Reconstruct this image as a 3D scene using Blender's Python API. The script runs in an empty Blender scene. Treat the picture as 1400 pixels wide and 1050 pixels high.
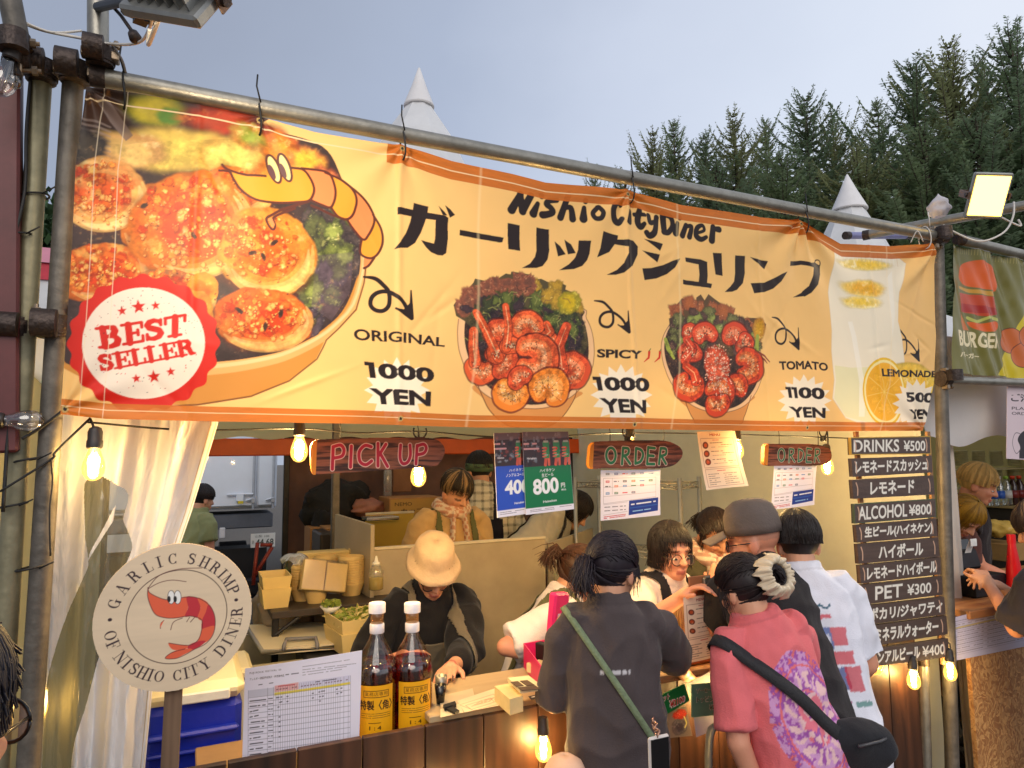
import bpy, math, random
import numpy as np
from mathutils import Vector, Matrix, noise as mnoise
from mathutils.bvhtree import BVHTree
SC = bpy.context.scene
COL = SC.collection
rnd = random.Random(7)
V = Vector
# -- camera
FPX = 940.0
CAM = V((0, 0, 1.77))
_yaw, _pit, _rol = math.radians(25.2), math.atan(0.105), math.radians(0.6)
FW = V((math.sin(_yaw) * math.cos(_pit), math.cos(_yaw) * math.cos(_pit), math.sin(_pit)))
_r = FW.cross(V((0, 0, 1))).normalized()
_u = _r.cross(FW)
RT = _r * math.cos(_rol) - _u * math.sin(_rol)
UP = _u * math.cos(_rol) + _r * math.sin(_rol)
cam = bpy.data.cameras.new('camera')
cam.sensor_width = 36.0
cam.lens = FPX / 1400 * 36.0
cam.clip_start, cam.clip_end = 0.05, 400
cam_ob = bpy.data.objects.new('camera', cam)
cam_ob.matrix_world = Matrix((RT, UP, -FW)).transposed().to_4x4()
cam_ob.location = CAM
COL.objects.link(cam_ob)
SC.camera = cam_ob
# -- sky, sun, exposure
SUN_EL, SUN_AZ = math.radians(32), math.radians(200)
world = bpy.data.worlds.new('World')
SC.world = world
world.use_nodes = True
_n, _l = world.node_tree.nodes, world.node_tree.links
_n.clear()
w_out = _n.new('ShaderNodeOutputWorld')
w_mix = _n.new('ShaderNodeMixShader')
w_mix.inputs[0].default_value = 0.86
w_sky = _n.new('ShaderNodeTexSky')
w_sky.sky_type = 'NISHITA'
w_sky.sun_disc = False
w_sky.sun_elevation = SUN_EL
w_sky.sun_rotation = SUN_AZ
w_b1 = _n.new('ShaderNodeBackground'); w_b1.inputs[1].default_value = 0.06
w_b2 = _n.new('ShaderNodeBackground'); w_b2.inputs[1].default_value = 0.94
_l.new(w_sky.outputs[0], w_b1.inputs[0])
w_tc = _n.new('ShaderNodeTexCoord')
w_dot = _n.new('ShaderNodeVectorMath'); w_dot.operation = 'DOT_PRODUCT'
w_dot.inputs[1].default_value = (0.98, -0.1, -0.14)
_l.new(w_tc.outputs['Generated'], w_dot.inputs[0])
w_ns = _n.new('ShaderNodeTexNoise'); w_ns.inputs['Scale'].default_value = 2.2; w_ns.inputs['Detail'].default_value = 5
w_map = _n.new('ShaderNodeMapping'); w_map.inputs['Scale'].default_value = (1, 1, 1.5)
_l.new(w_tc.outputs['Generated'], w_map.inputs[0]); _l.new(w_map.outputs[0], w_ns.inputs['Vector'])
w_m1 = _n.new('ShaderNodeMath'); w_m1.operation = 'MULTIPLY_ADD'
w_m1.inputs[1].default_value = 0.34
_l.new(w_ns.outputs[0], w_m1.inputs[0]); _l.new(w_dot.outputs['Value'], w_m1.inputs[2])
w_ramp = _n.new('ShaderNodeValToRGB')
_l.new(w_m1.outputs[0], w_ramp.inputs[0])
cr = w_ramp.color_ramp
cr.elements[0].position = 0.0; cr.elements[0].color = (0.23, 0.26, 0.33, 1)
cr.elements[1].position = 1.0; cr.elements[1].color = (0.60, 0.62, 0.67, 1)
for p_, c_ in ((0.28, (0.29, 0.33, 0.42, 1)), (0.50, (0.41, 0.45, 0.54, 1)), (0.72, (0.50, 0.54, 0.62, 1))):
 e_ = cr.elements.new(p_); e_.color = c_
_l.new(w_ramp.outputs[0], w_b2.inputs[0])
_l.new(w_b1.outputs[0], w_mix.inputs[1]); _l.new(w_b2.outputs[0], w_mix.inputs[2])
_l.new(w_mix.outputs[0], w_out.inputs[0])
sun_l = bpy.data.lights.new('overcast_sun', 'SUN')
sun_l.energy = 0.85
sun_l.angle = math.radians(40)
sun_l.color = (1.0, 0.93, 0.84)
sun_ob = bpy.data.objects.new('overcast_sun', sun_l)
_sd = V((math.sin(SUN_AZ) * math.cos(SUN_EL), math.cos(SUN_AZ) * math.cos(SUN_EL), math.sin(SUN_EL)))
sun_ob.rotation_euler = _sd.to_track_quat('Z', 'Y').to_euler()
sun_ob.location = (0, -4, 8)
COL.objects.link(sun_ob)
SC.view_settings.view_transform = 'Standard'
SC.view_settings.look = 'None'
SC.view_settings.exposure = 0.8
SC.view_settings.gamma = 1
SC.view_settings.use_curve_mapping = False
SC.render.engine = 'CYCLES'
SC.cycles.use_denoising = True
SC.cycles.max_bounces = 6
SC.cycles.transparent_max_bounces = 12
SC.cycles.sample_clamp_indirect = 4.0
SC.cycles.caustics_reflective = False
SC.cycles.caustics_refractive = False
# -- measuring: a photo pixel's ray met with a plane of the place
def ray(px, py): return FW + RT * ((px - 700) / FPX) - UP * ((py - 525) / FPX)
def at(px, py, Y):
 d = ray(px, py); return CAM + d * (Y / d.y)
def atX(px, py, X):
 d = ray(px, py); return CAM + d * (X / d.x)
def atZ(px, py, Z):
 d = ray(px, py); return CAM + d * ((Z - CAM.z) / d.z)
def pxm(Y, px=700, py=620):
 return (at(px, py, Y) - CAM).dot(FW) / FPX
# -- colours and materials
def lin(c):
 c = c / 255.0
 return c / 12.92 if c <= 0.04045 else ((c + 0.055) / 1.055) ** 2.4
def C(r, g, b): return (lin(r), lin(g), lin(b))
_M = {}
def mat(name, col, rough=0.6, metal=0.0, var=0.12, scale=14.0, bump=0.0, bscale=60.0, trans=0.0, spec=0.5, stretch=None, coat=0.0, sheen=0.0):
 if name in _M: return _M[name]
 m = bpy.data.materials.new(name); m.use_nodes = True
 n, l = m.node_tree.nodes, m.node_tree.links
 b = n['Principled BSDF']
 b.inputs['Roughness'].default_value = rough
 b.inputs['Metallic'].default_value = metal
 b.inputs['Specular IOR Level'].default_value = spec
 b.inputs['Coat Weight'].default_value = coat
 b.inputs['Sheen Weight'].default_value = sheen
 tc = n.new('ShaderNodeTexCoord'); mp = n.new('ShaderNodeMapping')
 if stretch: mp.inputs['Scale'].default_value = stretch
 l.new(tc.outputs['Object'], mp.inputs[0])
 ns = n.new('ShaderNodeTexNoise'); ns.inputs['Scale'].default_value = scale; ns.inputs['Detail'].default_value = 6
 ns.inputs['Roughness'].default_value = 0.65
 l.new(mp.outputs[0], ns.inputs['Vector'])
 rp = n.new('ShaderNodeValToRGB')
 rp.color_ramp.elements[0].position = 0.3; rp.color_ramp.elements[1].position = 0.72
 rp.color_ramp.elements[0].color = tuple(c * (1 - var) for c in col) + (1,)
 rp.color_ramp.elements[1].color = tuple(min(1, c * (1 + var)) for c in col) + (1,)
 l.new(ns.outputs[0], rp.inputs[0]); l.new(rp.outputs[0], b.inputs['Base Color'])
 if bump:
  n2 = n.new('ShaderNodeTexNoise'); n2.inputs['Scale'].default_value = bscale; n2.inputs['Detail'].default_value = 4
  l.new(mp.outputs[0], n2.inputs['Vector'])
  bp = n.new('ShaderNodeBump'); bp.inputs['Strength'].default_value = bump; bp.inputs['Distance'].default_value = 0.01
  l.new(n2.outputs[0], bp.inputs['Height']); l.new(bp.outputs[0], b.inputs['Normal'])
 if trans:
  out = n['Material Output']; mx = n.new('ShaderNodeMixShader'); mx.inputs[0].default_value = trans
  t = n.new('ShaderNodeBsdfTranslucent'); l.new(rp.outputs[0], t.inputs[0])
  l.new(b.outputs[0], mx.inputs[1]); l.new(t.outputs[0], mx.inputs[2]); l.new(mx.outputs[0], out.inputs[0])
 _M[name] = m
 return m
def mat_attr(name, rough=0.5, trans=0.0, bump=0.0, bscale=80.0, spec=0.5, coat=0.0, sheen=0.0):
 if name in _M: return _M[name]
 m = bpy.data.materials.new(name); m.use_nodes = True
 n, l = m.node_tree.nodes, m.node_tree.links
 b = n['Principled BSDF']
 b.inputs['Roughness'].default_value = rough
 b.inputs['Specular IOR Level'].default_value = spec
 b.inputs['Coat Weight'].default_value = coat
 b.inputs['Sheen Weight'].default_value = sheen
 a = n.new('ShaderNodeAttribute'); a.attribute_name = 'Col'
 l.new(a.outputs['Color'], b.inputs['Base Color'])
 if bump:
  tc = n.new('ShaderNodeTexCoord')
  n2 = n.new('ShaderNodeTexNoise'); n2.inputs['Scale'].default_value = bscale; n2.inputs['Detail'].default_value = 5
  l.new(tc.outputs['Object'], n2.inputs['Vector'])
  bp = n.new('ShaderNodeBump'); bp.inputs['Strength'].default_value = bump; bp.inputs['Distance'].default_value = 0.01
  l.new(n2.outputs[0], bp.inputs['Height']); l.new(bp.outputs[0], b.inputs['Normal'])
 if trans:
  out = n['Material Output']; mx = n.new('ShaderNodeMixShader'); mx.inputs[0].default_value = trans
  t = n.new('ShaderNodeBsdfTranslucent'); l.new(a.outputs['Color'], t.inputs[0])
  l.new(b.outputs[0], mx.inputs[1]); l.new(t.outputs[0], mx.inputs[2]); l.new(mx.outputs[0], out.inputs[0])
 _M[name] = m
 return m
def mat_emit(name, col, strength):
 if name in _M: return _M[name]
 m = bpy.data.materials.new(name); m.use_nodes = True
 n, l = m.node_tree.nodes, m.node_tree.links
 n.clear(); o = n.new('ShaderNodeOutputMaterial'); e = n.new('ShaderNodeEmission')
 e.inputs[0].default_value = tuple(col) + (1,); e.inputs[1].default_value = strength
 l.new(e.outputs[0], o.inputs[0]); _M[name] = m
 return m
def mat_clear(name, tint=(1, 1, 1), gloss=0.10, rough=0.08, emit=None, haze=0.0, hcol=(1, 1, 1)):
 if name in _M: return _M[name]
 m = bpy.data.materials.new(name); m.use_nodes = True
 n, l = m.node_tree.nodes, m.node_tree.links
 n.clear(); o = n.new('ShaderNodeOutputMaterial')
 t = n.new('ShaderNodeBsdfTransparent'); t.inputs[0].default_value = tuple(tint) + (1,)
 g = n.new('ShaderNodeBsdfGlossy'); g.inputs['Roughness'].default_value = rough
 fr = n.new('ShaderNodeLayerWeight'); fr.inputs[0].default_value = 0.3
 mm = n.new('ShaderNodeMath'); mm.operation = 'MULTIPLY_ADD'; mm.inputs[1].default_value = 0.5; mm.inputs[2].default_value = gloss
 l.new(fr.outputs['Fresnel'], mm.inputs[0])
 mx = n.new('ShaderNodeMixShader'); l.new(mm.outputs[0], mx.inputs[0])
 l.new(t.outputs[0], mx.inputs[1]); l.new(g.outputs[0], mx.inputs[2])
 last = mx
 if haze:
  d = n.new('ShaderNodeBsdfDiffuse'); d.inputs[0].default_value = tuple(hcol) + (1,)
  tl = n.new('ShaderNodeBsdfTranslucent'); tl.inputs[0].default_value = tuple(hcol) + (1,)
  md = n.new('ShaderNodeMixShader'); md.inputs[0].default_value = 0.5
  l.new(d.outputs[0], md.inputs[1]); l.new(tl.outputs[0], md.inputs[2])
  mh = n.new('ShaderNodeMixShader'); mh.inputs[0].default_value = haze
  l.new(last.outputs[0], mh.inputs[1]); l.new(md.outputs[0], mh.inputs[2]); last = mh
 if emit:
  e = n.new('ShaderNodeEmission'); e.inputs[0].default_value = tuple(emit[0]) + (1,); e.inputs[1].default_value = emit[1]
  ad = n.new('ShaderNodeAddShader'); l.new(last.outputs[0], ad.inputs[0]); l.new(e.outputs[0], ad.inputs[1]); last = ad
 l.new(last.outputs[0], o.inputs[0]); _M[name] = m
 return m
def mat_wood(name, c1, c2, rough=0.6, axis=2, scale=9.0, bump=0.3, plank=0.0):
 if name in _M: return _M[name]
 m = bpy.data.materials.new(name); m.use_nodes = True
 n, l = m.node_tree.nodes, m.node_tree.links
 b = n['Principled BSDF']; b.inputs['Roughness'].default_value = rough
 tc = n.new('ShaderNodeTexCoord'); mp = n.new('ShaderNodeMapping')
 s = [scale, scale, scale]; s[axis] = scale * 0.09
 mp.inputs['Scale'].default_value = s
 oi = n.new('ShaderNodeNewGeometry')
 ad = n.new('ShaderNodeVectorMath'); ad.operation = 'ADD'
 ml = n.new('ShaderNodeMath'); ml.operation = 'MULTIPLY'; ml.inputs[1].default_value = 37.0
 l.new(oi.outputs['Random Per Island'], ml.inputs[0])
 l.new(tc.outputs['Object'], ad.inputs[0]); l.new(ml.outputs[0], ad.inputs[1]); l.new(ad.outputs[0], mp.inputs[0])
 ns = n.new('ShaderNodeTexNoise'); ns.inputs['Scale'].default_value = 2.2; ns.inputs['Detail'].default_value = 8
 ns.inputs['Distortion'].default_value = 1.6
 l.new(mp.outputs[0], ns.inputs['Vector'])
 wv = n.new('ShaderNodeTexWave'); wv.inputs['Scale'].default_value = 1.4; wv.inputs['Distortion'].default_value = 9
 wv.inputs['Detail'].default_value = 4; wv.inputs['Detail Scale'].default_value = 1.2
 l.new(mp.outputs[0], wv.inputs['Vector'])
 mx = n.new('ShaderNodeMix'); mx.data_type = 'FLOAT'; mx.inputs[0].default_value = 0.16
 l.new(ns.outputs[0], mx.inputs[2]); l.new(wv.outputs['Fac'], mx.inputs[3])
 rp = n.new('ShaderNodeValToRGB'); rp.color_ramp.elements[0].position = 0.25; rp.color_ramp.elements[1].position = 0.78
 rp.color_ramp.elements[0].color = tuple(c1) + (1,); rp.color_ramp.elements[1].color = tuple(c2) + (1,)
 hv = n.new('ShaderNodeHueSaturation'); mr = n.new('ShaderNodeMapRange')
 mr.inputs[3].default_value = 0.72; mr.inputs[4].default_value = 1.25
 l.new(oi.outputs['Random Per Island'], mr.inputs[0]); l.new(mr.outputs[0], hv.inputs['Value'])
 l.new(mx.outputs[0], rp.inputs[0]); l.new(rp.outputs[0], hv.inputs['Color']); l.new(hv.outputs[0], b.inputs['Base Color'])
 bp = n.new('ShaderNodeBump'); bp.inputs['Strength'].default_value = bump; bp.inputs['Distance'].default_value = 0.004
 l.new(mx.outputs[0], bp.inputs['Height']); l.new(bp.outputs[0], b.inputs['Normal'])
 _M[name] = m
 return m
# -- objects
def tag(o, label=None, cat=None, group=None, kind=None):
 if label: o['label'] = label
 if cat: o['category'] = cat
 if group: o['group'] = group
 if kind: o['kind'] = kind
 return o
def thing(name, label, cat, loc=(0, 0, 0), group=None):
 o = bpy.data.objects.new(name, None); COL.objects.link(o)
 o.location = loc; o.empty_display_size = 0.05
 return tag(o, label, cat, group)
def wloc(o):
 p = V((0, 0, 0))
 while o: p += o.location; o = o.parent
 return p
class MB:
 def __init__(s): s.v = []; s.f = []; s.mi = []; s.m = 0
 def add(s, vs, fs):
  k = len(s.v); s.v += [tuple(p) for p in vs]; s.f += [tuple(i + k for i in f) for f in fs]; s.mi += [s.m] * len(fs); return s
 def box(s, c, size, rot=None, bev=0.0):
  x, y, z = size[0] / 2, size[1] / 2, size[2] / 2
  if bev:
   b = min(bev, x * .9, y * .9, z * .9)
   vs, fs = _bevbox(x, y, z, b)
  else:
   vs = [V((i, j, k)) for i in (-x, x) for j in (-y, y) for k in (-z, z)]
   fs = [(0, 1, 3, 2), (4, 6, 7, 5), (0, 4, 5, 1), (2, 3, 7, 6), (0, 2, 6, 4), (1, 5, 7, 3)]
  R_ = rot if rot is not None else Matrix.Identity(3)
  return s.add([V(c) + R_ @ p for p in vs], fs)
 def tube(s, pts, r, n=10, cap=True, flat=1.0):
  pts = [V(p) for p in pts]; k = len(pts)
  rs = r if isinstance(r, (list, tuple)) else [r] * k
  vs, fs = [], []
  t0 = (pts[1] - pts[0]).normalized()
  a = V((0, 0, 1)) if abs(t0.z) < 0.9 else V((1, 0, 0))
  u = t0.cross(a).normalized()
  for i, p in enumerate(pts):
   t = (pts[min(i + 1, k - 1)] - pts[max(i - 1, 0)]).normalized()
   u = (u - t * u.dot(t)).normalized(); w = t.cross(u)
   for j in range(n):
    th = 2 * math.pi * j / n
    vs.append(p + (u * math.cos(th) + w * math.sin(th) * flat) * rs[i])
  for i in range(k - 1):
   for j in range(n):
    a_, b_ = i * n + j, i * n + (j + 1) % n
    fs.append((a_, b_, b_ + n, a_ + n))
  if cap:
   fs.append(tuple(range(n))[::-1]); fs.append(tuple((k - 1) * n + j for j in range(n)))
  return s.add(vs, fs)
 def lathe(s, prof, base, axis=V((0, 0, 1)), n=28, ex=1.0):
  q = V((0, 0, 1)).rotation_difference(V(axis)).to_matrix()
  vs, fs = [], []
  for r, h in prof:
   for j in range(n):
    th = 2 * math.pi * j / n
    vs.append(V(base) + q @ V((r * math.cos(th), r * math.sin(th) * ex, h)))
  for i in range(len(prof) - 1):
   for j in range(n):
    a_, b_ = i * n + j, i * n + (j + 1) % n
    fs.append((a_, b_, b_ + n, a_ + n))
  if prof[0][0] > 1e-4: fs.append(tuple(range(n))[::-1])
  if prof[-1][0] > 1e-4: fs.append(tuple((len(prof) - 1) * n + j for j in range(n)))
  return s.add(vs, fs)
 def ell(s, c, rad, rot=None, nu=20, nv=14):
  vs, fs = [], []
  R_ = rot if rot is not None else Matrix.Identity(3)
  for i in range(nv + 1):
   ph = math.pi * i / nv
   for j in range(nu):
    th = 2 * math.pi * j / nu
    vs.append(V(c) + R_ @ V((rad[0] * math.sin(ph) * math.cos(th), rad[1] * math.sin(ph) * math.sin(th), rad[2] * math.cos(ph))))
  for i in range(nv):
   for j in range(nu):
    a_, b_ = i * nu + j, i * nu + (j + 1) % nu
    fs.append((a_, a_ + nu, b_ + nu, b_))
  return s.add(vs, fs)
 def loft(s, secs, n=20, p=2.0):
  vs, fs = [], []
  for c, u, w, ru, rv in secs:
   for j in range(n):
    th = 2 * math.pi * j / n
    ct, st = math.cos(th), math.sin(th)
    k = (abs(ct) ** p + abs(st) ** p) ** (-1 / p)
    vs.append(V(c) + u * (ru * ct * k) + w * (rv * st * k))
  for i in range(len(secs) - 1):
   for j in range(n):
    a_, b_ = i * n + j, i * n + (j + 1) % n
    fs.append((a_, b_, b_ + n, a_ + n))
  fs.append(tuple(range(n))[::-1]); fs.append(tuple((len(secs) - 1) * n + j for j in range(n)))
  return s.add(vs, fs)
 def rcone(s, a, b, ra, rb, n=14, m=5):
  a, b = V(a), V(b); t = (b - a); L = t.length
  if L < 1e-5: return s.ell(a, (ra, ra, ra))
  pr = [(ra * math.sin(math.pi / 2 * i / m), -ra * math.cos(math.pi / 2 * i / m)) for i in range(m + 1)]
  pr += [(rb * math.cos(math.pi / 2 * i / m), L + rb * math.sin(math.pi / 2 * i / m)) for i in range(m + 1)]
  pr[0] = (1e-5, pr[0][1]); pr[-1] = (1e-5, pr[-1][1])
  return s.lathe(pr, a, t.normalized(), n)
 def prism(s, pts, d):
  n = len(pts); d = V(d)
  vs = [V(p) for p in pts] + [V(p) + d for p in pts]
  fs = [tuple(range(n)), tuple(range(2 * n - 1, n - 1, -1))] + [(i, i + n, (i + 1) % n + n, (i + 1) % n) for i in range(n)]
  return s.add(vs, fs)
 def grid(s, fn, nu, nv):
  vs = [fn(i / nu, j / nv) for j in range(nv + 1) for i in range(nu + 1)]
  w = nu + 1
  fs = [(j * w + i, j * w + i + 1, (j + 1) * w + i + 1, (j + 1) * w + i) for j in range(nv) for i in range(nu)]
  return s.add(vs, fs)
 def mesh(s, name, off=V((0, 0, 0))):
  me = bpy.data.meshes.new(name)
  me.from_pydata([(x - off.x, y - off.y, z - off.z) for x, y, z in s.v], [], s.f)
  return me
 def build(s, name, mats, parent=None, smooth=False, label=None, cat=None, group=None, kind=None, solid=0.0):
  if parent: off = wloc(parent)
  else:
   a = np.array(s.v); off = V((a[:, 0].mean(), a[:, 1].mean(), a[:, 2].min()))
   if kind == 'structure': off = V((0, 0, 0))
  me = s.mesh(name, off)
  if not isinstance(mats, (list, tuple)): mats = [mats]
  for m in mats: me.materials.append(m)
  if len(mats) > 1: me.polygons.foreach_set('material_index', s.mi)
  if smooth:
   me.polygons.foreach_set('use_smooth', [True] * len(me.polygons))
   if smooth != True: me.set_sharp_from_angle(angle=math.radians(smooth))
  me.update()
  o = bpy.data.objects.new(name, me); COL.objects.link(o)
  if parent: o.parent = parent
  else: o.location = off
  if solid:
   md = o.modifiers.new('thickness', 'SOLIDIFY'); md.thickness = solid; md.offset = 0
  return tag(o, label, cat, group, kind)
def _bevbox(x, y, z, b):
 vs, idx = [], {}
 for sx in (-1, 1):
  for sy in (-1, 1):
   for sz in (-1, 1):
    for ax in range(3):
     p = [sx * (x - b), sy * (y - b), sz * (z - b)]
     p[ax] = (sx, sy, sz)[ax] * (x, y, z)[ax]
     idx[(sx, sy, sz, ax)] = len(vs); vs.append(V(p))
 fs = []
 for ax in range(3):
  o = [i for i in range(3) if i != ax]
  for s_ in (-1, 1):
   q = []
   for a_, b_ in ((-1, -1), (1, -1), (1, 1), (-1, 1)):
    k = [0, 0, 0]; k[ax] = s_; k[o[0]] = a_; k[o[1]] = b_
    q.append(idx[tuple(k) + (ax,)])
   fs.append(tuple(q))
 for ax in range(3):
  o = [i for i in range(3) if i != ax]
  for a_ in (-1, 1):
   for b_ in (-1, 1):
    k0 = [0, 0, 0]; k0[o[0]] = a_; k0[o[1]] = b_; k0[ax] = -1
    k1 = list(k0); k1[ax] = 1
    fs.append((idx[tuple(k0) + (o[0],)], idx[tuple(k1) + (o[0],)], idx[tuple(k1) + (o[1],)], idx[tuple(k0) + (o[1],)]))
 for sx in (-1, 1):
  for sy in (-1, 1):
   for sz in (-1, 1):
    fs.append(tuple(idx[(sx, sy, sz, a_)] for a_ in range(3)))
 return vs, fs
def rotz(a): return Matrix.Rotation(a, 3, 'Z')
def vx(p, dx=0, dy=0, dz=0): return V((p[0] + dx, p[1] + dy, p[2] + dz))
def copy_tree(o, parent=None):
 c = o.copy(); COL.objects.link(c)
 if parent: c.parent = parent
 for ch in [k for k in COL.objects if k.parent == o]: copy_tree(ch, c)
 return c
# -- painting: print and paint held as per-vertex colours on a fine sheet
_tab = np.random.RandomState(5).rand(256, 256)
def vnoise(x, y, seed=0):
 xi, yi = np.floor(x).astype(int), np.floor(y).astype(int)
 fx, fy = x - xi, y - yi
 fx, fy = fx * fx * (3 - 2 * fx), fy * fy * (3 - 2 * fy)
 a = lambda i, j: _tab[(xi + i + seed * 37) % 256, (yi + j + seed * 91) % 256]
 return (a(0, 0) * (1 - fx) + a(1, 0) * fx) * (1 - fy) + (a(0, 1) * (1 - fx) + a(1, 1) * fx) * fy
def fbm(x, y, seed=0, o=4):
 t, k, s = 0, 0.5, 0
 for i in range(o):
  t = t + k * vnoise(x, y, seed + i); s += k; k *= 0.55; x, y = x * 2.03, y * 2.03
 return t / s
def sstep(a, b, x):
 t = np.clip((x - a) / (b - a), 0, 1); return t * t * (3 - 2 * t)
_GL = {}
def glyphs(text, bold=0.0):
 k = (text, bold)
 if k in _GL: return _GL[k]
 cu = bpy.data.curves.new('lettering', 'FONT'); cu.body = text; cu.offset = bold; cu.resolution_u = 4
 ob = bpy.data.objects.new('lettering', cu); COL.objects.link(ob)
 dg = bpy.context.evaluated_depsgraph_get(); dg.update()
 me = bpy.data.meshes.new_from_object(ob.evaluated_get(dg))
 vs = np.array([v.co[:2] for v in me.vertices])
 cnt = {}
 for p in me.polygons:
  for e in p.edge_keys: cnt[e] = cnt.get(e, 0) + 1
 E_ = np.array([[*vs[a], *vs[b]] for (a, b), c in cnt.items() if c == 1])
 bpy.data.objects.remove(ob); bpy.data.curves.remove(cu); bpy.data.meshes.remove(me)
 _GL[k] = E_
 return E_
def smooth_line(q, k=5, closed=False):
 n_ = len(q); out = []
 for i in range(n_ if closed else n_ - 1):
  if closed: a, b, c, d = q[i - 1], q[i], q[(i + 1) % n_], q[(i + 2) % n_]
  else: a, b, c, d = q[max(i - 1, 0)], q[i], q[i + 1], q[min(i + 2, n_ - 1)]
  for j in range(k):
   t = j / k
   out.append(.5 * (2 * b + (c - a) * t + (2 * a - 5 * b + 4 * c - d) * t * t + (3 * b - a - 3 * c + d) * t ** 3))
 if not closed: out.append(q[-1])
 return np.array(out)
class Sheet:
 def __init__(s, O, U_, W_, wid, hei, res, base, to=None):
  s.O, s.U, s.W = V(O), V(U_), V(W_); s.wid, s.hei = wid, hei
  s.nx, s.ny = max(4, int(wid / res)), max(4, int(hei / res))
  s.C = np.ones((s.ny + 1, s.nx + 1, 3)) * np.array(base)
  s.to = to or s.px
  s.gx, s.gy = np.meshgrid(np.arange(s.nx + 1.0), np.arange(s.ny + 1.0))
  n_ = s.U.cross(s.W); s.N = n_.normalized()
 def px(s, p):
  d = ray(p[0], p[1]); q = CAM + d * ((s.O - CAM).dot(s.N) / d.dot(s.N)) - s.O
  return (q.dot(s.U) / s.wid * s.nx, q.dot(s.W) / s.hei * s.ny)
 def uv(s, p): return (p[0] / s.wid * s.nx, p[1] / s.hei * s.ny)
 def blend(s, y0, y1, x0, x1, m, col, a):
  if callable(col): c = col(s.gx[y0:y1, x0:x1], s.gy[y0:y1, x0:x1])
  else: c = np.array(col)
  m = (m * a)[..., None]
  s.C[y0:y1, x0:x1] = s.C[y0:y1, x0:x1] * (1 - m) + c * m
 def edges(s, E_, col, a=1.0):
  if len(E_) == 0: return
  x0, x1 = int(max(0, math.floor(min(E_[:, 0].min(), E_[:, 2].min())))), int(min(s.nx + 1, math.ceil(max(E_[:, 0].max(), E_[:, 2].max())) + 1))
  y0, y1 = int(max(0, math.floor(min(E_[:, 1].min(), E_[:, 3].min())))), int(min(s.ny + 1, math.ceil(max(E_[:, 1].max(), E_[:, 3].max())) + 1))
  if x1 <= x0 or y1 <= y0: return
  K = 3; w = (x1 - x0) * K; acc = np.zeros((y1 - y0, x1 - x0))
  for r_ in range((y1 - y0) * K):
   yy = y0 - 0.5 + (r_ + 0.5) / K
   hit = (E_[:, 1] <= yy) != (E_[:, 3] <= yy)
   if not hit.any(): continue
   e = E_[hit]
   xs = np.sort(e[:, 0] + (yy - e[:, 1]) / (e[:, 3] - e[:, 1]) * (e[:, 2] - e[:, 0]))
   ix = np.clip(np.round((xs - (x0 - 0.5)) * K).astype(int), 0, w)
   row = np.zeros(w + 1)
   np.add.at(row, ix[0::2][:len(ix) // 2], 1); np.add.at(row, ix[1::2][:len(ix) // 2], -1)
   acc[r_ // K] += np.cumsum(row)[:w].reshape(-1, K).sum(1)
  s.blend(y0, y1, x0, x1, np.clip(acc / (K * K), 0, 1), col, a)
 def poly(s, pts, col, a=1.0, to=None, sm=False):
  q = np.array([(to or s.to)(p) for p in pts])
  if sm: q = smooth_line(q, 6, True)
  s.edges(np.hstack([q, np.roll(q, -1, 0)]), col, a)
 def text(s, t, quad, col, bold=0.0, a=1.0, to=None, shear=0.0):
  E_ = glyphs(t, 0 if bold > .05 else bold)
  if len(E_) == 0: return
  mn = np.minimum(E_[:, :2].min(0), E_[:, 2:].min(0)); mx = np.maximum(E_[:, :2].max(0), E_[:, 2:].max(0))
  q = np.array([(to or s.to)(p) for p in quad])
  def f(p):
   u = ((p - mn) / np.maximum(mx - mn, 1e-6)); a_, b_ = u[:, :1], u[:, 1:]
   return (q[3] * (1 - a_) + q[2] * a_) * (1 - b_) + (q[0] * (1 - a_) + q[1] * a_) * b_
  G = np.hstack([f(E_[:, :2]), f(E_[:, 2:])]); s.edges(G, col, a)
  if bold > .05:
   w = bold * np.hypot(*(q[0] - q[3]))
   for e in G: s.stroke([e[:2], e[2:]], w, col, a, to=lambda p: p)
 def stroke(s, pts, w, col, a=1.0, to=None, sm=False):
  q = np.array([(to or s.to)(p) for p in pts]); n_ = len(q)
  ws = np.array(w if isinstance(w, (list, tuple)) else [w] * n_, float) / 2
  if sm and n_ > 2:
   q = smooth_line(np.hstack([q, ws[:, None]])); ws = q[:, 2]; q = q[:, :2]; n_ = len(q)
  x0, x1 = int(max(0, q[:, 0].min() - ws.max() - 2)), int(min(s.nx + 1, q[:, 0].max() + ws.max() + 3))
  y0, y1 = int(max(0, q[:, 1].min() - ws.max() - 2)), int(min(s.ny + 1, q[:, 1].max() + ws.max() + 3))
  if x1 <= x0 or y1 <= y0: return
  gx, gy = s.gx[y0:y1, x0:x1], s.gy[y0:y1, x0:x1]; D = np.full(gx.shape, -1e9)
  for i in range(n_ - 1):
   p, e = q[i], q[i + 1] - q[i]; L = max(e @ e, 1e-9)
   t = np.clip(((gx - p[0]) * e[0] + (gy - p[1]) * e[1]) / L, 0, 1)
   d = np.hypot(gx - p[0] - t * e[0], gy - p[1] - t * e[1])
   D = np.maximum(D, ws[i] * (1 - t) + ws[i + 1] * t - d)
  s.blend(y0, y1, x0, x1, np.clip(D + 0.5, 0, 1), col, a)
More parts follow.
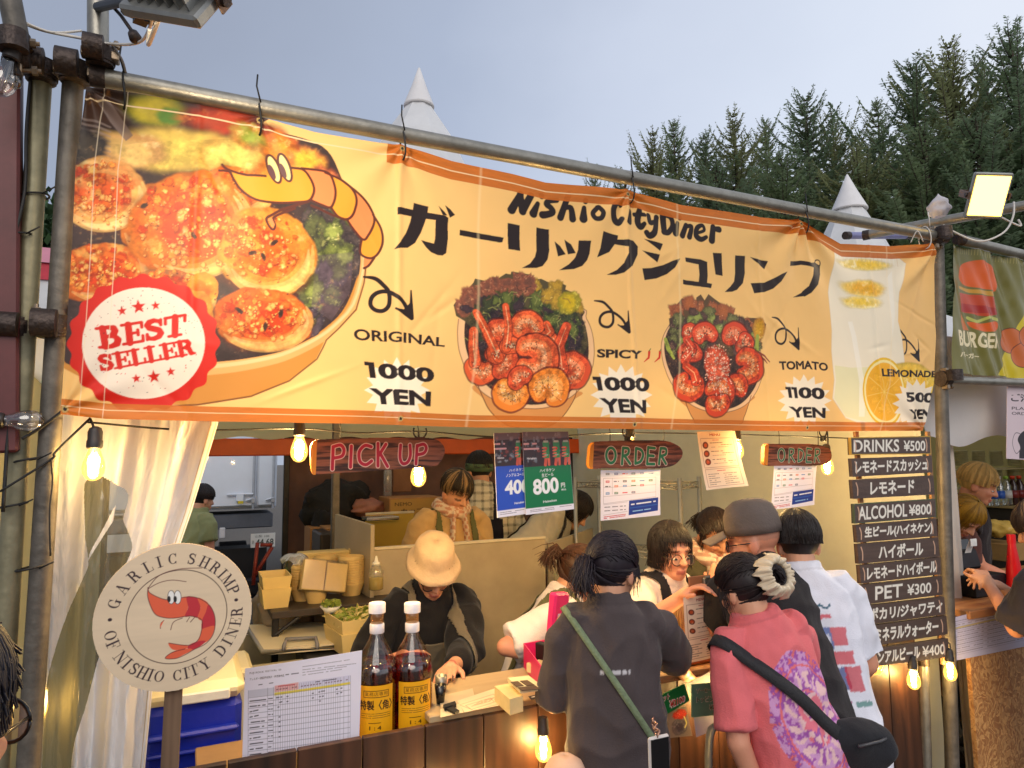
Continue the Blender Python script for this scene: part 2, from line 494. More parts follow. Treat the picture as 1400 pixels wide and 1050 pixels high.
 def blob(s, c, r, rot, cols, seed=0, rough=0.18, soft=0.08, speck=None, a=1.0, to=None, ring=0.0, fs=0.12, light=(-.5, .7)):
  f = to or s.to
  p0 = np.array(f(c)); ax = np.array(f((c[0] + r[0] * math.cos(rot), c[1] + r[0] * math.sin(rot)))) - p0
  ay = np.array(f((c[0] - r[1] * math.sin(rot), c[1] + r[1] * math.cos(rot)))) - p0
  R_ = max(np.abs(ax).sum(), np.abs(ay).sum()) * 1.4 + 3
  x0, x1 = int(max(0, p0[0] - R_)), int(min(s.nx + 1, p0[0] + R_)); y0, y1 = int(max(0, p0[1] - R_)), int(min(s.ny + 1, p0[1] + R_))
  if x1 <= x0 or y1 <= y0: return
  gx, gy = s.gx[y0:y1, x0:x1], s.gy[y0:y1, x0:x1]
  M_ = np.linalg.inv(np.array([ax, ay]).T)
  dx, dy = gx - p0[0], gy - p0[1]
  u, v = M_[0, 0] * dx + M_[0, 1] * dy, M_[1, 0] * dx + M_[1, 1] * dy
  th = np.arctan2(v, u); rr = np.hypot(u, v)
  edge = 1 + rough * 2 * (fbm(np.cos(th) * 1.7 + 9 + seed, np.sin(th) * 1.7 + 5 + seed * 3, seed, 4) - 0.5)
  q = rr / edge
  m = 1 - sstep(1 - soft, 1 + soft * 0.3, q)
  if ring: m *= sstep(ring - soft, ring + soft, q)
  n1 = fbm(gx * fs + seed * 7, gy * fs, seed + 3, 5); n2 = fbm(gx * fs * 2.7, gy * fs * 2.7 + seed, seed + 8, 4)
  c0, c1, c2 = [np.array(k) for k in cols[:3]]
  t = sstep(0.25, 0.95, q + (n1 - 0.5) * 0.9)[..., None]
  colr = c0 * (1 - t) + c1 * t
  colr = colr * (0.72 + 0.56 * n2[..., None])
  g = sstep(0.62, 0.78, n1 * 0.65 + n2 * 0.4)[..., None]
  colr = colr * (1 - g * 0.75) + c2 * g * 0.75
  sh = (sstep(0.72, 1.05, q) * 0.35)[..., None]
  colr = colr * (1 - sh)
  if speck is not None:
   k = vnoise(gx * fs * 3.1 + 31, gy * fs * 3.1 + seed * 5, seed + 11); d = sstep(0.80, 0.88, k)[..., None]
   colr = colr * (1 - d) + np.array(speck) * d
  s.blend(y0, y1, x0, x1, m, lambda *_: colr, a)
 def grain(s, pts, lo=.7, hi=1.3, fs=.1, seed=1, to=None):
  q = np.array([(to or s.to)(p) for p in pts])
  def f(gx, gy):
   y0, x0 = int(gy[0, 0]), int(gx[0, 0]); c = s.C[y0:y0 + gx.shape[0], x0:x0 + gx.shape[1]]
   n1 = fbm(gx * fs, gy * fs, seed, 5); n2 = fbm(gx * fs * 4, gy * fs * 4, seed + 4, 3); n3 = fbm(gx * fs * .35, gy * fs * .35, seed + 9, 3)
   k = lo + (hi - lo) * np.clip(.5 + (n1 - .5) * 1.7 + (n2 - .5) * .9 + (n3 - .5) * .8, 0, 1)
   g = (sstep(.62, .75, n2 * .6 + n1 * .4) * .3)[..., None]
   d = c * k[..., None]
   return d * (1 - g) + (d * .5 + np.array((.50, .24, .07))) * g
  s.edges(np.hstack([q, np.roll(q, -1, 0)]), f, .9)
 def build(s, name, material, parent=None, thick=0.0, bend=None, keep=None, **kw):
  nx, ny = s.nx, s.ny; u = np.arange(nx + 1) / nx; v = np.arange(ny + 1) / ny
  uu, vv = np.meshgrid(u, v)
  O, U_, W_, N_ = [np.array(k) for k in (s.O, s.U, s.W, s.N)]
  P = O + uu[..., None] * s.wid * U_ + vv[..., None] * s.hei * W_
  if bend is not None: P = P + bend(uu, vv)[..., None] * N_
  return sheet_mesh(name, P, s.C, material, parent, thick, N_, keep, **kw)
def sheet_mesh(name, P, Cc, material, parent, thick, N_, keep=None, **kw):
 ny, nx = P.shape[0] - 1, P.shape[1] - 1
 pts = P.reshape(-1, 3); cols = Cc.reshape(-1, 3)
 i = np.arange(ny * (nx + 1)).reshape(ny, nx + 1)[:, :-1]
 F_ = np.stack([i, i + 1, i + nx + 2, i + nx + 1], -1)
 if keep is not None: F_ = F_[keep]
 F_ = F_.reshape(-1, 4)
 if thick:
  n0 = len(pts)
  e = np.concatenate([F_[:, [0, 1]], F_[:, [1, 2]], F_[:, [2, 3]], F_[:, [3, 0]]])
  key = np.sort(e, 1); k = key[:, 0].astype(np.int64) * n0 + key[:, 1]
  un, inv, ct = np.unique(k, return_inverse=True, return_counts=True)
  be = e[ct[inv] == 1]
  bv = np.unique(be); mp = -np.ones(n0, int); mp[bv] = n0 + np.arange(len(bv))
  pts = np.concatenate([pts, pts[bv] - N_ * thick]); cols = np.concatenate([cols, cols[bv] * 0.8])
  F_ = np.concatenate([F_, np.stack([be[:, 1], be[:, 0], mp[be[:, 0]], mp[be[:, 1]]], -1)])
  if keep is None or True:
   B0 = F_[:1]
 used = np.unique(F_); rm = -np.ones(len(pts), int); rm[used] = np.arange(len(used))
 pts, cols, F_ = pts[used], cols[used], rm[F_]
 off = wloc(parent) if parent else V((pts[:, 0].mean(), pts[:, 1].mean(), pts[:, 2].min()))
 me = bpy.data.meshes.new(name)
 me.vertices.add(len(pts)); me.vertices.foreach_set('co', (pts - np.array(off)).astype(np.float32).ravel())
 me.loops.add(len(F_) * 4); me.loops.foreach_set('vertex_index', F_.astype(np.int32).ravel())
 me.polygons.add(len(F_)); me.polygons.foreach_set('loop_start', np.arange(len(F_), dtype=np.int32) * 4)
 me.polygons.foreach_set('loop_total', np.full(len(F_), 4, np.int32))
 me.update(calc_edges=True)
 ca = me.color_attributes.new('Col', 'FLOAT_COLOR', 'POINT')
 ca.data.foreach_set('color', np.hstack([cols, np.ones((len(cols), 1))]).astype(np.float32).ravel())
 me.materials.append(material)
 me.polygons.foreach_set('use_smooth', [True] * len(F_))
 if thick: me.set_sharp_from_angle(angle=math.radians(40))
 me.validate()
 o = bpy.data.objects.new(name, me); COL.objects.link(o)
 if parent: o.parent = parent
 else: o.location = off
 return tag(o, kw.get('label'), kw.get('cat'), kw.get('group'), kw.get('kind'))
def panel(p_tl, p_br, Y, res, base, margin=0):
 a, b = at(*p_tl, Y), at(*p_br, Y)
 x0, x1, z0, z1 = min(a.x, b.x), max(a.x, b.x), min(a.z, b.z), max(a.z, b.z)
 return Sheet((x0 - margin, Y, z0 - margin), (1, 0, 0), (0, 0, 1), x1 - x0 + 2 * margin, z1 - z0 + 2 * margin, res, base)
def inside_mask(s, pts, to=None):
 q = np.array([(to or s.to)(p) for p in pts]); e = np.hstack([q, np.roll(q, -1, 0)])
 gx, gy = np.meshgrid(np.arange(s.nx) + 0.5, np.arange(s.ny) + 0.5); c = np.zeros(gx.shape, bool)
 for x0, y0, x1, y1 in e:
  if y0 == y1: continue
  h = ((y0 <= gy) != (y1 <= gy)) & (gx < x0 + (gy - y0) / (y1 - y0) * (x1 - x0)); c ^= h
 return c
# -- the big printed banner
BY = 1.95
INK = C(38, 26, 24)
_top = [(118, 118), (250, 139), (350, 158), (390, 170), (430, 181), (517, 195), (550, 198), (617, 220), (700, 238), (745, 250), (856, 259), (932, 280), (1000, 290), (1040, 297), (1092, 300), (1123, 317), (1150, 333), (1217, 337), (1273, 333)]
_bot = [(82, 566), (146, 573), (297, 577), (493, 580), (650, 585), (700, 585), (900, 588), (1100, 590), (1250, 589)]
_left = [(118, 118), (103, 220), (97, 350), (91, 440), (82, 566)]
_right = [(1273, 333), (1279, 420), (1284, 500), (1280, 550), (1262, 589)]
def _xz(l): return np.array([[at(x, y, BY).x, at(x, y, BY).z] for x, y in l])
_t, _b, _lf, _rt = _xz(_top), _xz(_bot), _xz(_left), _xz(_right)
def zt(X): return np.interp(X, _t[:, 0], _t[:, 1])
def zb(X): return np.interp(X, _b[:, 0], _b[:, 1])
def xl(v): return np.interp(v, np.linspace(1, 0, len(_lf))[::-1], _lf[::-1, 0])
def xr(v): return np.interp(v, np.linspace(1, 0, len(_rt))[::-1], _rt[::-1, 0])
BNX, BNY = 1640, 430
def ban_px(p):
 q = at(p[0], p[1], BY); v = (q.z - zb(q.x)) / (zt(q.x) - zb(q.x))
 vc = min(1.0, max(0.0, v)); u = (q.x - xl(vc)) / (xr(vc) - xl(vc))
 return (u * BNX, v * BNY)
B = Sheet((0, BY, 0), (1, 0, 0), (0, 0, 1), 3.4, .87, 1, C(244, 196, 122), to=ban_px)
B.nx, B.ny = BNX, BNY
B.gx, B.gy = np.meshgrid(np.arange(BNX + 1.0), np.arange(BNY + 1.0))
B.C = np.ones((BNY + 1, BNX + 1, 3)) * np.array(C(244, 196, 122))
def Z(zm, ox, oy, sc): return [(ox + x / sc, oy + y / sc) for x, y in zm]
def paint_banner():
 s = B
 OR = C(205, 128, 40)
 gx, gy = s.gx, s.gy
 k = (fbm(gx * .012, gy * .012, 3) - .5)[..., None]
 s.C *= 1 + k * .08
 # ---- photo of garlic shrimp at the left
 photo = [(86, 100), (118, 110), (350, 150), (362, 175), (440, 200), (452, 230), (480, 270), (498, 330), (499, 365), (487, 420), (462, 447), (440, 470), (428, 493), (392, 522), (340, 543), (240, 556), (60, 570)]
 bowl = C(206, 140, 62)
 s.poly([(499, 355), (500, 372), (487, 425), (462, 450), (442, 468), (430, 493), (392, 523), (340, 544), (270, 555), (180, 552), (80, 500), (80, 350)], bowl)
 s.poly([(82, 90), (350, 150), (362, 172), (440, 200), (470, 250), (493, 320), (489, 372), (470, 422), (440, 452), (400, 476), (370, 487), (300, 496), (230, 497), (70, 470)], C(64, 48, 46), sm=True)
 for c, r, cols in [((140, 150), (70, 34), (C(70, 45, 30), C(46, 30, 24), C(190, 130, 70))), ((215, 152), (48, 26), (C(190, 170, 50), C(120, 120, 40), C(230, 210, 90))),
        ((232, 158), (22, 14), (C(90, 130, 50), C(120, 140, 50), C(160, 180, 70))), ((300, 165), (60, 22), (C(180, 60, 30), C(110, 40, 26), C(220, 120, 60))),
        ((355, 185), (36, 20), (C(150, 60, 40), C(90, 40, 30), C(230, 150, 70))), ((240, 205), (110, 34), (C(226, 196, 92), C(214, 178, 84), C(240, 220, 130))),
        ((180, 205), (50, 28), (C(220, 180, 104), C(205, 150, 90), C(236, 214, 150))), ((318, 215), (52, 34), (C(226, 200, 100), C(210, 160, 70), C(240, 224, 150)))]:
  s.blob(c, r, 0.1, cols, int(c[0]), .25, .35, fs=.03)
 s.poly([(128, 128), (150, 140), (182, 185), (172, 192), (150, 165)], C(120, 100, 92), .8)
 for i in range(9):
  y = 165 + i * 7; s.stroke([(108, y - 6), (125, y), (150, y + 8)], 3, C(150, 130, 120), .5)
 s.blob((120, 200), (30, 26), .4, (C(70, 60, 50), C(46, 38, 36), C(120, 104, 80)), 4, .3, .3, fs=.06)
 for c, r, cols in [((385, 205), (32, 26), (C(226, 150, 50), C(200, 96, 40), C(240, 200, 110))), ((420, 222), (30, 22), (C(236, 190, 60), C(206, 120, 60), C(240, 214, 120))), ((440, 248), (26, 24), (C(214, 120, 60), C(180, 90, 60), C(236, 190, 120))), ((340, 185), (30, 20), (C(150, 160, 60), C(190, 120, 50), C(220, 200, 110))), ((375, 245), (34, 24), (C(232, 160, 60), C(206, 110, 40), C(246, 214, 130)))]:
  s.blob(c, r, .5, cols, int(c[0]), .3, .3, fs=.06)
 for i in range(70):
  a = rnd.random(); x = 415 + 78 * a; y = 285 + 170 * rnd.random()
  if x > 494 - max(0, (y - 372) * .75): continue
  g = rnd.choice([(C(96, 100, 60), C(60, 60, 48), C(170, 170, 100)), (C(78, 66, 64), C(56, 48, 52), C(130, 110, 100)), (C(120, 130, 62), C(70, 76, 44), C(190, 190, 110)), (C(88, 74, 84), C(60, 52, 62), C(130, 120, 120))])
  s.blob((x, y), (10 + 12 * rnd.random(), 7 + 9 * rnd.random()), rnd.random() * 3, g, i, .5, .3, fs=.13)
 for x, y in ((428, 400), (420, 352), (455, 318), (470, 350)):
  s.blob((x, y), (13, 17), .3, (C(150, 160, 80), C(84, 92, 48), C(206, 204, 130)), int(x), .4, .25, fs=.14)
 s.poly([(430, 350), (482, 345), (478, 400), (452, 440), (425, 420)], C(110, 92, 104), .35)
 OC = (C(222, 70, 14), C(230, 126, 36), C(246, 186, 90)); PC = (C(214, 62, 14), C(226, 112, 34), C(244, 180, 90)); YC = (C(226, 96, 16), C(234, 150, 52), C(248, 204, 110))
 for c, r, ro, cols in [((325, 262), (50, 34), .5, OC), ((205, 300), (40, 50), .2, OC), ((142, 372), (66, 40), -.15, PC), ((140, 265), (62, 50), .15, (C(228, 92, 30), C(236, 170, 92), C(250, 220, 150))),
         ((262, 308), (86, 76), -.25, OC), ((235, 385), (48, 16), .1, (C(120, 70, 44), C(180, 110, 60), C(220, 160, 90))), ((275, 400), (22, 30), .5, YC),
         ((366, 345), (66, 62), .35, YC), ((360, 437), (68, 44), .08, PC), ((262, 430), (30, 34), 0, YC)]:
  s.blob((c[0], c[1] + 3), (r[0] * 1.05, r[1] * 1.06), ro, (C(110, 50, 24),) * 3, int(c[0]), .16, .2, a=.8, fs=.05)
  s.blob(c, r, ro, cols, int(c[0] + c[1]), .14, .05, fs=.045)
  R_ = lambda k, a: (c[0] + r[0] * k * math.cos(a + ro), c[1] + r[1] * k * math.sin(a + ro))
  if r[0] > 34:
   for q in range(3): s.stroke([R_(.93 - q * .09, t_) for t_ in np.linspace(-.5 + q * .1, 2.5 - q * .2, 12)], [2, 6, 9, 11, 12, 12, 12, 11, 10, 8, 6, 3], (C(240, 190, 112), C(246, 206, 136), C(232, 160, 76))[q], .5, sm=True)
   s.stroke([R_(.62, t_) for t_ in np.linspace(-.3, 2.4, 12)], [1, 3, 4, 5, 5, 4, 5, 4, 4, 3, 2, 1], C(176, 70, 18), .5, sm=True)
   for q in range(int(r[0] * 1.3)):
    x_, y_ = R_(math.sqrt(rnd.random()) * .74, rnd.random() * 6.28); x_, y_ = x_ - r[0] * .10, y_ - r[1] * .12; k_ = 2 + 8 * rnd.random() ** 2; pal = rnd.choice([(C(244, 196, 104), C(224, 120, 40), C(255, 232, 170)), (C(232, 110, 30), C(206, 70, 14), C(246, 190, 100)), (C(206, 58, 12), C(190, 52, 12), C(236, 140, 60)), (C(238, 160, 60), C(220, 100, 24), C(250, 216, 140))])
    s.blob((x_ + 1, y_ + 1.6), (k_ * 1.1, k_ * .85), q, (C(140, 46, 12),) * 3, q, .5, .4, a=.55, fs=.2); s.blob((x_, y_), (k_, k_ * .75), q, pal, q + 3, .55, .3, a=.85, fs=.22)
  for a0 in (-1.9, 1.2):
   pts = [(c[0] + r[0] * .62 * math.cos(a0 + q * .25), c[1] + r[1] * .62 * math.sin(a0 + q * .25)) for q in range(6)]
   s.stroke(pts, [1, 4, 6, 6, 4, 1], cols[1], .55)
  s.stroke([(c[0] + r[0] * .9 * math.cos(q * .2 + .3), c[1] + r[1] * .9 * math.sin(q * .2 + .3)) for q in range(10)], [2, 6, 8, 9, 10, 10, 9, 8, 6, 2], cols[2], .5)
 for i in range(260):
  c, rx, ry = rnd.choice([((262, 330), 74, 42), ((262, 330), 74, 42), ((140, 290), 52, 22), ((360, 440), 56, 26), ((366, 350), 40, 38), ((140, 375), 50, 20)])
  a = rnd.random() * 6.28; q = math.sqrt(rnd.random())
  x, y = c[0] + rx * q * math.cos(a), c[1] + ry * q * math.sin(a); r_ = 1.2 + 4.4 * rnd.random() ** 3
  s.blob((x + .8, y + 1), (r_ * 1.1, r_), a, (C(160, 60, 16),) * 3, i, .3, .4, a=.7, fs=.2)
  s.blob((x, y), (r_, r_ * .8), a, (C(242, 186, 100), C(222, 120, 40), C(252, 224, 160)), i, .55, .3, fs=.3, a=.9)
 for x, y in ((265, 323), (345, 347), (360, 352), (375, 333), (327, 426), (362, 448), (383, 430), (197, 282), (215, 430)):
  s.blob((x, y), (7, 3.5), x * .3, (C(60, 36, 24), C(90, 50, 30), C(120, 70, 40)), int(x), .4, .3, fs=.2)
 for i in range(60):
  x, y = 110 + 290 * rnd.random(), 240 + 230 * rnd.random()
  s.blob((x, y), (2.0, 1.2), x, (C(90, 44, 20),) * 3, i, .4, .4, a=.8, fs=.2)
 s.grain([(82, 200), (300, 190), (440, 200), (470, 250), (489, 330), (489, 372), (470, 422), (440, 452), (400, 476), (370, 487), (300, 496), (230, 497), (70, 470)], .66, 1.3, .06, 3)
 rim = [tuple(p) for p in smooth_line(np.array([(497, 340), (496, 372), (482, 420), (455, 450), (430, 468), (395, 485), (365, 494), (320, 502), (270, 506), (220, 506)], float), 3)]
 s.stroke(rim, list(np.linspace(9, 18, len(rim))), C(228, 172, 104)); s.stroke([(x, y - 3) for x, y in rim], list(np.linspace(3, 6, len(rim))), C(244, 206, 150), .8)
 s.stroke([(500, 360), (497, 388), (486, 424), (462, 450), (445, 466), (432, 492), (394, 522), (342, 543), (270, 554), (225, 556)], 2.2, C(110, 62, 34), .9)
 # ---- cartoon shrimp along the top of the bowl
 O1, O2 = C(238, 158, 50), C(236, 138, 80)
 z = lambda l: Z(l, 300, 190, 5.25)
 seg = [([(65, 225), (200, 265), (320, 268), (420, 250), (520, 210), (600, 222), (650, 280), (675, 350), (670, 400), (640, 445), (560, 455), (400, 458), (260, 440), (160, 370), (100, 290)], O1),
     ([(600, 210), (700, 220), (790, 250), (825, 330), (830, 420), (800, 490), (740, 475), (660, 440), (678, 370), (660, 290)], O2),
     ([(790, 250), (880, 295), (960, 370), (985, 450), (960, 540), (915, 575), (850, 555), (800, 490), (832, 410), (820, 320)], O1),
     ([(920, 330), (1030, 420), (1100, 520), (1112, 600), (1070, 690), (1030, 722), (960, 640), (915, 575), (975, 510), (985, 420)], O2),
     ([(1112, 560), (1160, 640), (1172, 740), (1140, 820), (1090, 855), (1030, 840), (1010, 800), (1020, 730), (1080, 680)], O1),
     ([(1040, 850), (1100, 860), (1060, 915), (1035, 930)], O2)]
 for p, c in seg: s.poly(z(p), c, sm=True)
 lw = 3.6
 for l in [[(20, 190), (60, 222), (200, 262), (330, 268)], [(0, 232), (70, 238), (100, 290), (160, 375), (260, 440), (400, 460), (560, 455), (640, 445), (672, 400), (678, 350), (650, 280), (600, 222), (520, 208)],
      [(590, 212), (700, 222), (790, 248), (828, 340), (830, 420), (800, 492), (740, 478), (660, 442)], [(760, 240), (880, 295), (960, 370), (985, 450), (960, 540), (915, 577), (850, 558), (800, 495)],
      [(880, 295), (1030, 420), (1100, 520), (1112, 600), (1070, 690), (1030, 722), (960, 645), (915, 580)], [(1105, 540), (1160, 640), (1172, 740), (1140, 820), (1090, 857), (1030, 842), (1008, 805), (1020, 725)],
      [(1110, 855), (1070, 910), (1035, 930)], [(640, 450), (540, 480), (450, 510), (385, 545), (335, 580), (360, 640), (385, 655), (398, 625), (385, 575), (440, 540), (540, 500)], [(660, 480), (720, 505), (790, 540), (900, 580)]]:
  s.stroke(z(l), lw, C(92, 44, 32), sm=True)
 s.poly(z([(345, 580), (372, 570), (395, 620), (382, 650)]), O2)
 for (x, y, rx, ry) in ((390, 215, 42, 100), (470, 205, 38, 98)):
  e = [(x + rx * math.cos(t) + (.32 * ry * math.sin(t)), y + ry * math.sin(t)) for t in np.linspace(0, 6.28, 28)]
  s.poly(z(e), C(248, 232, 150)); s.stroke(z(e + e[:1]), 3.4, C(92, 50, 44))
  e = [(x - 14 + rx * .55 * math.cos(t) + (.32 * ry * .6 * math.sin(t)), y + 22 + ry * .55 * math.sin(t)) for t in np.linspace(0, 6.28, 24)]
  s.poly(z(e), C(104, 72, 74))
 # ---- katakana headline
 z1 = lambda l: Z(l, 530, 260, 4.375); z2 = lambda l: Z(l, 830, 300, 4.375); z3 = lambda l: Z(l, 650, 200, 2.626)
 for f, l in [(z1, [(57, 103), (345, 152), (362, 165), (362, 190), (57, 148)]),
       (z1, [(158, 73), (245, 97), (238, 150), (225, 190), (200, 255), (165, 315), (120, 345), (36, 355), (75, 310), (110, 255), (135, 190), (150, 130)]),
       (z1, [(290, 160), (362, 165), (362, 290), (352, 375), (330, 390), (300, 388), (260, 370), (230, 340), (200, 297), (278, 318), (285, 290)]),
       (z1, [(303, 93), (340, 130), (357, 152), (330, 150), (318, 125)]), (z1, [(342, 90), (375, 115), (403, 148), (372, 165), (355, 120)]),
       (z1, [(432, 236), (694, 284), (685, 312), (670, 314), (430, 270)]), (z1, [(718, 196), (790, 210), (792, 364), (720, 354)]),
       (z1, [(890, 222), (966, 234), (966, 360), (955, 415), (925, 455), (890, 466), (800, 467), (850, 440), (880, 400), (890, 360)]),
       (z1, [(998, 306), (1030, 335), (1062, 385), (1016, 398)]), (z1, [(1056, 296), (1095, 325), (1122, 378), (1075, 386)]),
       (z1, [(1140, 302), (1214, 304), (1205, 380), (1190, 420), (1160, 455), (1110, 474), (1022, 481), (1080, 445), (1118, 405), (1135, 360)]),
       (z3, [(458, 305), (512, 320), (510, 335), (565, 340), (582, 360), (580, 390), (560, 430), (530, 455), (500, 463), (468, 463), (505, 445), (530, 420), (545, 385), (545, 362), (500, 352), (480, 380), (435, 400), (448, 365)]),
       (z2, [(220, 115), (330, 148), (312, 190), (265, 150)]), (z2, [(208, 185), (310, 212), (295, 260), (250, 220)]),
       (z2, [(205, 295), (260, 292), (330, 275), (385, 250), (433, 235), (400, 290), (350, 330), (290, 355), (217, 366)]),
       (z2, [(463, 228), (560, 240), (598, 255), (600, 340), (595, 380), (626, 386), (620, 412), (447, 390), (447, 362), (543, 375), (548, 330), (545, 270), (500, 262), (465, 255)]),
       (z2, [(630, 200), (683, 203), (692, 338), (648, 330)]), (z2, [(765, 215), (826, 218), (828, 320), (815, 380), (780, 420), (750, 432), (704, 434), (740, 400), (762, 370), (768, 320)]),
       (z2, [(856, 223), (966, 248), (945, 297), (910, 265)]), (z2, [(862, 380), (940, 378), (1000, 350), (1045, 325), (1077, 312), (1040, 370), (990, 415), (940, 435), (880, 442)]),
       (z2, [(1095, 250), (1215, 262), (1245, 255), (1278, 275), (1275, 330), (1255, 390), (1215, 440), (1180, 462), (1113, 466), (1160, 440), (1200, 400), (1222, 340), (1228, 290), (1095, 278)])]:
  s.poly(f(l), INK)
 e = [(1262 + 17 * math.cos(t), 262 + 22 * math.sin(t)) for t in np.linspace(0, 6.28, 16)]
 s.stroke(z2(e), 2.4, INK)
 # ---- "Nishio City Diner" in a fat round hand
 zz = lambda l: Z(l, 680, 250, 4.375); k = 1.33
 for l, w in [([(138, 68), (85, 162)], (8, 11)), ([(135, 72), (150, 172)], (9, 10)), ([(198, 78), (150, 168)], (9, 10)),
       ([(240, 125), (214, 185)], (6, 11)), ([(262, 80), (262, 82)], (8, 8)),
       ([(355, 105), (310, 108), (292, 128), (320, 150), (330, 178), (270, 192)], (7, 8, 8, 8, 9, 10)),
       ([(425, 70), (380, 205)], (8, 10)), ([(398, 150), (440, 150), (452, 215)], (6, 8, 10)),
       ([(520, 150), (515, 215)], (7, 12)), ([(527, 108), (527, 110)], (8, 8)),
       ([(600, 148), (572, 180), (585, 212), (618, 212), (632, 178), (612, 148), (598, 148)], 7),
       ([(735, 130), (712, 122), (692, 160), (700, 215), (725, 238), (745, 215)], (9, 8, 9, 10, 9, 7)),
       ([(792, 170), (785, 235)], (6, 9)), ([(793, 132), (793, 133)], (6.5, 6.5)),
       ([(848, 160), (840, 230), (858, 262), (878, 245)], (8, 9, 9, 6)), ([(822, 188), (880, 192)], 6),
       ([(905, 195), (912, 238), (940, 232)], (8, 8, 6)), ([(955, 205), (940, 290), (910, 318), (892, 298)], (8, 9, 9, 8)),
       ([(990, 185), (1000, 290)], (10, 10)), ([(985, 185), (1035, 205), (1050, 255), (1025, 295), (995, 295)], 8),
       ([(1078, 240), (1068, 300)], (6, 10)), ([(1090, 208), (1090, 210)], (7.5, 7.5)),
       ([(1128, 255), (1108, 315)], (8, 9)), ([(1125, 262), (1160, 262), (1150, 322)], (6, 7, 9)),
       ([(1195, 300), (1235, 285), (1225, 255), (1195, 270), (1190, 315), (1218, 338), (1248, 325)], (5, 5, 6, 8, 9, 8, 6)),
       ([(1288, 265), (1280, 345)], (9, 11)), ([(1288, 275), (1322, 280)], (7, 10))]:
  s.stroke(zz(l), [q * k for q in w] if isinstance(w, tuple) else w * k, INK, sm=True)
 # ---- looped arrows
 loop = [(0, .02), (.23, .06), (.38, .20), (.50, .38), (.50, .68), (.38, .82), (.22, .80), (.13, .68), (.16, .50), (.30, .38), (.52, .38), (.78, .60), (.93, .92)]
 head = [(.95, .34), (.955, .98), (.64, .76)]
 def arrow(x0, y0, x1, y1, lw):
  f = lambda l: [(x0 + a * (x1 - x0), y0 + b * (y1 - y0)) for a, b in l]
  s.stroke(f(loop), [lw * .5] + [lw] * 11 + [lw * 1.1], INK, sm=True); s.stroke(f(head), [lw * .4, lw * 1.2, lw * .5], INK)
  s.poly(f([(.955, .98), (.95, .6), (.8, .78), (.66, .77)]), INK)
 arrow(497, 378, 565, 436, 6.5); arrow(811, 411, 858, 456, 5); arrow(1055, 433, 1093, 478, 4.6); arrow(1218, 448, 1258, 494, 4.6)
 # ---- bursts and prices
 def burst(cx, cy, r, yo=1.0):
  s.poly([(cx + (r if q % 2 == 0 else r * .74) * math.cos(q * math.pi / 16), cy + (r if q % 2 == 0 else r * .74) * yo * math.sin(q * math.pi / 16)) for q in range(32)], C(246, 232, 208))
 burst(541, 534, 45); burst(843, 541, 42); burst(1097, 548, 36); burst(1255, 552, 36)
 T = lambda t, q, b=.028: s.text(t, q, INK, b)
 def T1(t, q, b):
  n = t.count('1'); (ax, ay), (bx, by), (cx, cy), (dx, dy) = q; w = .17 if n == 1 else .155; L = lambda u, v: ((ax * (1 - u) + bx * u) * v + (dx * (1 - u) + cx * u) * (1 - v), (ay * (1 - u) + by * u) * v + (dy * (1 - u) + cy * u) * (1 - v))
  for i in range(n): s.poly([L(i * w + a_, v_) for a_, v_ in ((-.01, 1), (.135, 1), (.135, 0), (.045, 0), (.045, .76), (-.01, .76))], INK)
  s.text(t[n:], [L(n * w + .01, 1), L(1, 1), L(1, 0), L(n * w + .01, 0)], INK, b)
 T('ORIGINAL', [(482, 450), (608, 462), (607, 475), (483, 466)]); T1('1000', [(497, 495), (593, 504), (592, 524), (500, 517)], .045); T('YEN', [(502, 531), (588, 536), (587, 556), (506, 553)], .045)
 T('SPICY', [(812, 478), (873, 481), (872, 493), (812, 490)], .04); T1('1000', [(805, 516), (882, 518), (881, 537), (808, 535)], .045); T('YEN', [(812, 545), (876, 548), (875, 566), (817, 565)], .045)
 T('TOMATO', [(1064, 494), (1129, 497), (1129, 508), (1065, 506)], .04); T1('1100', [(1072, 529), (1124, 531), (1124, 547), (1074, 544)], .045); T('YEN', [(1075, 556), (1125, 558), (1124, 572), (1079, 571)], .045)
 # ---- chillies
 for x, y in ((878, 489), (893, 489), (1139, 503)):
  s.stroke([(x + 5, y - 7), (x + 4, y + 1), (x - 3, y + 7)], [5, 4, 1.2], C(205, 44, 22)); s.stroke([(x + 5, y - 8), (x + 7, y - 11)], 1.8, C(90, 110, 40))
 # ---- spicy bowl
 zb7 = lambda x, y: (610 + x / 4.567, 360 + y / 4.567)
 zones = []
 def bowl2(Zf, body, rimo, rimi, leaf, lw):
  s.poly([Zf(*p) for p in body], C(216, 146, 78), sm=True); s.poly([Zf(*p) for p in rimo], C(236, 190, 140), sm=True); s.poly([Zf(*p) for p in rimi], C(60, 42, 36), sm=True)
  s.stroke([Zf(*p) for p in body], 1.6, C(120, 72, 40), sm=True); s.stroke([Zf(*p) for p in rimo], 1.6, C(130, 84, 50), .8, sm=True)
  zones.append([Zf(*p) for p in rimi])
 bowl2(zb7, [(190, 760), (225, 850), (260, 920), (330, 990), (420, 1030), (560, 1030), (640, 1010), (710, 950), (770, 860), (790, 800)],
     [(75, 350), (68, 450), (80, 560), (120, 670), (200, 790), (300, 860), (420, 900), (560, 910), (680, 880), (790, 810), (870, 700), (905, 580), (900, 450), (865, 350), (800, 280), (150, 280)],
     [(120, 350), (110, 450), (125, 560), (160, 660), (230, 750), (330, 830), (430, 875), (560, 885), (680, 850), (780, 780), (845, 680), (872, 570), (868, 450), (840, 350), (800, 290), (160, 290)], None, 2)
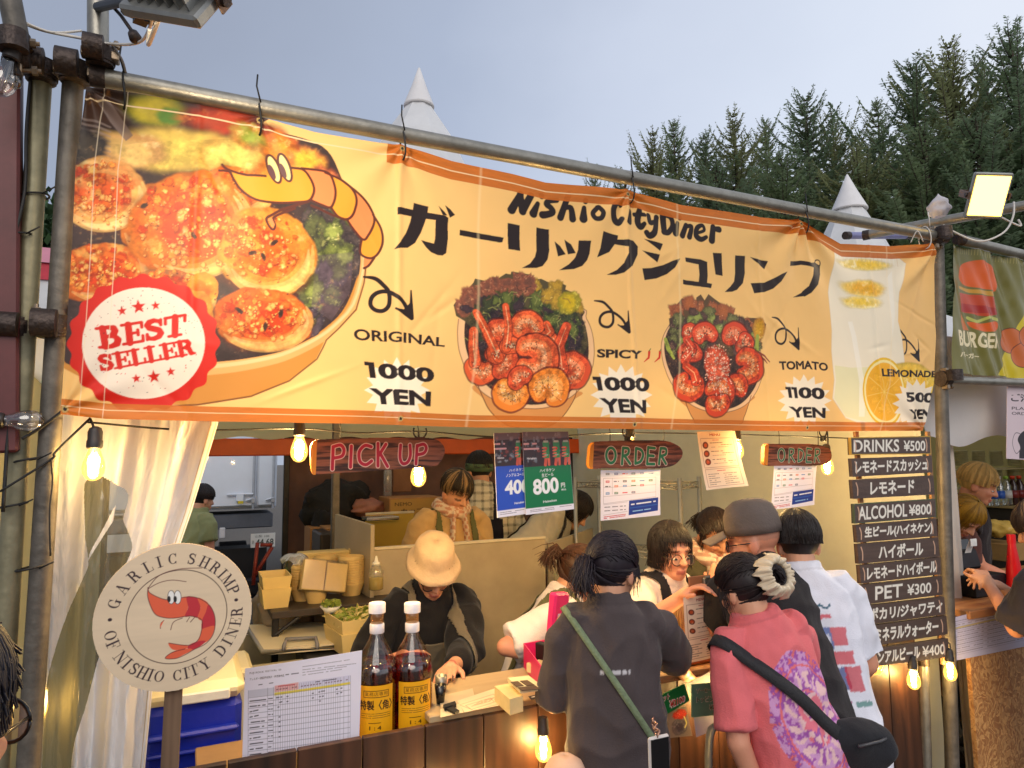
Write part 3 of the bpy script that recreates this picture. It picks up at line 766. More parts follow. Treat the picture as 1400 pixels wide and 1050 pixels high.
 LF = [(C(110, 70, 56), C(146, 84, 62), C(206, 150, 110)), (C(100, 110, 52), C(60, 70, 38), C(160, 170, 90)), (C(60, 66, 40), C(48, 50, 34), C(120, 120, 74)), (C(190, 150, 50), C(150, 120, 44), C(230, 200, 110)), (C(64, 46, 52), C(52, 42, 46), C(110, 90, 84))]
 s.poly([zb7(*p) for p in [(60, 330), (45, 260), (70, 230), (105, 260), (120, 180), (170, 120), (180, 95), (240, 110), (280, 150), (330, 90), (370, 65), (400, 70), (405, 52), (525, 72), (530, 105), (590, 98), (650, 125), (700, 118), (745, 140), (740, 165), (800, 190), (830, 240), (815, 290), (860, 400), (870, 520), (830, 585), (700, 560), (300, 500), (150, 400), (110, 360)]], C(84, 74, 48))
 for i in range(130):
  x = 90 + 740 * rnd.random(); top = 60 + 150 * abs((x - 450) / 420) ** 2; y = top + 40 + (480 - top) * rnd.random()
  if x < 180 and y > 340: continue
  if y < top + 130: g = LF[0] if x < 520 else LF[3]
  else: g = rnd.choice(LF[1:3] + LF[4:])
  s.blob(zb7(x, y), (9 + 7 * rnd.random(), 6 + 6 * rnd.random()), rnd.random() * 3, g, i, .5, .25, fs=.16)
 s.blob(zb7(762, 245), (15, 17), .6, (C(200, 170, 30), C(150, 140, 40), C(230, 210, 90)), 3, .3, .15, fs=.1)
 for i in range(60):
  s.stroke([zb7(100 + 730 * rnd.random(), 150 + 380 * rnd.random()) for _ in (0, 1)] if False else (lambda x, y, a: [zb7(x, y), zb7(x + 30 * math.cos(a), y + 30 * math.sin(a)), zb7(x + 55 * math.cos(a + .5), y + 50 * math.sin(a + .5))])(130 + 660 * rnd.random(), 170 + 320 * rnd.random(), rnd.random() * 6.3), 1.5, rnd.choice([C(150, 150, 84), C(44, 38, 32), C(120, 80, 60)]), .7)
 S1 = (C(226, 92, 46), C(240, 134, 76), C(252, 204, 150)); S2 = (C(216, 80, 42), C(232, 116, 66), C(250, 186, 136)); S3 = (C(232, 130, 40), C(240, 160, 80), C(250, 210, 130))
 def prawn(Zf, cx, cy, r0, th, a0, a1, cols, sd, tail=None):
  r0 *= .86
  pts = [Zf(cx + r0 * math.cos(a) + rnd.gauss(0, 3), cy + r0 * math.sin(a) + rnd.gauss(0, 3)) for a in np.linspace(a0, a1, 13)]; th *= 1.15 + .3 * rnd.random()
  w = [th * q for q in (.62, .78, .9, 1, 1.05, 1.1, 1.1, 1.1, 1.05, 1, .9, .75, .55)]
  s.stroke(pts, [q * 1.16 for q in w], C(112, 36, 18), .85); s.stroke(pts, w, cols[0])
  s.stroke([(x - .6, y - .8) for x, y in pts], [q * .55 for q in w], cols[1], .75); s.stroke([(x - 1, y - 1.2) for x, y in pts], [q * .2 for q in w], cols[2], .4)
  for q in range(1, 12, 2):
   a = a0 + (a1 - a0) * q / 12; m_ = pxs(Zf)
   s.stroke([Zf(cx + (r0 - th * m_ * .5) * math.cos(a), cy + (r0 - th * m_ * .5) * math.sin(a)), Zf(cx + (r0 + th * m_ * .5) * math.cos(a), cy + (r0 + th * m_ * .5) * math.sin(a))], 1.1, C(150, 44, 20), .6)
  if tail:
   s.stroke([pts[0], Zf(*tail[0]), Zf(*tail[1])], [th * .7, th * .6, th * .5], C(112, 36, 18), .8); s.stroke([pts[0], Zf(*tail[0]), Zf(*tail[1])], [th * .6, th * .5, th * .45], cols[0]); s.stroke([pts[0], Zf(*tail[0]), Zf(*tail[1])], [2, 1.6, 1], cols[2], .7)
  for i in range(30):
   a = a0 + (a1 - a0) * rnd.random(); q = r0 + (rnd.random() - .5) * th * pxs(Zf) * .8
   s.blob(Zf(cx + q * math.cos(a), cy + q * math.sin(a)), (1.3, .9), a, (C(80, 26, 16),) * 3 if i % 2 else (C(252, 214, 170),) * 3, i, .3, .4, a=.8, fs=.2)
 def pxs(Zf): return 2.0 if Zf is zb7 else 2.4
 for a in [(330, 470, 60, 24, 3.2, 6.6, S2, 1), (500, 420, 62, 26, 3.0, 6.4, S1, 2), (600, 520, 60, 22, 4.6, 7.8, S1, 3, [(640, 430), (620, 385)]), (220, 640, 60, 26, 3.6, .2, S1, 4, [(165, 520), (168, 425)]),
      (310, 620, 64, 26, 4.2, 7.6, S2, 5), (340, 560, 40, 22, 2.2, 4.0, S1, 6, [(250, 430), (185, 310)]), (400, 540, 34, 20, 3.4, 6.0, S1, 7, [(385, 400), (368, 270)]),
      (755, 680, 62, 28, 3.4, 8.2, S2, 8, [(690, 520), (740, 400)]), (530, 590, 92, 30, 3.9, 8.7, S1, 9), (400, 790, 66, 30, 3.6, .1, S3, 10), (620, 800, 66, 34, 2.8, 7.4, S3, 11), (470, 740, 50, 22, 2.6, 5.4, S2, 12)]:
  prawn(zb7, *a)
 # ---- tomato bowl
 zb8 = lambda x, y: (890 + x / 5.526, 400 + y / 5.526)
 bowl2(zb8, [(215, 800), (240, 880), (280, 960), (330, 1000), (630, 1000), (680, 940), (720, 840), (740, 780)],
     [(130, 240), (75, 330), (55, 430), (75, 570), (120, 690), (200, 800), (300, 870), (420, 905), (550, 905), (680, 860), (770, 770), (825, 650), (835, 540), (820, 430), (780, 350), (200, 230)],
     [(140, 250), (95, 330), (78, 430), (98, 560), (140, 670), (215, 770), (310, 845), (420, 885), (545, 885), (660, 840), (750, 750), (805, 640), (815, 540), (800, 430), (760, 350), (200, 240)], None, 2)
 s.poly([zb8(*p) for p in [(130, 300), (120, 200), (180, 180), (180, 100), (225, 45), (300, 80), (330, 130), (335, 40), (370, 15), (400, 60), (430, 12), (480, 50), (550, 100), (600, 160), (680, 200), (740, 190), (800, 195), (865, 240), (850, 300), (800, 400), (800, 560), (700, 500), (200, 420)]], C(96, 74, 50))
 for i in range(90):
  x = 130 + 690 * rnd.random(); top = 40 + 170 * abs((x - 400) / 380) ** 1.6; y = top + 30 + (400 - top) * rnd.random()
  g = (C(176, 100, 56), C(150, 84, 56), C(220, 160, 110)) if y < top + 90 else rnd.choice([(C(150, 160, 80), C(90, 96, 54), C(206, 206, 140)), (C(96, 70, 60), C(70, 50, 46), C(150, 120, 100)), (C(120, 120, 70), C(80, 76, 50), C(190, 180, 120))])
  s.blob(zb8(x, y), (6 + 5 * rnd.random(), 5 + 9 * rnd.random()), rnd.random() - .5, g, i, .5, .25, fs=.18)
 s.blob(zb8(810, 280), (9, 18), .1, (C(214, 160, 40), C(190, 130, 50), C(240, 210, 110)), 5, .3, .2, fs=.12)
 for p in ([(90, 360), (110, 430), (150, 500)], [(800, 330), (790, 450), (790, 580)]): s.stroke([zb8(*q) for q in p], [8, 9, 5], C(160, 170, 70))
 for p in ([(810, 450), (850, 480), (890, 525)], [(815, 480), (850, 510), (870, 535)]): s.stroke([zb8(*q) for q in p], [3, 4, 2], C(140, 60, 50))
 R1 = (C(214, 72, 42), C(232, 112, 70), C(252, 186, 140)); R2 = (C(210, 68, 32), C(230, 118, 56), C(252, 200, 136))
 for a in [(290, 320, 40, 20, 2.6, 6.2, R1, 1), (400, 340, 60, 26, 2.8, 6.4, R1, 2), (280, 500, 60, 24, 3.0, 6.0, R1, 3, [(300, 430), (250, 360)]), (620, 360, 60, 30, 3.4, 6.8, R1, 4), (680, 380, 40, 26, 5.0, 8.6, R1, 5),
      (700, 560, 80, 30, 4.2, 8.4, R2, 6), (260, 690, 72, 28, -.3, 3.9, R2, 7, [(300, 610), (240, 560)]), (620, 740, 54, 30, 2.8, 6.6, R2, 8), (480, 760, 70, 34, 3.6, 7.6, R2, 9), (470, 810, 60, 30, .0, 2.9, R2, 10)]:
  prawn(zb8, *a)
 s.blob(zb8(480, 540), (19, 26), .1, (C(226, 96, 60), C(214, 80, 48), C(252, 206, 170)), 9, .2, .12, C(250, 220, 190), fs=.12)
 for i in range(140):
  a = rnd.random() * 6.28; q = math.sqrt(rnd.random())
  s.blob(zb8(490 + 110 * q * math.cos(a), 590 + 200 * q * math.sin(a)), (1.5, 1.0), a, (C(252, 210, 180), C(240, 150, 120), C(255, 240, 220)), i, .3, .4, a=.85, fs=.2)
 s.grain(zones[0], .42, 1.35, .15, 2); s.grain(zones[1], .42, 1.35, .16, 5)
 # ---- lemonade glass
 g = [(1142, 338), (1132, 400), (1134, 480), (1134, 545), (1150, 572), (1185, 585), (1222, 583), (1236, 560), (1234, 480), (1226, 440), (1228, 400), (1240, 360), (1215, 345)]
 s.poly(g, C(244, 232, 206)); s.stroke(g + g[:1], 1.6, C(226, 200, 160), .8)
 s.poly([(1138, 500), (1232, 500), (1232, 560), (1200, 582), (1150, 570), (1136, 545)], C(232, 226, 176), .8)
 for c, r, cols in [((1182, 362), (40, 9), (C(246, 204, 70), C(240, 214, 130), C(255, 240, 190))), ((1180, 395), (34, 14), (C(238, 176, 40), C(246, 212, 110), C(255, 236, 170))), ((1178, 414), (30, 10), (C(246, 206, 70), C(250, 226, 150), C(255, 244, 200)))]:
  s.blob(c, r, .06, cols, int(c[1]), .2, .3, fs=.06)
 for i in range(16): s.stroke([(1148 + i * 5, 339 + i * .5), (1144 + i * 5.6, 352 + i * .8)], 1.6, rnd.choice([C(250, 244, 230), C(220, 190, 140)]), .7)
 s.poly([(1158, 440), (1164, 440), (1176, 570), (1168, 570)], C(252, 246, 232), .6); s.poly([(1212, 380), (1220, 370), (1222, 430), (1216, 470)], C(252, 246, 232), .5)
 s.blob((1248, 520), (36, 26), .2, (C(244, 190, 50), C(238, 200, 80), C(252, 224, 140)), 8, .1, .1, fs=.06)
 for k_, cc in ((1, C(236, 190, 40)), (.93, C(250, 232, 160)), (.85, C(242, 176, 34))):
  s.poly([(1206 + 31 * k_ * math.cos(t), 536 + 47 * k_ * math.sin(t)) for t in np.linspace(0, 6.28, 40)], cc)
 for q in range(9):
  a = q * .698 + .2; s.stroke([(1206, 536), (1206 + 25 * math.cos(a), 536 + 39 * math.sin(a))], 1.6, C(250, 214, 110), .8)
  a += .35; s.blob((1206 + 15 * math.cos(a), 536 + 24 * math.sin(a)), (8, 5), a, (C(246, 186, 50), C(240, 170, 30), C(255, 222, 120)), q, .3, .4, a=.6, fs=.1)
 burst(1252, 552, 34)
 T('LEMONADE', [(1202, 504), (1282, 507), (1281, 516), (1203, 515)], .04); T('500', [(1236, 536), (1279, 537), (1277, 551), (1238, 550)], .045); T('YEN', [(1240, 560), (1276, 559), (1270, 573), (1244, 573)], .045)
 # ---- BEST SELLER rosette
 zr = lambda x, y: (80 + x / 5.0, 360 + y / 5.0)
 RED = C(206, 34, 20)
 s.poly([zr(578 + (512 + 14 * math.cos(20 * t)) * math.cos(t), 548 + (462 + 14 * math.cos(20 * t)) * math.sin(t)) for t in np.linspace(0, 6.283, 300)], RED)
 s.poly([zr(580 + 420 * math.cos(t), 548 + 380 * math.sin(t)) for t in np.linspace(0, 6.283, 60)], C(236, 222, 206))
 for x, y, r in ((435, 328, 36), (548, 300, 52), (664, 292, 34), (533, 790, 34), (653, 778, 48), (768, 745, 34)):
  s.poly([zr(x + (r if q % 2 == 0 else r * .42) * math.sin(q * math.pi / 5 - .12), y - (r if q % 2 == 0 else r * .42) * math.cos(q * math.pi / 5 - .12)) for q in range(10)], RED)
 slab(s, 'BEST', [zr(250, 432), zr(875, 342), zr(868, 502), zr(280, 592)], RED); slab(s, 'SELLER', [zr(258, 622), zr(918, 515), zr(940, 630), zr(280, 745)], RED)
 for i in range(130):
  a = rnd.random() * 6.28; q = 250 + 180 * rnd.random(); x, y = zr(580 + q * math.cos(a), 548 + q * .9 * math.sin(a))
  s.blob((x, y), (.5 + 1.1 * rnd.random() ** 3, .5 + .7 * rnd.random() ** 2), a, (RED if rnd.random() < .5 else C(70, 40, 36),) * 3, i, .4, .4, a=.8, fs=.3)
 # ---- hems, stitching, creases and grommets
 u, v = gx / BNX, gy / BNY
 hem = ((v < .042) | ((v > .925) & (u > .28)))
 orc = np.array(C(196, 102, 18)) * (0.85 + .3 * fbm(gx * .05, gy * .3, 6))[..., None]
 w_ = (v < .046) * .9 + ((v > .93) & (u > .235)) * .94
 w_ = np.clip(w_, 0, 1); prot = np.zeros_like(w_)
 s.C = s.C * (1 - w_[..., None]) + orc * w_[..., None]
 for vv in (.026, .962):
  s.C[np.abs(v - vv) < .0016] = np.array(C(236, 206, 160))
 for uu in (.012, .028):
  m = (np.abs(u - uu) < .0004); s.C[m] = s.C[m] * .4 + .6 * np.array(C(240, 220, 190))
 for uu in (.327, .563, .905):
  m = np.clip(1 - np.abs(u - uu) / .0022, 0, 1)[..., None] * .35; s.C = s.C * (1 - m) + m * np.array(C(250, 226, 176))
 for x, y in ((88, 559), (545, 573), (858, 581), (550, 203), (858, 266), (1096, 306), (1100, 585), (355, 165)):
  q = ban_px((x, y)); a = ((gx - q[0]) ** 2 + (gy - q[1]) ** 2) ** .5
  s.C[a < 4.2] = np.array(C(190, 160, 100)); s.C[a < 2.2] = np.array(C(40, 34, 30))
SERIF = {  # strokes on a unit cell: (points, 'T' thick | 't' thin)
 'I': (.46, [([(.23, .04), (.23, .96)], 'T'), ([(.02, .03), (.44, .03)], 's'), ([(.02, .97), (.44, .97)], 's')]),
 'L': (.72, [([(.24, .04), (.24, .96)], 'T'), ([(.02, .97), (.46, .97)], 's'), ([(.02, .03), (.68, .03)], 's'), ([(.68, .05), (.68, .30)], 's')]),
 'E': (.74, [([(.24, .04), (.24, .96)], 'T'), ([(.02, .97), (.68, .97)], 's'), ([(.02, .03), (.70, .03)], 's'), ([(.70, .05), (.70, .30)], 's'), ([(.68, .95), (.68, .72)], 's'), ([(.24, .5), (.54, .5)], 't'), ([(.54, .37), (.54, .63)], 's')]),
 'F': (.70, [([(.24, .04), (.24, .96)], 'T'), ([(.02, .97), (.68, .97)], 's'), ([(.02, .03), (.46, .03)], 's'), ([(.68, .95), (.68, .70)], 's'), ([(.24, .5), (.52, .5)], 't'), ([(.52, .37), (.52, .63)], 's')]),
 'T': (.78, [([(.39, .04), (.39, .96)], 'T'), ([(.04, .97), (.74, .97)], 's'), ([(.17, .03), (.61, .03)], 's'), ([(.05, .95), (.05, .68)], 's'), ([(.73, .95), (.73, .68)], 's')]),
 'H': (.92, [([(.22, .04), (.22, .96)], 'T'), ([(.70, .04), (.70, .96)], 'T'), ([(.22, .5), (.70, .5)], 't'), ([(.02, .03), (.42, .03)], 's'), ([(.02, .97), (.42, .97)], 's'), ([(.50, .03), (.90, .03)], 's'), ([(.50, .97), (.90, .97)], 's')]),
 'N': (.92, [([(.18, .04), (.18, .96)], 't'), ([(.20, .96), (.72, .06)], 'T'), ([(.74, .04), (.74, .96)], 't'), ([(.02, .03), (.34, .03)], 's'), ([(.02, .97), (.24, .97)], 's'), ([(.58, .97), (.90, .97)], 's')]),
 'M': (1.06, [([(.18, .04), (.20, .96)], 't'), ([(.22, .96), (.52, .06)], 'T'), ([(.52, .06), (.84, .96)], 't'), ([(.84, .04), (.84, .96)], 'T'), ([(.02, .03), (.34, .03)], 's'), ([(.04, .97), (.24, .97)], 's'), ([(.66, .03), (1.02, .03)], 's'), ([(.82, .97), (1.02, .97)], 's')]),
 'A': (.86, [([(.42, .97), (.16, .04)], 't'), ([(.42, .97), (.68, .04)], 'T'), ([(.25, .34), (.58, .34)], 't'), ([(.02, .03), (.30, .03)], 's'), ([(.50, .03), (.86, .03)], 's')]),
 'Y': (.86, [([(.20, .95), (.43, .48)], 'T'), ([(.66, .95), (.43, .48)], 't'), ([(.43, .48), (.43, .04)], 'T'), ([(.02, .97), (.38, .97)], 's'), ([(.52, .97), (.82, .97)], 's'), ([(.22, .03), (.64, .03)], 's')]),
 'O': (.90, [([(.45 + .31 * math.cos(t), .5 + .44 * math.sin(t)) for t in np.linspace(0, 6.28, 22)], 'O')]),
 'C': (.82, [([(.46 + .30 * math.cos(t), .5 + .44 * math.sin(t)) for t in np.linspace(.75, 5.5, 18)], 'O'), ([(.70, .95), (.70, .66)], 's'), ([(.70, .05), (.70, .24)], 's')]),
 'G': (.90, [([(.46 + .30 * math.cos(t), .5 + .44 * math.sin(t)) for t in np.linspace(.75, 5.5, 18)], 'O'), ([(.70, .95), (.70, .66)], 's'), ([(.70, .06), (.70, .42)], 'T'), ([(.54, .43), (.86, .43)], 's')]),
 'S': (.70, [([(.58, .74), (.52, .88), (.36, .95), (.20, .90), (.13, .76), (.20, .62), (.36, .53), (.52, .44), (.59, .28), (.52, .12), (.36, .05), (.20, .08), (.12, .24)], 'S'), ([(.59, .95), (.59, .68)], 's'), ([(.11, .05), (.11, .32)], 's')]),
 'D': (.90, [([(.22, .04), (.22, .96)], 'T'), ([(.02, .97), (.40, .97), (.62, .90), (.74, .70), (.76, .5), (.74, .30), (.62, .10), (.40, .03), (.02, .03)], 'D')]),
 'P': (.78, [([(.22, .04), (.22, .96)], 'T'), ([(.02, .97), (.42, .97), (.60, .90), (.66, .74), (.60, .57), (.42, .49), (.22, .49)], 'P'), ([(.02, .03), (.46, .03)], 's')]),
 'R': (.88, [([(.22, .04), (.22, .96)], 'T'), ([(.02, .97), (.42, .97), (.58, .90), (.64, .76), (.58, .60), (.42, .52), (.22, .52)], 'P'), ([(.02, .03), (.44, .03)], 's'), ([(.42, .52), (.60, .40), (.66, .08), (.84, .04)], 'R')]),
 'B': (.82, [([(.22, .04), (.22, .96)], 'T'), ([(.02, .97), (.42, .97), (.57, .90), (.61, .76), (.55, .61), (.42, .53), (.22, .53)], 'P'), ([(.42, .53), (.60, .46), (.67, .30), (.62, .11), (.44, .03), (.02, .03)], 'P')])}
def serif_strokes(ch, T, t):
 w, ss = SERIF[ch]; out = []
 for pts, kd in ss:
  n_ = len(pts)
  if kd == 'T': ws = [T] * n_
  elif kd in 'st': ws = [t] * n_
  elif kd == 'O': ws = [t + (T - t) * abs(math.cos(math.atan2(p[1] - .5, (p[0] - .45) * 1.4))) ** 1.5 for p in pts]
  elif kd == 'S': ws = [t + (T - t) * math.sin(math.pi * q / (n_ - 1)) ** .8 for q in range(n_)]
  else: ws = [t + (T - t) * min(1, 1.6 * math.sin(math.pi * q / (n_ - 1)) ** 2) for q in range(n_)]
  if kd in 'R': ws = [T * .8, T, T, t]
  out.append((pts, ws))
 return w, out
def slab(s, text, quad, col, T=.27, t=.13):
 tot = sum(SERIF[c][0] * .92 for c in text); q = np.array([s.to(p) for p in quad]); x = 0
 hgt = np.hypot(*(q[0] - q[3]))
 for c in text:
  w, st = serif_strokes(c, T, t)
  for pts, ws in st:
   P = [];
   for px, py in pts:
    a, b = (x + px * .92) / tot, .07 + py * .86
    P.append(tuple((q[3] * (1 - a) + q[2] * a) * (1 - b) + (q[0] * (1 - a) + q[1] * a) * b))
   s.stroke(P, [k * hgt for k in ws], col, to=lambda p: p)
  x += w * .92
def build_banner():
 paint_banner()
 nx, ny = BNX, BNY
 u = np.arange(nx + 1) / nx; v = np.arange(ny + 1) / ny
 uu, vv = np.meshgrid(u, v)
 X = xl(vv) * (1 - uu) + xr(vv) * uu
 Zb, Zt = zb(X), zt(X); Zc = Zb + (Zt - Zb) * vv
 D = .010 * (fbm(X * 2.2, Zc * 2.0, 2, 3) - .5) + .004 * (fbm(X * 9, Zc * 7, 5, 3) - .5)
 for x, y, a in ((355, 160, .6), (550, 200, .8), (858, 262, 1.0), (1095, 303, 2.6), (1272, 336, 2.0), (120, 120, 1.4), (85, 560, .8), (1262, 586, 1.0)):
  p = at(x, y, BY); dx, dz = X - p.x, Zc - p.z; r = np.hypot(dx, dz) + 1e-4; th = np.arctan2(dz, dx)
  D += a * .0065 * np.sin(th * 9 + x) * np.exp(-r / .22) * sstep(0, .05, r)
 for x, a in ((545, 1), (860, 1.3), (1192, 1.0), (262, .6), (1040, .5)):
  xp = at(x, 420, BY).x; D += a * .004 * np.exp(-((X - xp) / .010) ** 2)
 p0, p1 = at(1272, 345, BY), at(1205, 420, BY)
 dd = ((X - p0.x) * (p1.z - p0.z) - (Zc - p0.z) * (p1.x - p0.x)) / math.hypot(p1.x - p0.x, p1.z - p0.z)
 D += .018 * np.exp(-(dd / .03) ** 2) * sstep(2.75, 2.9, X) * sstep(2.2, 2.4, Zc)
 D += .03 * np.sin(uu * 3.14) * (1 - vv) ** 2 + .012 * np.sin(X * 5.2 + .8) * (1 - vv)
 ca = np.random.RandomState(3)
 for _ in range(34):
  cx, cz = ca.uniform(-.2, 3.0), ca.uniform(1.9, 2.6); a = ca.uniform(0, 3.14); L, w = ca.uniform(.05, .16), ca.uniform(.006, .016)
  q1 = (X - cx) * math.cos(a) + (Zc - cz) * math.sin(a); q2 = -(X - cx) * math.sin(a) + (Zc - cz) * math.cos(a)
  D += ca.uniform(-.003, .003) * np.exp(-(q1 / L) ** 2 - (q2 / w) ** 2)
 P = np.stack([X, BY - D, Zc], -1)
 return sheet_mesh('banner', P, B.C, mat_attr('vinyl_print', .48, trans=.12, spec=.3), None, 0, np.array((0, -1.0, 0)),
        label='long cream and orange banner with big katakana and shrimp bowls under the top pipe', cat='banner')
build_banner()
# -- setting: ground
M_steel = mat('galvanised_pipe', C(150, 146, 136), .42, .75, .22, 22, .15, 40)
M_steeldark = mat('weathered_pipe', C(104, 98, 90), .55, .5, .35, 16, .25, 50)
M_iron = mat('dark_clamp_iron', C(72, 62, 58), .5, .7, .4, 60, .4, 90)
M_rubber = mat('black_rubber', C(22, 21, 22), .6, 0, .2, 40)
M_canvas = mat('cream_canvas', C(236, 230, 208), .8, 0, .07, 3, .25, 9, trans=.6)
M_white = mat('white_tarpaulin', C(240, 239, 238), .55, 0, .06, 3, .2, 12, trans=.3)
g_ = MB()
g_.add([(-120, -60, 0), (160, -60, 0), (160, 200, 0), (-120, 200, 0)], [(0, 1, 2, 3)])
g_.build('ground', mat('gravel_ground', C(112, 104, 94), .9, 0, .35, 30, .7, 120), kind='structure')
# -- scaffold pipes and posts
def px_pipe(name, a, b, r, m, label, group=None, cat='pipe', cap=True):
 mb = MB(); p, q = at(*a), at(*b); d = (q - p).normalized()
 mb.tube([p, q], r, 20)
 if cap: mb.m = 1; mb.tube([p - d * .004, p + d * .03], r + .0025, 20); mb.tube([q - d * .03, q + d * .004], r + .0025, 20)
 return mb.build(name, [m, M_iron], None, 40, label, cat, group)
top_pipe = px_pipe('scaffold_pipe', (126, 104, 1.95), (1292, 325, 1.95), .0245, M_steel, 'long steel scaffold pipe the big shrimp banner hangs from')
px_pipe('scaffold_pipe', (101, 96, 2.0), (30, 1180, 2.0), .0245, M_steeldark, 'dark grey scaffold post right beside the left end of the shrimp banner', cat='post')
px_pipe('scaffold_pipe', (57, 96, 2.02), (-12, 1180, 2.02), .0245, mat('olive_pipe', C(136, 130, 104), .5, .4, .3, 14, .2, 40), 'olive grey scaffold post with a black cable, second post from the left edge', cat='post')
px_pipe('scaffold_pipe', (134, -60, 1.93), (134, 88, 1.93), .0245, M_steel, 'short steel pipe rising above the banner corner beside the lamp', cat='pipe')
px_pipe('scaffold_pipe', (4, -50, 1.9), (27, 66, 1.9), .0245, M_steeldark, 'leaning steel pipe in the top left corner', cat='pipe')
px_pipe('scaffold_pipe', (1181, 322, 2.5), (1440, 274, 1.75), .0245, M_steel, 'upper steel pipe at right carrying the lit floodlight', cat='pipe')
px_pipe('scaffold_pipe', (1156, 322, 2.75), (1242, 322, 2.75), .021, mat('blue_end_pipe', C(128, 128, 168), .45, .3, .15, 14), 'short bluish pipe end behind the right corner of the big banner', cat='pipe')
px_pipe('scaffold_pipe', (1310, 327, 1.95), (1520, 378, 1.95), .0245, M_steel, 'steel pipe the green burger banner hangs from', cat='pipe')
px_pipe('scaffold_pipe', (1289, 519, 1.97), (1520, 528, 1.97), .019, M_steel, 'thinner steel pipe along the bottom of the burger banner', cat='pipe')
px_pipe('scaffold_pipe', (1281, 318, 2.0), (1306, 1200, 2.0), .0275, M_steeldark, 'dark steel corner post between the two stalls', cat='post')
px_pipe('scaffold_pipe', (1246, 900, 2.06), (1254, 1200, 2.06), .022, mat('bare_wood_post', C(170, 138, 110), .7, 0, .2, 20), 'pale lower post under the drinks board, nearest the curtain', cat='post')
px_pipe('scaffold_pipe', (1262, 900, 2.04), (1271, 1200, 2.04), .022, M_steel, 'grey lower post under the drinks board, beside the dark corner post', cat='post')
mp_ = MB(); a_, b_ = at(8, 96, 2.0), at(-8, 620, 2.0)
mp_.box((a_ + b_) / 2, (.085, .05, (a_ - b_).length), Matrix.Rotation(-.05, 3, 'Y'), .006)
mp_.build('steel_post', mat('maroon_paint', C(92, 42, 42), .45, .1, .25, 12), None, label='flat maroon painted post at the left edge of the photo', cat='post')
def clamp(px, py, Y, axis, label, s=1.0):
 c = at(px, py, Y); t = thing('pipe_clamp', label, 'clamp', c, 'scaffold clamps on the pipes')
 ax = V(axis).normalized(); side = ax.cross(V((0, 1, 0))).normalized() if abs(ax.y) < .9 else V((1, 0, 0))
 mb = MB(); mb.tube([c - ax * .026 * s, c + ax * .026 * s], .034 * s, 16)
 mb.tube([c - ax * .018 * s, c + ax * .018 * s], .037 * s, 16)
 mb.build('collar', M_iron, t, 40)
 c2 = c + V((0, -.052 * s, 0)) + side * .012; mb = MB(); mb.tube([c2 - side * .024 * s, c2 + side * .024 * s], .033 * s, 16); mb.box((c + c2) / 2, (.03, .03, .03)); mb.build('collar', M_iron, t, 40)
 for k in (-1, 1):
  p = c + side * .036 * s * k + V((0, -.008, 0)); mb = MB()
  mb.tube([p - ax * .006, p + ax * .05 * s], .0055, 8); mb.tube([p + ax * .03 * s, p + ax * .042 * s], .011, 6); mb.box(p, (.022 * s, .03, .026 * s), None, .003)
  mb.build('bolt', mat('zinc_bolt', C(150, 132, 112), .4, .9, .2, 40), t, 40)
 return t
clamp(103, 100, 1.98, (0, 0, 1), 'dark iron clamp at the top left corner of the banner'); clamp(57, 98, 2.0, (0, 0, 1), 'iron clamp on top of the olive grey post')
clamp(24, 78, 1.9, (1, 0, .1), 'iron clamp nearest the top left edge by the maroon post', .95); clamp(138, 78, 1.93, (0, 0, 1), 'iron clamp at the foot of the short pipe above the banner', .9)
clamp(74, 447, 2.0, (0, 0, 1), 'iron clamp halfway down the dark post beside the banner edge', 1.05); clamp(24, 448, 2.02, (0, 0, 1), 'iron clamp halfway down the olive grey post', .9)
clamp(1275, 326, 1.97, (1, 0, 0), 'iron clamp where the banner pipe meets the right corner post', 1.05); clamp(1290, 518, 1.98, (1, 0, 0), 'iron clamp at the left end of the thin pipe under the burger banner', 1.0)
# -- tent of the stall: frame, roof, walls
ten = thing('stall_tent', 'cream canvas stall tent with an orange header beam and brown drapes at the back', 'tent', (1.35, 5.4, 0))
rf = MB(); pk = V((1.35, 3.7, 3.0)); cs = [V((-.50, 2.12, 2.08)), V((3.14, 2.12, 2.35)), V((3.14, 5.42, 2.35)), V((-.50, 5.42, 2.08))]
for i in range(4):
 a, b = cs[i], cs[(i + 1) % 4]
 rf.grid(lambda u, v: (a.lerp(b, u)).lerp(pk, v) - V((0, 0, .16 * math.sin(math.pi * v) + .03 * math.sin(u * math.pi) * (1 - v))), 14, 10)
rf.build('roof', M_canvas, ten, True)
def cloth_wall(name, a, b, z0, z1, m, parent, amp=.02, n=60, folds=9, seed=0, hang=None, **kw):
 a, b = V(a), V(b); d = (b - a); nrm = V((-d.y, d.x, 0)).normalized(); mb = MB()
 def f(u, v):
  p = a + d * u; z = z0 + (z1 - z0) * v
  k = amp * (math.sin(u * folds * 6.28 + 2.1 * mnoise.noise(V((u * 4, v * 1.2, seed)))) * (.5 + .5 * (1 - v)) + 1.2 * mnoise.noise(V((u * 9, v * 3, seed + 5.5))))
  if hang: z += hang(u) * (1 - v)
  return V((p.x, p.y, z)) + nrm * k
 mb.grid(f, n, 24); return mb.build(name, m, parent, True, **kw)
cloth_wall('side_wall', (3.12, 2.12, 0), (3.12, 5.42, 0), 0, 2.37, mat('olive_cream_canvas', C(238, 237, 214), .8, 0, .08, 3, .25, 9, trans=.3), ten, .012, 60, 3, 2)
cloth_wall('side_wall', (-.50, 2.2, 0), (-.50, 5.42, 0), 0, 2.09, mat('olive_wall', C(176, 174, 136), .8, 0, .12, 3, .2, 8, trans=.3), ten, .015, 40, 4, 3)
M_brown = mat('brown_drape', C(112, 82, 70), .85, 0, .2, 4, .3, 12, trans=.12)
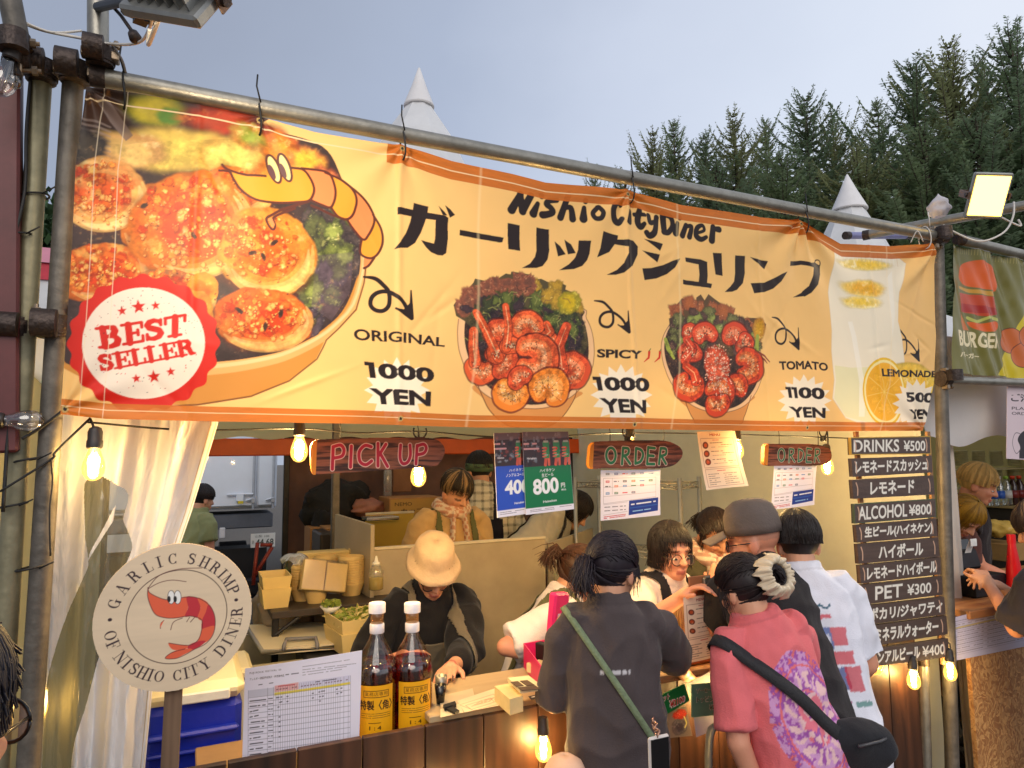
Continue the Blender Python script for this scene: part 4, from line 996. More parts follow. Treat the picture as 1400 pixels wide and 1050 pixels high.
cloth_wall('back_drape', (.68, 5.40, 0), (3.1, 5.40, 0), 0, 2.05, M_brown, ten, .035, 90, 8, 4)
hb = MB(); hb.box((1.3, 5.30, at(480, 611, 5.3).z), (3.7, .07, .125), None, .008); hb.build('header_beam', mat('orange_beam', C(206, 84, 24), .45, 0, .1, 8), ten)
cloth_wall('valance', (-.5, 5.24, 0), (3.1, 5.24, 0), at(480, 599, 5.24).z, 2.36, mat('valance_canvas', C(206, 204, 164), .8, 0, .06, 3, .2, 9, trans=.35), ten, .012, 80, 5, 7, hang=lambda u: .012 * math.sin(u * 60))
for x, y in ((.66, 5.3), (3.05, 5.3), (-.48, 5.3)):
 po = MB(); po.box((x, y, 1.0), (.04, .04, 2.0), None, .004); po.build('tent_leg', mat('black_frame', C(34, 32, 32), .5, .2, .2, 12), ten)
cu = thing('curtain', 'gathered white tarpaulin curtain with a clear window, lit amber under the banner at left', 'curtain', at(150, 1100, 2.1))
out_ = [(66, 560), (300, 566), (298, 580), (280, 640), (262, 700), (238, 770), (222, 850), (208, 945), (198, 1050), (180, 1300), (180, 1700), (20, 1700), (40, 1300), (62, 1000), (66, 800), (66, 600)]
win_ = [(114, 661), (128, 657), (128, 649), (138, 651), (161, 662), (175, 677), (168, 708), (171, 722), (180, 745), (176, 762), (160, 800), (150, 850), (134, 905), (118, 965), (96, 1040), (88, 1120), (60, 1120), (58, 1010), (62, 950), (76, 890), (92, 840), (108, 800), (120, 778), (122, 764), (115, 740), (114, 725)]
sl_ = [(160, 689), (156, 712), (122, 765), (124, 755), (142, 722)]
def build_curtain():
 NX, NY = 330, 560
 top, bot = at(150, 558, 2.12).z, 0.02
 re_ = np.array([[at(x, y, 2.12).x, at(x, y, 2.12).z] for x, y in [(301, 556), (298, 580), (280, 640), (262, 700), (238, 770), (222, 850), (208, 945), (198, 1050), (184, 1300), (176, 1900)]])
 le_ = np.array([[at(x, y, 2.12).x, at(x, y, 2.12).z] for x, y in [(70, 556), (66, 700), (64, 850), (58, 1000), (40, 1300), (30, 1900)]])
 v = np.arange(NY + 1) / NY; Zv = bot + (top - bot) * v
 XL = np.interp(Zv, le_[::-1, 1], le_[::-1, 0]); XR = np.interp(Zv, re_[::-1, 1], re_[::-1, 0])
 u = np.arange(NX + 1) / NX; uu, vv = np.meshgrid(u, v)
 X = XL[:, None] * (1 - uu) + XR[:, None] * uu; Zc = np.repeat(Zv[:, None], NX + 1, 1)
 f = (.040 * np.sin(uu * 19 + 2.2 * np.sin(vv * 2.5) + 2.4 * fbm(uu * 3, vv * 2, 6, 2)) + .014 * np.sin(uu * 43 + vv * 5)) * (.5 + fbm(uu * 4, vv * 2, 9, 2)) + .06 * (fbm(uu * 5, vv * 3, 8, 3) - .5) + .014 * (fbm(uu * 24, vv * 30, 4, 3) - .5)
 f *= .35 + .65 * np.clip(1.25 - vv, 0, 1)
 P = np.stack([X, 2.12 + f, Zc], -1)
 def to(p):
  q = at(p[0], p[1], 2.12); v_ = (q.z - bot) / (top - bot); l = np.interp(q.z, Zv, XL); r_ = np.interp(q.z, Zv, XR)
  return ((q.x - l) / (r_ - l) * NX, v_ * NY)
 sh = Sheet((0, 2.12, 0), (1, 0, 0), (0, 0, 1), 1, 1, .5, C(236, 230, 220), to=to)
 sh.nx, sh.ny = NX, NY; sh.gx, sh.gy = np.meshgrid(np.arange(NX + 1.0), np.arange(NY + 1.0)); sh.C = np.ones((NY + 1, NX + 1, 3)) * np.array(C(234, 234, 238))
 sh.C[np.abs(uu - .955) < .004] = C(196, 180, 156); sh.C[np.abs(uu - .985) < .003] = C(206, 190, 166)
 sh.C *= (1 - .10 * np.clip((fbm(uu * 6, vv * 9, 2) - .5) * 3, 0, 1))[..., None]
 wq = smooth_line(np.array(win_, float), 3, True)
 m2 = inside_mask(sh, wq) & ~inside_mask(sh, sl_)
 N_ = np.array((0, -1.0, 0))
 sheet_mesh('cloth', P, sh.C, mat_attr('white_tarp_print', .42, trans=.34, bump=.25, bscale=30), cu, 0, N_, ~m2)
 sheet_mesh('window', P, sh.C, mat_clear('clear_vinyl', (.90, .90, .82), .10, .12, haze=.36, hcol=C(176, 172, 146)), cu, 0, N_, m2)
build_curtain()
# -- the counter
CT = 1.015
ctr = thing('counter', 'dark brown stained plank counter along the front of the shrimp stall', 'counter', (1.2, 2.0, 0))
mb = MB(); x = -.42
while x < 2.72:
 w = .172 + .012 * rnd.random(); mb.box((x + w / 2, 2.0, (CT - .018) / 2), (w - .0035, .022, CT - .018 - .002 * rnd.random()), None, .002); x += w
M_plank = mat_wood('dark_stained_planks', C(40, 24, 16), C(88, 54, 36), .45, 2, 4.2, .35)
mb.build('front_panel', M_plank, ctr)
mb = MB(); mb.box((1.70, 2.165, CT - .014), (2.06, .30, .022), None, .003); mb.build('counter_top', mat_wood('pale_counter_board', C(176, 150, 112), C(198, 172, 132), .55, 0, 5, .1), ctr)
mb = MB(); mb.box((.35, 2.16, .925), (.60, .28, .02), None, .003); mb.build('lower_ledge', mat('plywood', C(150, 120, 84), .7, 0, .15, 6), ctr)
mb = MB(); mb.box((1.545, 2.31, .45), (2.33, .018, .88)); mb.build('back_panel', mat('plywood', C(150, 120, 84), .7, 0, .15, 6), ctr)
# -- kitchen partitions behind the counter
M_part = mat('grey_beige_panel', C(168, 154, 128), .5, 0, .16, 3, .08, 14)
def screen(name, tl, br, Y, th, m, label, cat='partition', z0=0, edge=None):
 a, b = at(*tl, Y), at(*br, Y); t = thing(name, label, cat, ((a.x + b.x) / 2, Y, z0))
 q = MB(); zt_ = a.z; q.box(((a.x + b.x) / 2, Y, (zt_ + z0) / 2), (b.x - a.x, th, zt_ - z0), None, .004); q.build('panel', m, t)
 q = MB(); q.box(((a.x + b.x) / 2, Y, zt_ + .006), (b.x - a.x, th + .008, .012)); q.build('edge_trim', mat('pale_edge', C(206, 196, 170), .5), t)
 return t
screen('partition_screen', (508, 752), (747, 900), 3.35, .018, M_part, 'wide grey beige partition panel behind the person in the bucket hat')
mb = MB(); a = at(458, 703, 3.95); b = at(507, 718, 3.3)
mb.prism([(a.x, a.y, .6), (b.x, b.y, .6), (b.x, b.y, b.z), (a.x, a.y, a.z)], (.018, 0, 0))
mb.build('partition_screen', M_part, None, label='narrow grey partition panel set edge-on beside the paper bowls', cat='partition')
screen('partition_screen', (500, 704), (565, 800), 4.35, .018, mat('mustard_panel', C(196, 160, 60), .55, 0, .06, 4), 'mustard yellow partition panel behind the paper bowls')
sd = MB(); a = at(747, 742, 3.38)
sd.prism([(a.x, 3.36, .55), (a.x + .62, 3.9, .55), (a.x + .62, 3.9, a.z), (a.x, 3.36, a.z)], (.0, .016, 0))
sd.build('partition_screen', M_part, None, label='grey side partition panel under the wire shelf', cat='partition')
# -- neighbouring stall at the right
ns = thing('neighbour_tent', 'white canvas tent of the neighbouring burger stall at right', 'tent', (4.7, 2.2, 0))
rf = MB(); pk = V((4.75, 3.8, 3.2)); cs = [V((3.18, 2.14, 2.32)), V((6.4, 2.14, 2.32)), V((6.4, 5.3, 2.32)), V((3.18, 5.3, 2.32))]
for i in range(4):
 a, b = cs[i], cs[(i + 1) % 4]
 rf.grid(lambda u, v: (a.lerp(b, u)).lerp(pk, v) - V((0, 0, .14 * math.sin(math.pi * v))), 10, 8)
rf.build('roof', M_white, ns, True)
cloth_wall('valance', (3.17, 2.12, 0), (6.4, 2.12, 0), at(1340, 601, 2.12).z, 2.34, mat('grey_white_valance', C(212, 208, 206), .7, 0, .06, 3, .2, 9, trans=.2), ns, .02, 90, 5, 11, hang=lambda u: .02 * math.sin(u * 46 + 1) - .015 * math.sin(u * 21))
cloth_wall('back_wall', (3.2, 5.2, 0), (6.4, 5.2, 0), 0, 2.33, mat('straw_canvas', C(190, 178, 118), .8, 0, .08, 3, .2, 9, trans=.25), ns, .02, 60, 5, 12)
cloth_wall('side_wall', (5.5, 2.15, 0), (5.5, 5.3, 0), 0, 2.33, mat('straw_canvas', C(190, 178, 118), .8, 0, .08, 3, .2, 9, trans=.25), ns, .02, 60, 5, 14)
cloth_wall('side_curtain', (at(1296, 700, 2.16).x, 2.16, 0), (at(1301, 700, 2.2).x + .05, 2.2, 0), .25, 1.98, mat('ivory_curtain', C(226, 214, 202), .7, 0, .06, 3, .2, 12, trans=.3), ns, .012, 20, 2, 13)
nc = thing('neighbour_counter', 'burger stall counter with a wooden top and a strand board front', 'counter', (4.2, 2.0, 0))
mb = MB(); mb.box((4.62, 2.28, 1.05), (2.95, .62, .035), None, .004); mb.build('counter_top', mat_wood('orange_wood', C(150, 92, 52), C(206, 148, 92), .5, 0, 8, .2), nc)
def mat_osb():
 m = mat('strand_board', C(160, 104, 52), .65, 0, .35, 26, .35, 50)
 n, l = m.node_tree.nodes, m.node_tree.links
 vo = n.new('ShaderNodeTexVoronoi'); vo.inputs['Scale'].default_value = 90; vo.inputs['Randomness'].default_value = 1
 tc = n.new('ShaderNodeTexCoord'); ns_ = n.new('ShaderNodeTexNoise'); ns_.inputs['Scale'].default_value = 9
 mp = n.new('ShaderNodeVectorMath'); mp.operation = 'MULTIPLY_ADD'; mp.inputs[1].default_value = (.25, .25, .25)
 l.new(tc.outputs['Object'], ns_.inputs[0]); l.new(ns_.outputs['Color'], mp.inputs[0]); l.new(tc.outputs['Object'], mp.inputs[2])
 st = n.new('ShaderNodeMapping'); st.inputs['Scale'].default_value = (1, 1, .45); st.inputs['Rotation'].default_value = (0, .5, 0)
 l.new(mp.outputs[0], st.inputs[0]); l.new(st.outputs[0], vo.inputs['Vector'])
 rp = n.new('ShaderNodeValToRGB'); rp.color_ramp.elements[0].color = C(158, 106, 60) + (1,); rp.color_ramp.elements[1].color = C(208, 158, 98) + (1,)
 rp.color_ramp.elements[0].position = .2; rp.color_ramp.elements[1].position = .9
 sp = n.new('ShaderNodeSeparateColor'); l.new(vo.outputs['Color'], sp.inputs[0]); l.new(sp.outputs[0], rp.inputs[0])
 l.new(rp.outputs[0], n['Principled BSDF'].inputs['Base Color']); return m
zq = at(1320, 1050, 2.0).z
mb = MB(); mb.box((4.62, 2.0, .62), (2.93, .02, .82)); mb.build('strand_board_front', mat_osb(), nc)
mb = MB(); mb.box((4.62, 2.04, .1), (2.9, .02, .2)); mb.build('base_panel', mat('dark_base', C(40, 34, 30), .8), nc)
# -- tents behind
def peak_tent(px, py, d, label, capw=.22, caph=.62, name='peaked_tent'):
 top = CAM + ray(px, py) * d; t = thing(name, label, 'tent', (top.x, top.y, 0), 'white peaked tents behind the stall')
 H = top.z; prof = [(2.6, 2.35 - H), (1.9, 2.80 - H), (1.35, -caph * 3.9), (.98, -caph * 2.9), (.60, -caph * 1.8), (capw * .86, -caph), (capw * .5, -caph * .6)]
 mb = MB(); mb.lathe(prof, top, n=8); mb.build('roof', M_white, t)
 mb = MB(); mb.lathe([(capw, -caph), (capw + .008, -caph + .02), (capw * .52, -caph * .5), (.02, -.02), (.001, 0)], top, n=24); mb.build('peak_cap', mat('cap_white', C(226, 222, 220), .5, 0, .05, 6), t, 40)
 for a in range(4):
  p = top + V((2.45 * math.cos(a * 1.57 + .78), 2.45 * math.sin(a * 1.57 + .78), 0)); mb = MB(); mb.box((p.x, p.y, 1.2), (.06, .06, 2.4)); mb.build('leg', M_steel, t)
 mb = MB(); mb.lathe([(2.6, 2.35 - H), (2.6, 2.08 - H)], top, n=16); mb.build('valance', M_white, t, 25)
peak_tent(573, 92, 12, 'pointed white tent peak rising behind the middle of the banner pipe', .26, .74)
peak_tent(1158, 238, 14, 'pointed white tent peak in front of the dark conifers at right', .34, .78)
rt = thing('striped_tent', 'pink roofed tent with a red stripe behind the left posts', 'tent', at(45, 600, 15) * 1); rt.location.z = 0
c = rt.location; z1 = at(45, 388, 15).z; z2 = at(45, 366, 15).z; z3 = at(45, 318, 15).z
mb = MB(); mb.box((c.x - .4, 16, z1 / 2), (4.6, 2.8, z1)); mb.build('wall', M_white, rt)
mb = MB(); mb.box((c.x - .4, 16, (z1 + z2) / 2), (4.7, 2.9, z2 - z1)); mb.build('stripe', mat('red_stripe', C(190, 40, 60), .6), rt)
mb = MB(); mb.prism([(c.x - 2.8, 14.5, z2), (c.x + 2.0, 14.5, z2), (c.x + 1.6, 16, z3), (c.x - 2.4, 16, z3)], (0, .02, .01)); mb.prism([(c.x - 2.8, 17.5, z2), (c.x + 2.0, 17.5, z2), (c.x + 1.6, 16.05, z3), (c.x - 2.4, 16.05, z3)], (0, .02, .01)); mb.build('roof', mat('pink_roof', C(206, 128, 142), .6, 0, .06, 2), rt)
# -- truck seen through the back opening
tk = thing('box_truck', 'white box truck with rear doors and a number plate behind the stall', 'truck', (-.2, 7.4, 0))
M_tw = mat('truck_white', C(206, 214, 226), .35, 0, .04, 5, coat=.2)
M_td = mat('truck_black', C(24, 25, 30), .5, .1, .2, 9)
zb_ = at(330, 700, 7.2).z
mb = MB(); mb.box((-.28, 9.6, (zb_ + 2.75) / 2 + .02), (2.2, 4.6, 2.75 - zb_), None, .02); mb.build('cargo_box', M_tw, tk)
sx = at(352, 660, 7.25).x
for xa, xb in ((-1.32, sx - .01), (sx + .01, .78)):
 q = MB(); q.box(((xa + xb) / 2, 7.28, (zb_ + 2.7) / 2), (xb - xa, .035, 2.6 - zb_), None, .01); d_ = q.build('rear_door', M_tw, tk)
 q = MB()
 for px in ((347, 374) if xa < 0 else ()):
  x = at(px, 660, 7.24).x; q.tube([(x, 7.25, zb_ + .02), (x, 7.25, 2.6)], .012, 8); z = at(350, 684, 7.25).z; q.box((x, 7.24, z), (.04, .03, .05), None, .004); q.tube([(x - .07, 7.235, z + .0), (x, 7.235, z + .02)], .01, 6)
 if xa < 0:
  q.build('lock_rod', mat('rod_grey', C(170, 176, 186), .4, .4), d_)
  a = at(328, 680, 7.24); q = MB(); q.box((a.x, 7.24, a.z), (.07, .03, .08), None, .006); q.tube([(a.x - .12, 7.235, a.z + .03), (a.x + .12, 7.235, a.z + .03)], .01, 6); q.build('latch', M_tw, d_)
  a = at(329, 687, 7.2); q = MB(); q.box((a.x, 7.21, a.z), (.05, .01, .025)); q.build('tag', mat('yellow_tag', C(200, 180, 40), .5), d_)
q = MB(); q.box((-.28, 7.6, zb_ - .10), (2.15, .5, .14), None, .01); q.build('chassis_rail', mat('rail_grey', C(90, 96, 108), .5, .3), tk)
q = MB(); q.box((-.28, 7.75, .62), (2.1, .3, .5)); q.box((-.28, 7.4, .52), (2.1, .12, .16), None, .02); q.build('bumper', M_td, tk)
for x in (-1.05, .5):
 q = MB(); q.tube([(x - .14, 8.6, .42), (x + .14, 8.6, .42)], .42, 28); w_ = q.build('wheel', M_td, tk, 40)
 q = MB(); q.tube([(x - .15, 8.6, .42), (x + .15, 8.6, .42)], .2, 20); q.build('rim', M_steel, w_, 40)
pl = panel((343, 730), (376, 747), 7.2, .004, C(226, 226, 222))
pl.text('44 68', [(350, 737), (374, 736), (374, 745), (350, 746)], C(20, 40, 30), .02); pl.text('山梨 100', [(349, 731.5), (368, 731), (368, 734.5), (349, 735)], C(20, 40, 30)); pl.text('あ', [(344.5, 739), (347.5, 739), (347.5, 744), (344.5, 744)], C(20, 40, 30))
pl.build('number_plate', mat_attr('plate', .4), tk, .008)
a = at(304, 729, 7.2); q = MB(); q.box((a.x, 7.22, a.z), (.05, .03, .10), None, .006); q.build('tail_lamp', mat('lamp_white', C(210, 210, 214), .3), tk)
q = MB(); q.box((at(300, 800, 6.4).x, 6.3, .004), (1.6, 1.2, .008)); q.build('paving', mat('grey_paving', C(140, 138, 132), .85, 0, .2, 18, .3, 60), kind='structure')
# -- trees
M_bark = mat('bark', C(74, 62, 52), .9, 0, .3, 12, .6, 30)
def needle_mat(nm, c):
 m = mat(nm, c, .75, 0, .35, .9, trans=.4)
 return m
M_need = [needle_mat('larch_needles', C(150, 166, 126)), needle_mat('spruce_needles', C(140, 158, 124)), needle_mat('olive_needles', C(164, 168, 122))]
def conifer_mesh(seed, Hh, Rr):
 r = random.Random(seed); vs, fs = [], []; bk = MB()
 bk.tube([(0, 0, 0), (0, 0, Hh * .5), (.1, 0, Hh * .97)], [Rr * .10, Rr * .055, .02], 7)
 z = Hh * .12
 while z < Hh * .985:
  f = 1 - (z / Hh); L0 = Rr * min(1.0, (f * 1.9 + .015) ** .88) * (.6 + .6 * r.random())
  nb = 6 if f > .12 else 4; a0 = r.random() * 6.28
  for i in range(nb):
   a = a0 + i * 6.28 / nb + (r.random() - .5) * .6; L = L0 * (.4 + .8 * r.random()); up = .22 + .75 * (1 - f) ** 2 + .35 * r.random()
   dirv = V((math.cos(a), math.sin(a), 0)); sv = V((-math.sin(a), math.cos(a), 0))
   pts = [V((0, 0, z)) + dirv * (L * t) + V((0, 0, L * (up * t * t - .22 * t * (1 - t)))) for t in (0, .33, .66, 1)]
   bk.tube(pts, [.05 + .01 * L, .03, .02, .008], 4, False)
   n_ = max(8, int(L * 34))
   for k in range(n_):
    t = .12 + .9 * (k + r.random()) / n_; t = min(t, 1.02)
    p = V((0, 0, z)) + dirv * (L * t) + V((0, 0, L * (up * t * t - .22 * t * (1 - t))))
    for side in (-1, 1):
     ln = (.17 + .26 * r.random()) * (1.15 - .5 * t) * (.5 + .16 * L); dv = (dirv * (.5 + .3 * r.random()) + sv * side * (.6 + .5 * r.random()) + V((0, 0, .35 * r.random() + .25 * (1 - f)))).normalized()
     w = ln * (.13 + .13 * r.random()); q = p + V((0, 0, (r.random() - .6) * .16))
     nrm = dv.cross(V((r.random() - .5, r.random() - .5, 1))).normalized(); k0 = len(vs)
     vs += [q - nrm * w * .3, q + dv * ln * .5 - nrm * w, q + dv * ln, q + dv * ln * .55 + nrm * w]; fs.append((k0, k0 + 1, k0 + 2, k0 + 3))
  z += Hh * (.016 + .012 * r.random()) * (1.0 if f > .15 else .8)
 cm = bpy.data.meshes.new('crown'); cm.from_pydata([tuple(v) for v in vs], [], fs)
 tm = bk.mesh('trunk'); tm.materials.append(M_bark)
 return cm, tm
_con = [conifer_mesh(11 + i, 20, 4.8) for i in range(3)]
def conifer(px, py, d, k, sc, label, m=0, rot=0.0):
 top = CAM + ray(px, py) * d; t = thing('conifer_tree', label, 'tree', (top.x, top.y, 0), 'conifers behind the stalls')
 for nm, me in zip(('crown', 'trunk'), _con[k]):
  if nm == 'crown':
   key = (k, m)
   if key not in _cm: c_ = me.copy(); c_.materials.append(M_need[m]); _cm[key] = c_
   me = _cm[key]
  o = bpy.data.objects.new(nm, me); COL.objects.link(o); o.parent = t; o.scale = (sc, sc, top.z / 20); o.rotation_euler.z = rot
_cm = {}
for i, a in enumerate([(812, 224, 44, 0, .8, 'small distant conifer tip left of the tree group, just over the banner pipe'), (848, 226, 44, 1, .75, 'small distant conifer tip, second from the left over the pipe'),
  (893, 176, 36, 2, .85, 'slim dark conifer at the left end of the dense group'), (921, 164, 37, 0, .9, 'dark conifer just right of the leftmost tall one'), (962, 176, 36, 1, .85, 'conifer with a blunt crown, third in the dense group'),
  (1002, 150, 35, 2, .95, 'conifer with a forked looking tip left of the tall middle one'), (1046, 160, 38, 0, .9, 'conifer squeezed between two taller crowns above the katakana headline'), (1101, 122, 34, 1, 1.05, 'tall middle conifer with a sharp spire'),
  (1136, 150, 36, 2, .95, 'conifer leaning on the right flank of the tall middle one'), (1196, 135, 36, 0, .95, 'feathery conifer in the gap left of the big right clump'), (1246, 78, 31, 1, 1.05, 'tall conifer at the left of the big clump above the lit floodlight'),
  (1296, 54, 31, 2, 1.15, 'tallest broad conifer with a feathery spire above the floodlight'), (1340, 80, 33, 0, 1.0, 'conifer right behind the floodlight'), (1378, 30, 28, 1, 1.0, 'tall conifer at the right edge of the photo'),
  (1425, 60, 30, 2, 1.1, 'conifer cut off by the right edge of the photo'), (1068, 205, 28, 1, .95, 'lower conifer in front of the tall middle one'), (980, 215, 29, 0, .9, 'lower conifer in front at the left of the group'), (1170, 200, 28, 2, .95, 'lower conifer behind the right tent peak'),
  (1260, 170, 26, 0, 1.0, 'lower bushy conifer left of the floodlight'), (1330, 150, 25, 1, 1.05, 'lower bushy conifer behind the floodlight pipe')]):
 conifer(*a, m=i % 3, rot=i * 1.3)
lt = thing('broadleaf_tree', 'dark round broadleaf tree far behind the left posts', 'tree', (lambda p: (p.x, p.y, 0))(CAM + ray(58, 300) * 40))
c = V(lt.location); zt_ = (CAM + ray(58, 258) * 40).z; r = random.Random(4); mb = MB()
for i in range(5200):
 u = V((r.gauss(0, 1), r.gauss(0, 1), r.gauss(0, 1))).normalized(); k = (.55 + .45 * r.random()) * (1 + .28 * mnoise.noise(u * 2.4))
 p = c + V((0, 0, zt_ - 5)) + V((u.x * 6.5 * k, u.y * 5 * k, u.z * 4.6 * k)); s_ = .22 + .2 * r.random()
 a, b = V((r.random() - .5, r.random() - .5, r.random() - .5)).normalized() * s_, V((r.random() - .5, r.random() - .5, r.random() - .5)).normalized() * s_
 mb.add([p - a, p - b, p + a, p + b], [(0, 1, 2, 3)])
mb.build('crown', mat('dark_leaves', C(58, 84, 48), .7, 0, .35, 1.2, trans=.2), lt)
mb = MB(); mb.tube([c, c + V((0, 0, zt_ - 4))], [.4, .15], 8); mb.build('trunk', M_bark, lt)
# -- printed and painted flat things: a sheet between four traced corners
def homog(src):
 A = []; dst = [(0, 1), (1, 1), (1, 0), (0, 0)]
 for (x, y), (u, v) in zip(src, dst):
  A.append([x, y, 1, 0, 0, 0, -u * x, -u * y, -u]); A.append([0, 0, 0, x, y, 1, -v * x, -v * y, -v])
 return np.linalg.svd(np.array(A, float))[2][-1].reshape(3, 3)
class Quad(Sheet):
 def __init__(s, px4, Y, res, base):
  Ys = Y if isinstance(Y, (list, tuple)) else [Y] * 4
  s.w4 = [np.array(at(x, y, Yk)) for (x, y), Yk in zip(px4, Ys)]
  s.H = homog(px4)
  wid = np.linalg.norm(s.w4[1] - s.w4[0]); hei = np.linalg.norm(s.w4[0] - s.w4[3])
  Sheet.__init__(s, s.w4[3], (1, 0, 0), (0, 0, 1), wid, hei, res, base, to=s.hp)
  s.wid, s.hei = wid, hei
 def hp(s, p):
  q = s.H @ np.array([p[0], p[1], 1.0]); return (q[0] / q[2] * s.nx, q[1] / q[2] * s.ny)
 def make(s, name, material, parent=None, thick=0.0, bend=None, keep=None, **kw):
  u, v = np.meshgrid(np.arange(s.nx + 1) / s.nx, np.arange(s.ny + 1) / s.ny); u_, v_ = u[..., None], v[..., None]
  tl, tr, br, bl = s.w4
  P = (bl * (1 - u_) + br * u_) * (1 - v_) + (tl * (1 - u_) + tr * u_) * v_
  N_ = np.cross(br - bl, tl - bl); N_ = N_ / np.linalg.norm(N_)
  if bend is not None: P = P + bend(u, v)[..., None] * N_
  return sheet_mesh(name, P, s.C, material, parent, thick, N_, keep, **kw)
M_paper = mat_attr('printed_paper', .6, trans=.15)
M_gloss = mat_attr('glossy_print', .28, coat=.2)
M_wpaint = mat_attr('painted_wood', .6, bump=.2, bscale=60)
def dash(s, p0, p1, w, col, a=1.0, gap=.25, seed=1, seg=3.2):
 r = random.Random(seed); L = math.hypot(p1[0] - p0[0], p1[1] - p0[1]); t = 0
 while t < L:
  l = seg * (.4 + r.random());
  if r.random() > gap:
   f = lambda k: (p0[0] + (p1[0] - p0[0]) * min(1, k / L), p0[1] + (p1[1] - p0[1]) * min(1, k / L))
   s.stroke([f(t), f(t + l * .75)], w, col, a)
  t += l
# -- round sign on a stake
def round_sign():
 Y = 1.72; c = at(240, 843, Y); R_ = (at(348, 843, Y).x - at(132, 843, Y).x) / 2
 t = thing('round_sign', 'round plywood sign with a red shrimp and curved lettering on a wooden stake', 'sign', (c.x - .01, Y + .02, 0))
 s = Sheet((c.x - R_, Y, c.z - R_), (1, 0, 0), (0, 0, 1), 2 * R_, 2 * R_, .0011, C(222, 198, 166))
 k = fbm(s.gx * .006, s.gy * .05, 4, 4)[..., None]; s.C *= .93 + .16 * k
 k = fbm(s.gx * .03, s.gy * .2, 9, 3)[..., None]; s.C *= .97 + .06 * k
 cx, cy = s.nx / 2, s.ny / 2; RR = s.nx / 2; INKB = C(52, 30, 40)
 idt = lambda p: p
 ring = [(cx + RR * .635 * math.cos(a) + RR * .03, cy + RR * .635 * math.sin(a)) for a in np.linspace(0, 6.2832, 90)]
 s.stroke(ring, 1.7, C(70, 46, 40), to=idt)
 def letter(ch, ang, flip, h=.155):
  w, st = serif_strokes(ch, .155, .05); a = math.radians(ang); rad = RR * .80
  px, py = cx + rad * math.cos(a), cy + rad * math.sin(a); hh = RR * h
  up = (math.cos(a), math.sin(a)) if not flip else (-math.cos(a), -math.sin(a)); rt = (up[1], -up[0])
  for pts, ws in st:
   P = [(px + rt[0] * (x - w / 2) * hh + up[0] * (y - .5) * hh, py + rt[1] * (x - w / 2) * hh + up[1] * (y - .5) * hh) for x, y in pts]
   s.stroke(P, [q * hh for q in ws], INKB, to=idt)
 for ch, a in zip('GARLICSHRIMP', (162, 147, 132, 118, 107, 95, 77, 64, 52, 42.5, 33, 22)): letter(ch, a, False)
 for ch, a in zip('OFNISHIOCITYDINER', (192, 201, 216, 224.5, 233, 242, 249.5, 257.5, 273.5, 281.5, 289, 300, 318, 328, 338, 348.5, 358.5)): letter(ch, a, True)
 for a in (177, 11): s.stroke([(cx + RR * .8 * math.cos(math.radians(a)) - .5, cy + RR * .8 * math.sin(math.radians(a))), (cx + RR * .8 * math.cos(math.radians(a)) + .5, cy + RR * .8 * math.sin(math.radians(a)))], RR * .045, INKB, to=idt)
 z = lambda l: [(130 + x / 4.565, 730 + y / 4.565) for x, y in l]
 O_, R1 = C(226, 96, 62), C(190, 44, 54); LN = C(96, 40, 40)
 s.poly(z([(330, 335), (340, 365), (380, 390), (440, 410), (520, 400), (575, 392), (582, 430), (575, 480), (560, 515), (500, 525), (430, 522), (375, 500), (345, 450), (328, 380)]), O_, sm=True)
 s.poly(z([(572, 392), (640, 400), (658, 430), (655, 480), (640, 522), (600, 515), (560, 515), (580, 460)]), R1, sm=True)
 s.poly(z([(640, 400), (680, 412), (708, 440), (690, 500), (668, 538), (640, 522), (658, 460)]), O_, sm=True)
 s.poly(z([(708, 440), (735, 475), (750, 540), (745, 580), (700, 585), (665, 596), (668, 538), (690, 490)]), R1, sm=True)
 s.poly(z([(745, 575), (735, 625), (712, 660), (680, 680), (640, 668), (655, 640), (665, 598), (700, 582)]), O_, sm=True)
 s.poly(z([(690, 670), (650, 705), (600, 725), (575, 708), (600, 685), (650, 668)]), R1, sm=True)
 s.poly(z([(575, 695), (520, 692), (460, 680), (470, 710), (500, 725), (570, 715)]), O_, sm=True); s.poly(z([(590, 715), (520, 722), (470, 745), (438, 775), (500, 778), (560, 750), (605, 726)]), O_, sm=True)
 for l in ([(330, 335), (345, 370), (440, 410), (520, 400), (620, 394), (700, 432), (740, 490), (750, 560), (735, 630), (690, 685), (620, 720), (560, 755), (500, 778), (438, 776), (480, 740), (560, 718)], [(330, 335), (330, 400), (370, 495), (430, 522), (500, 525), (580, 512), (640, 522), (668, 545), (665, 600), (640, 665), (580, 695), (460, 681)],
      [(330, 340), (400, 260), (520, 220), (668, 212)], [(332, 342), (400, 305), (480, 288), (568, 298)], [(430, 540), (410, 560), (408, 590)], [(545, 525), (490, 550), (472, 598)], [(590, 520), (572, 548)], [(620, 522), (595, 550)]):
  s.stroke(z(l), 1.6, LN, .9, sm=True)
 s.poly(z([(430, 540), (408, 560), (405, 590), (420, 560)]), O_)
 for x in (475, 515):
  s.poly(z([(x + 22 * math.cos(a), 395 + 42 * math.sin(a)) for a in np.linspace(0, 6.28, 24)]), C(236, 232, 226)); s.stroke(z([(x + 22 * math.cos(a), 395 + 42 * math.sin(a)) for a in np.linspace(0, 6.28, 24)]), 1.2, C(90, 80, 80))
 for x in (461, 500): s.poly(z([(x + 11 * math.cos(a), 407 + 20 * math.sin(a)) for a in np.linspace(0, 6.28, 20)]), C(30, 26, 28))
 gx, gy = np.meshgrid(np.arange(s.nx) + .5, np.arange(s.ny) + .5)
 s.build('board', mat_attr('plywood_face', .55), t, .014, keep=np.hypot(gx - cx, gy - cy) < RR)
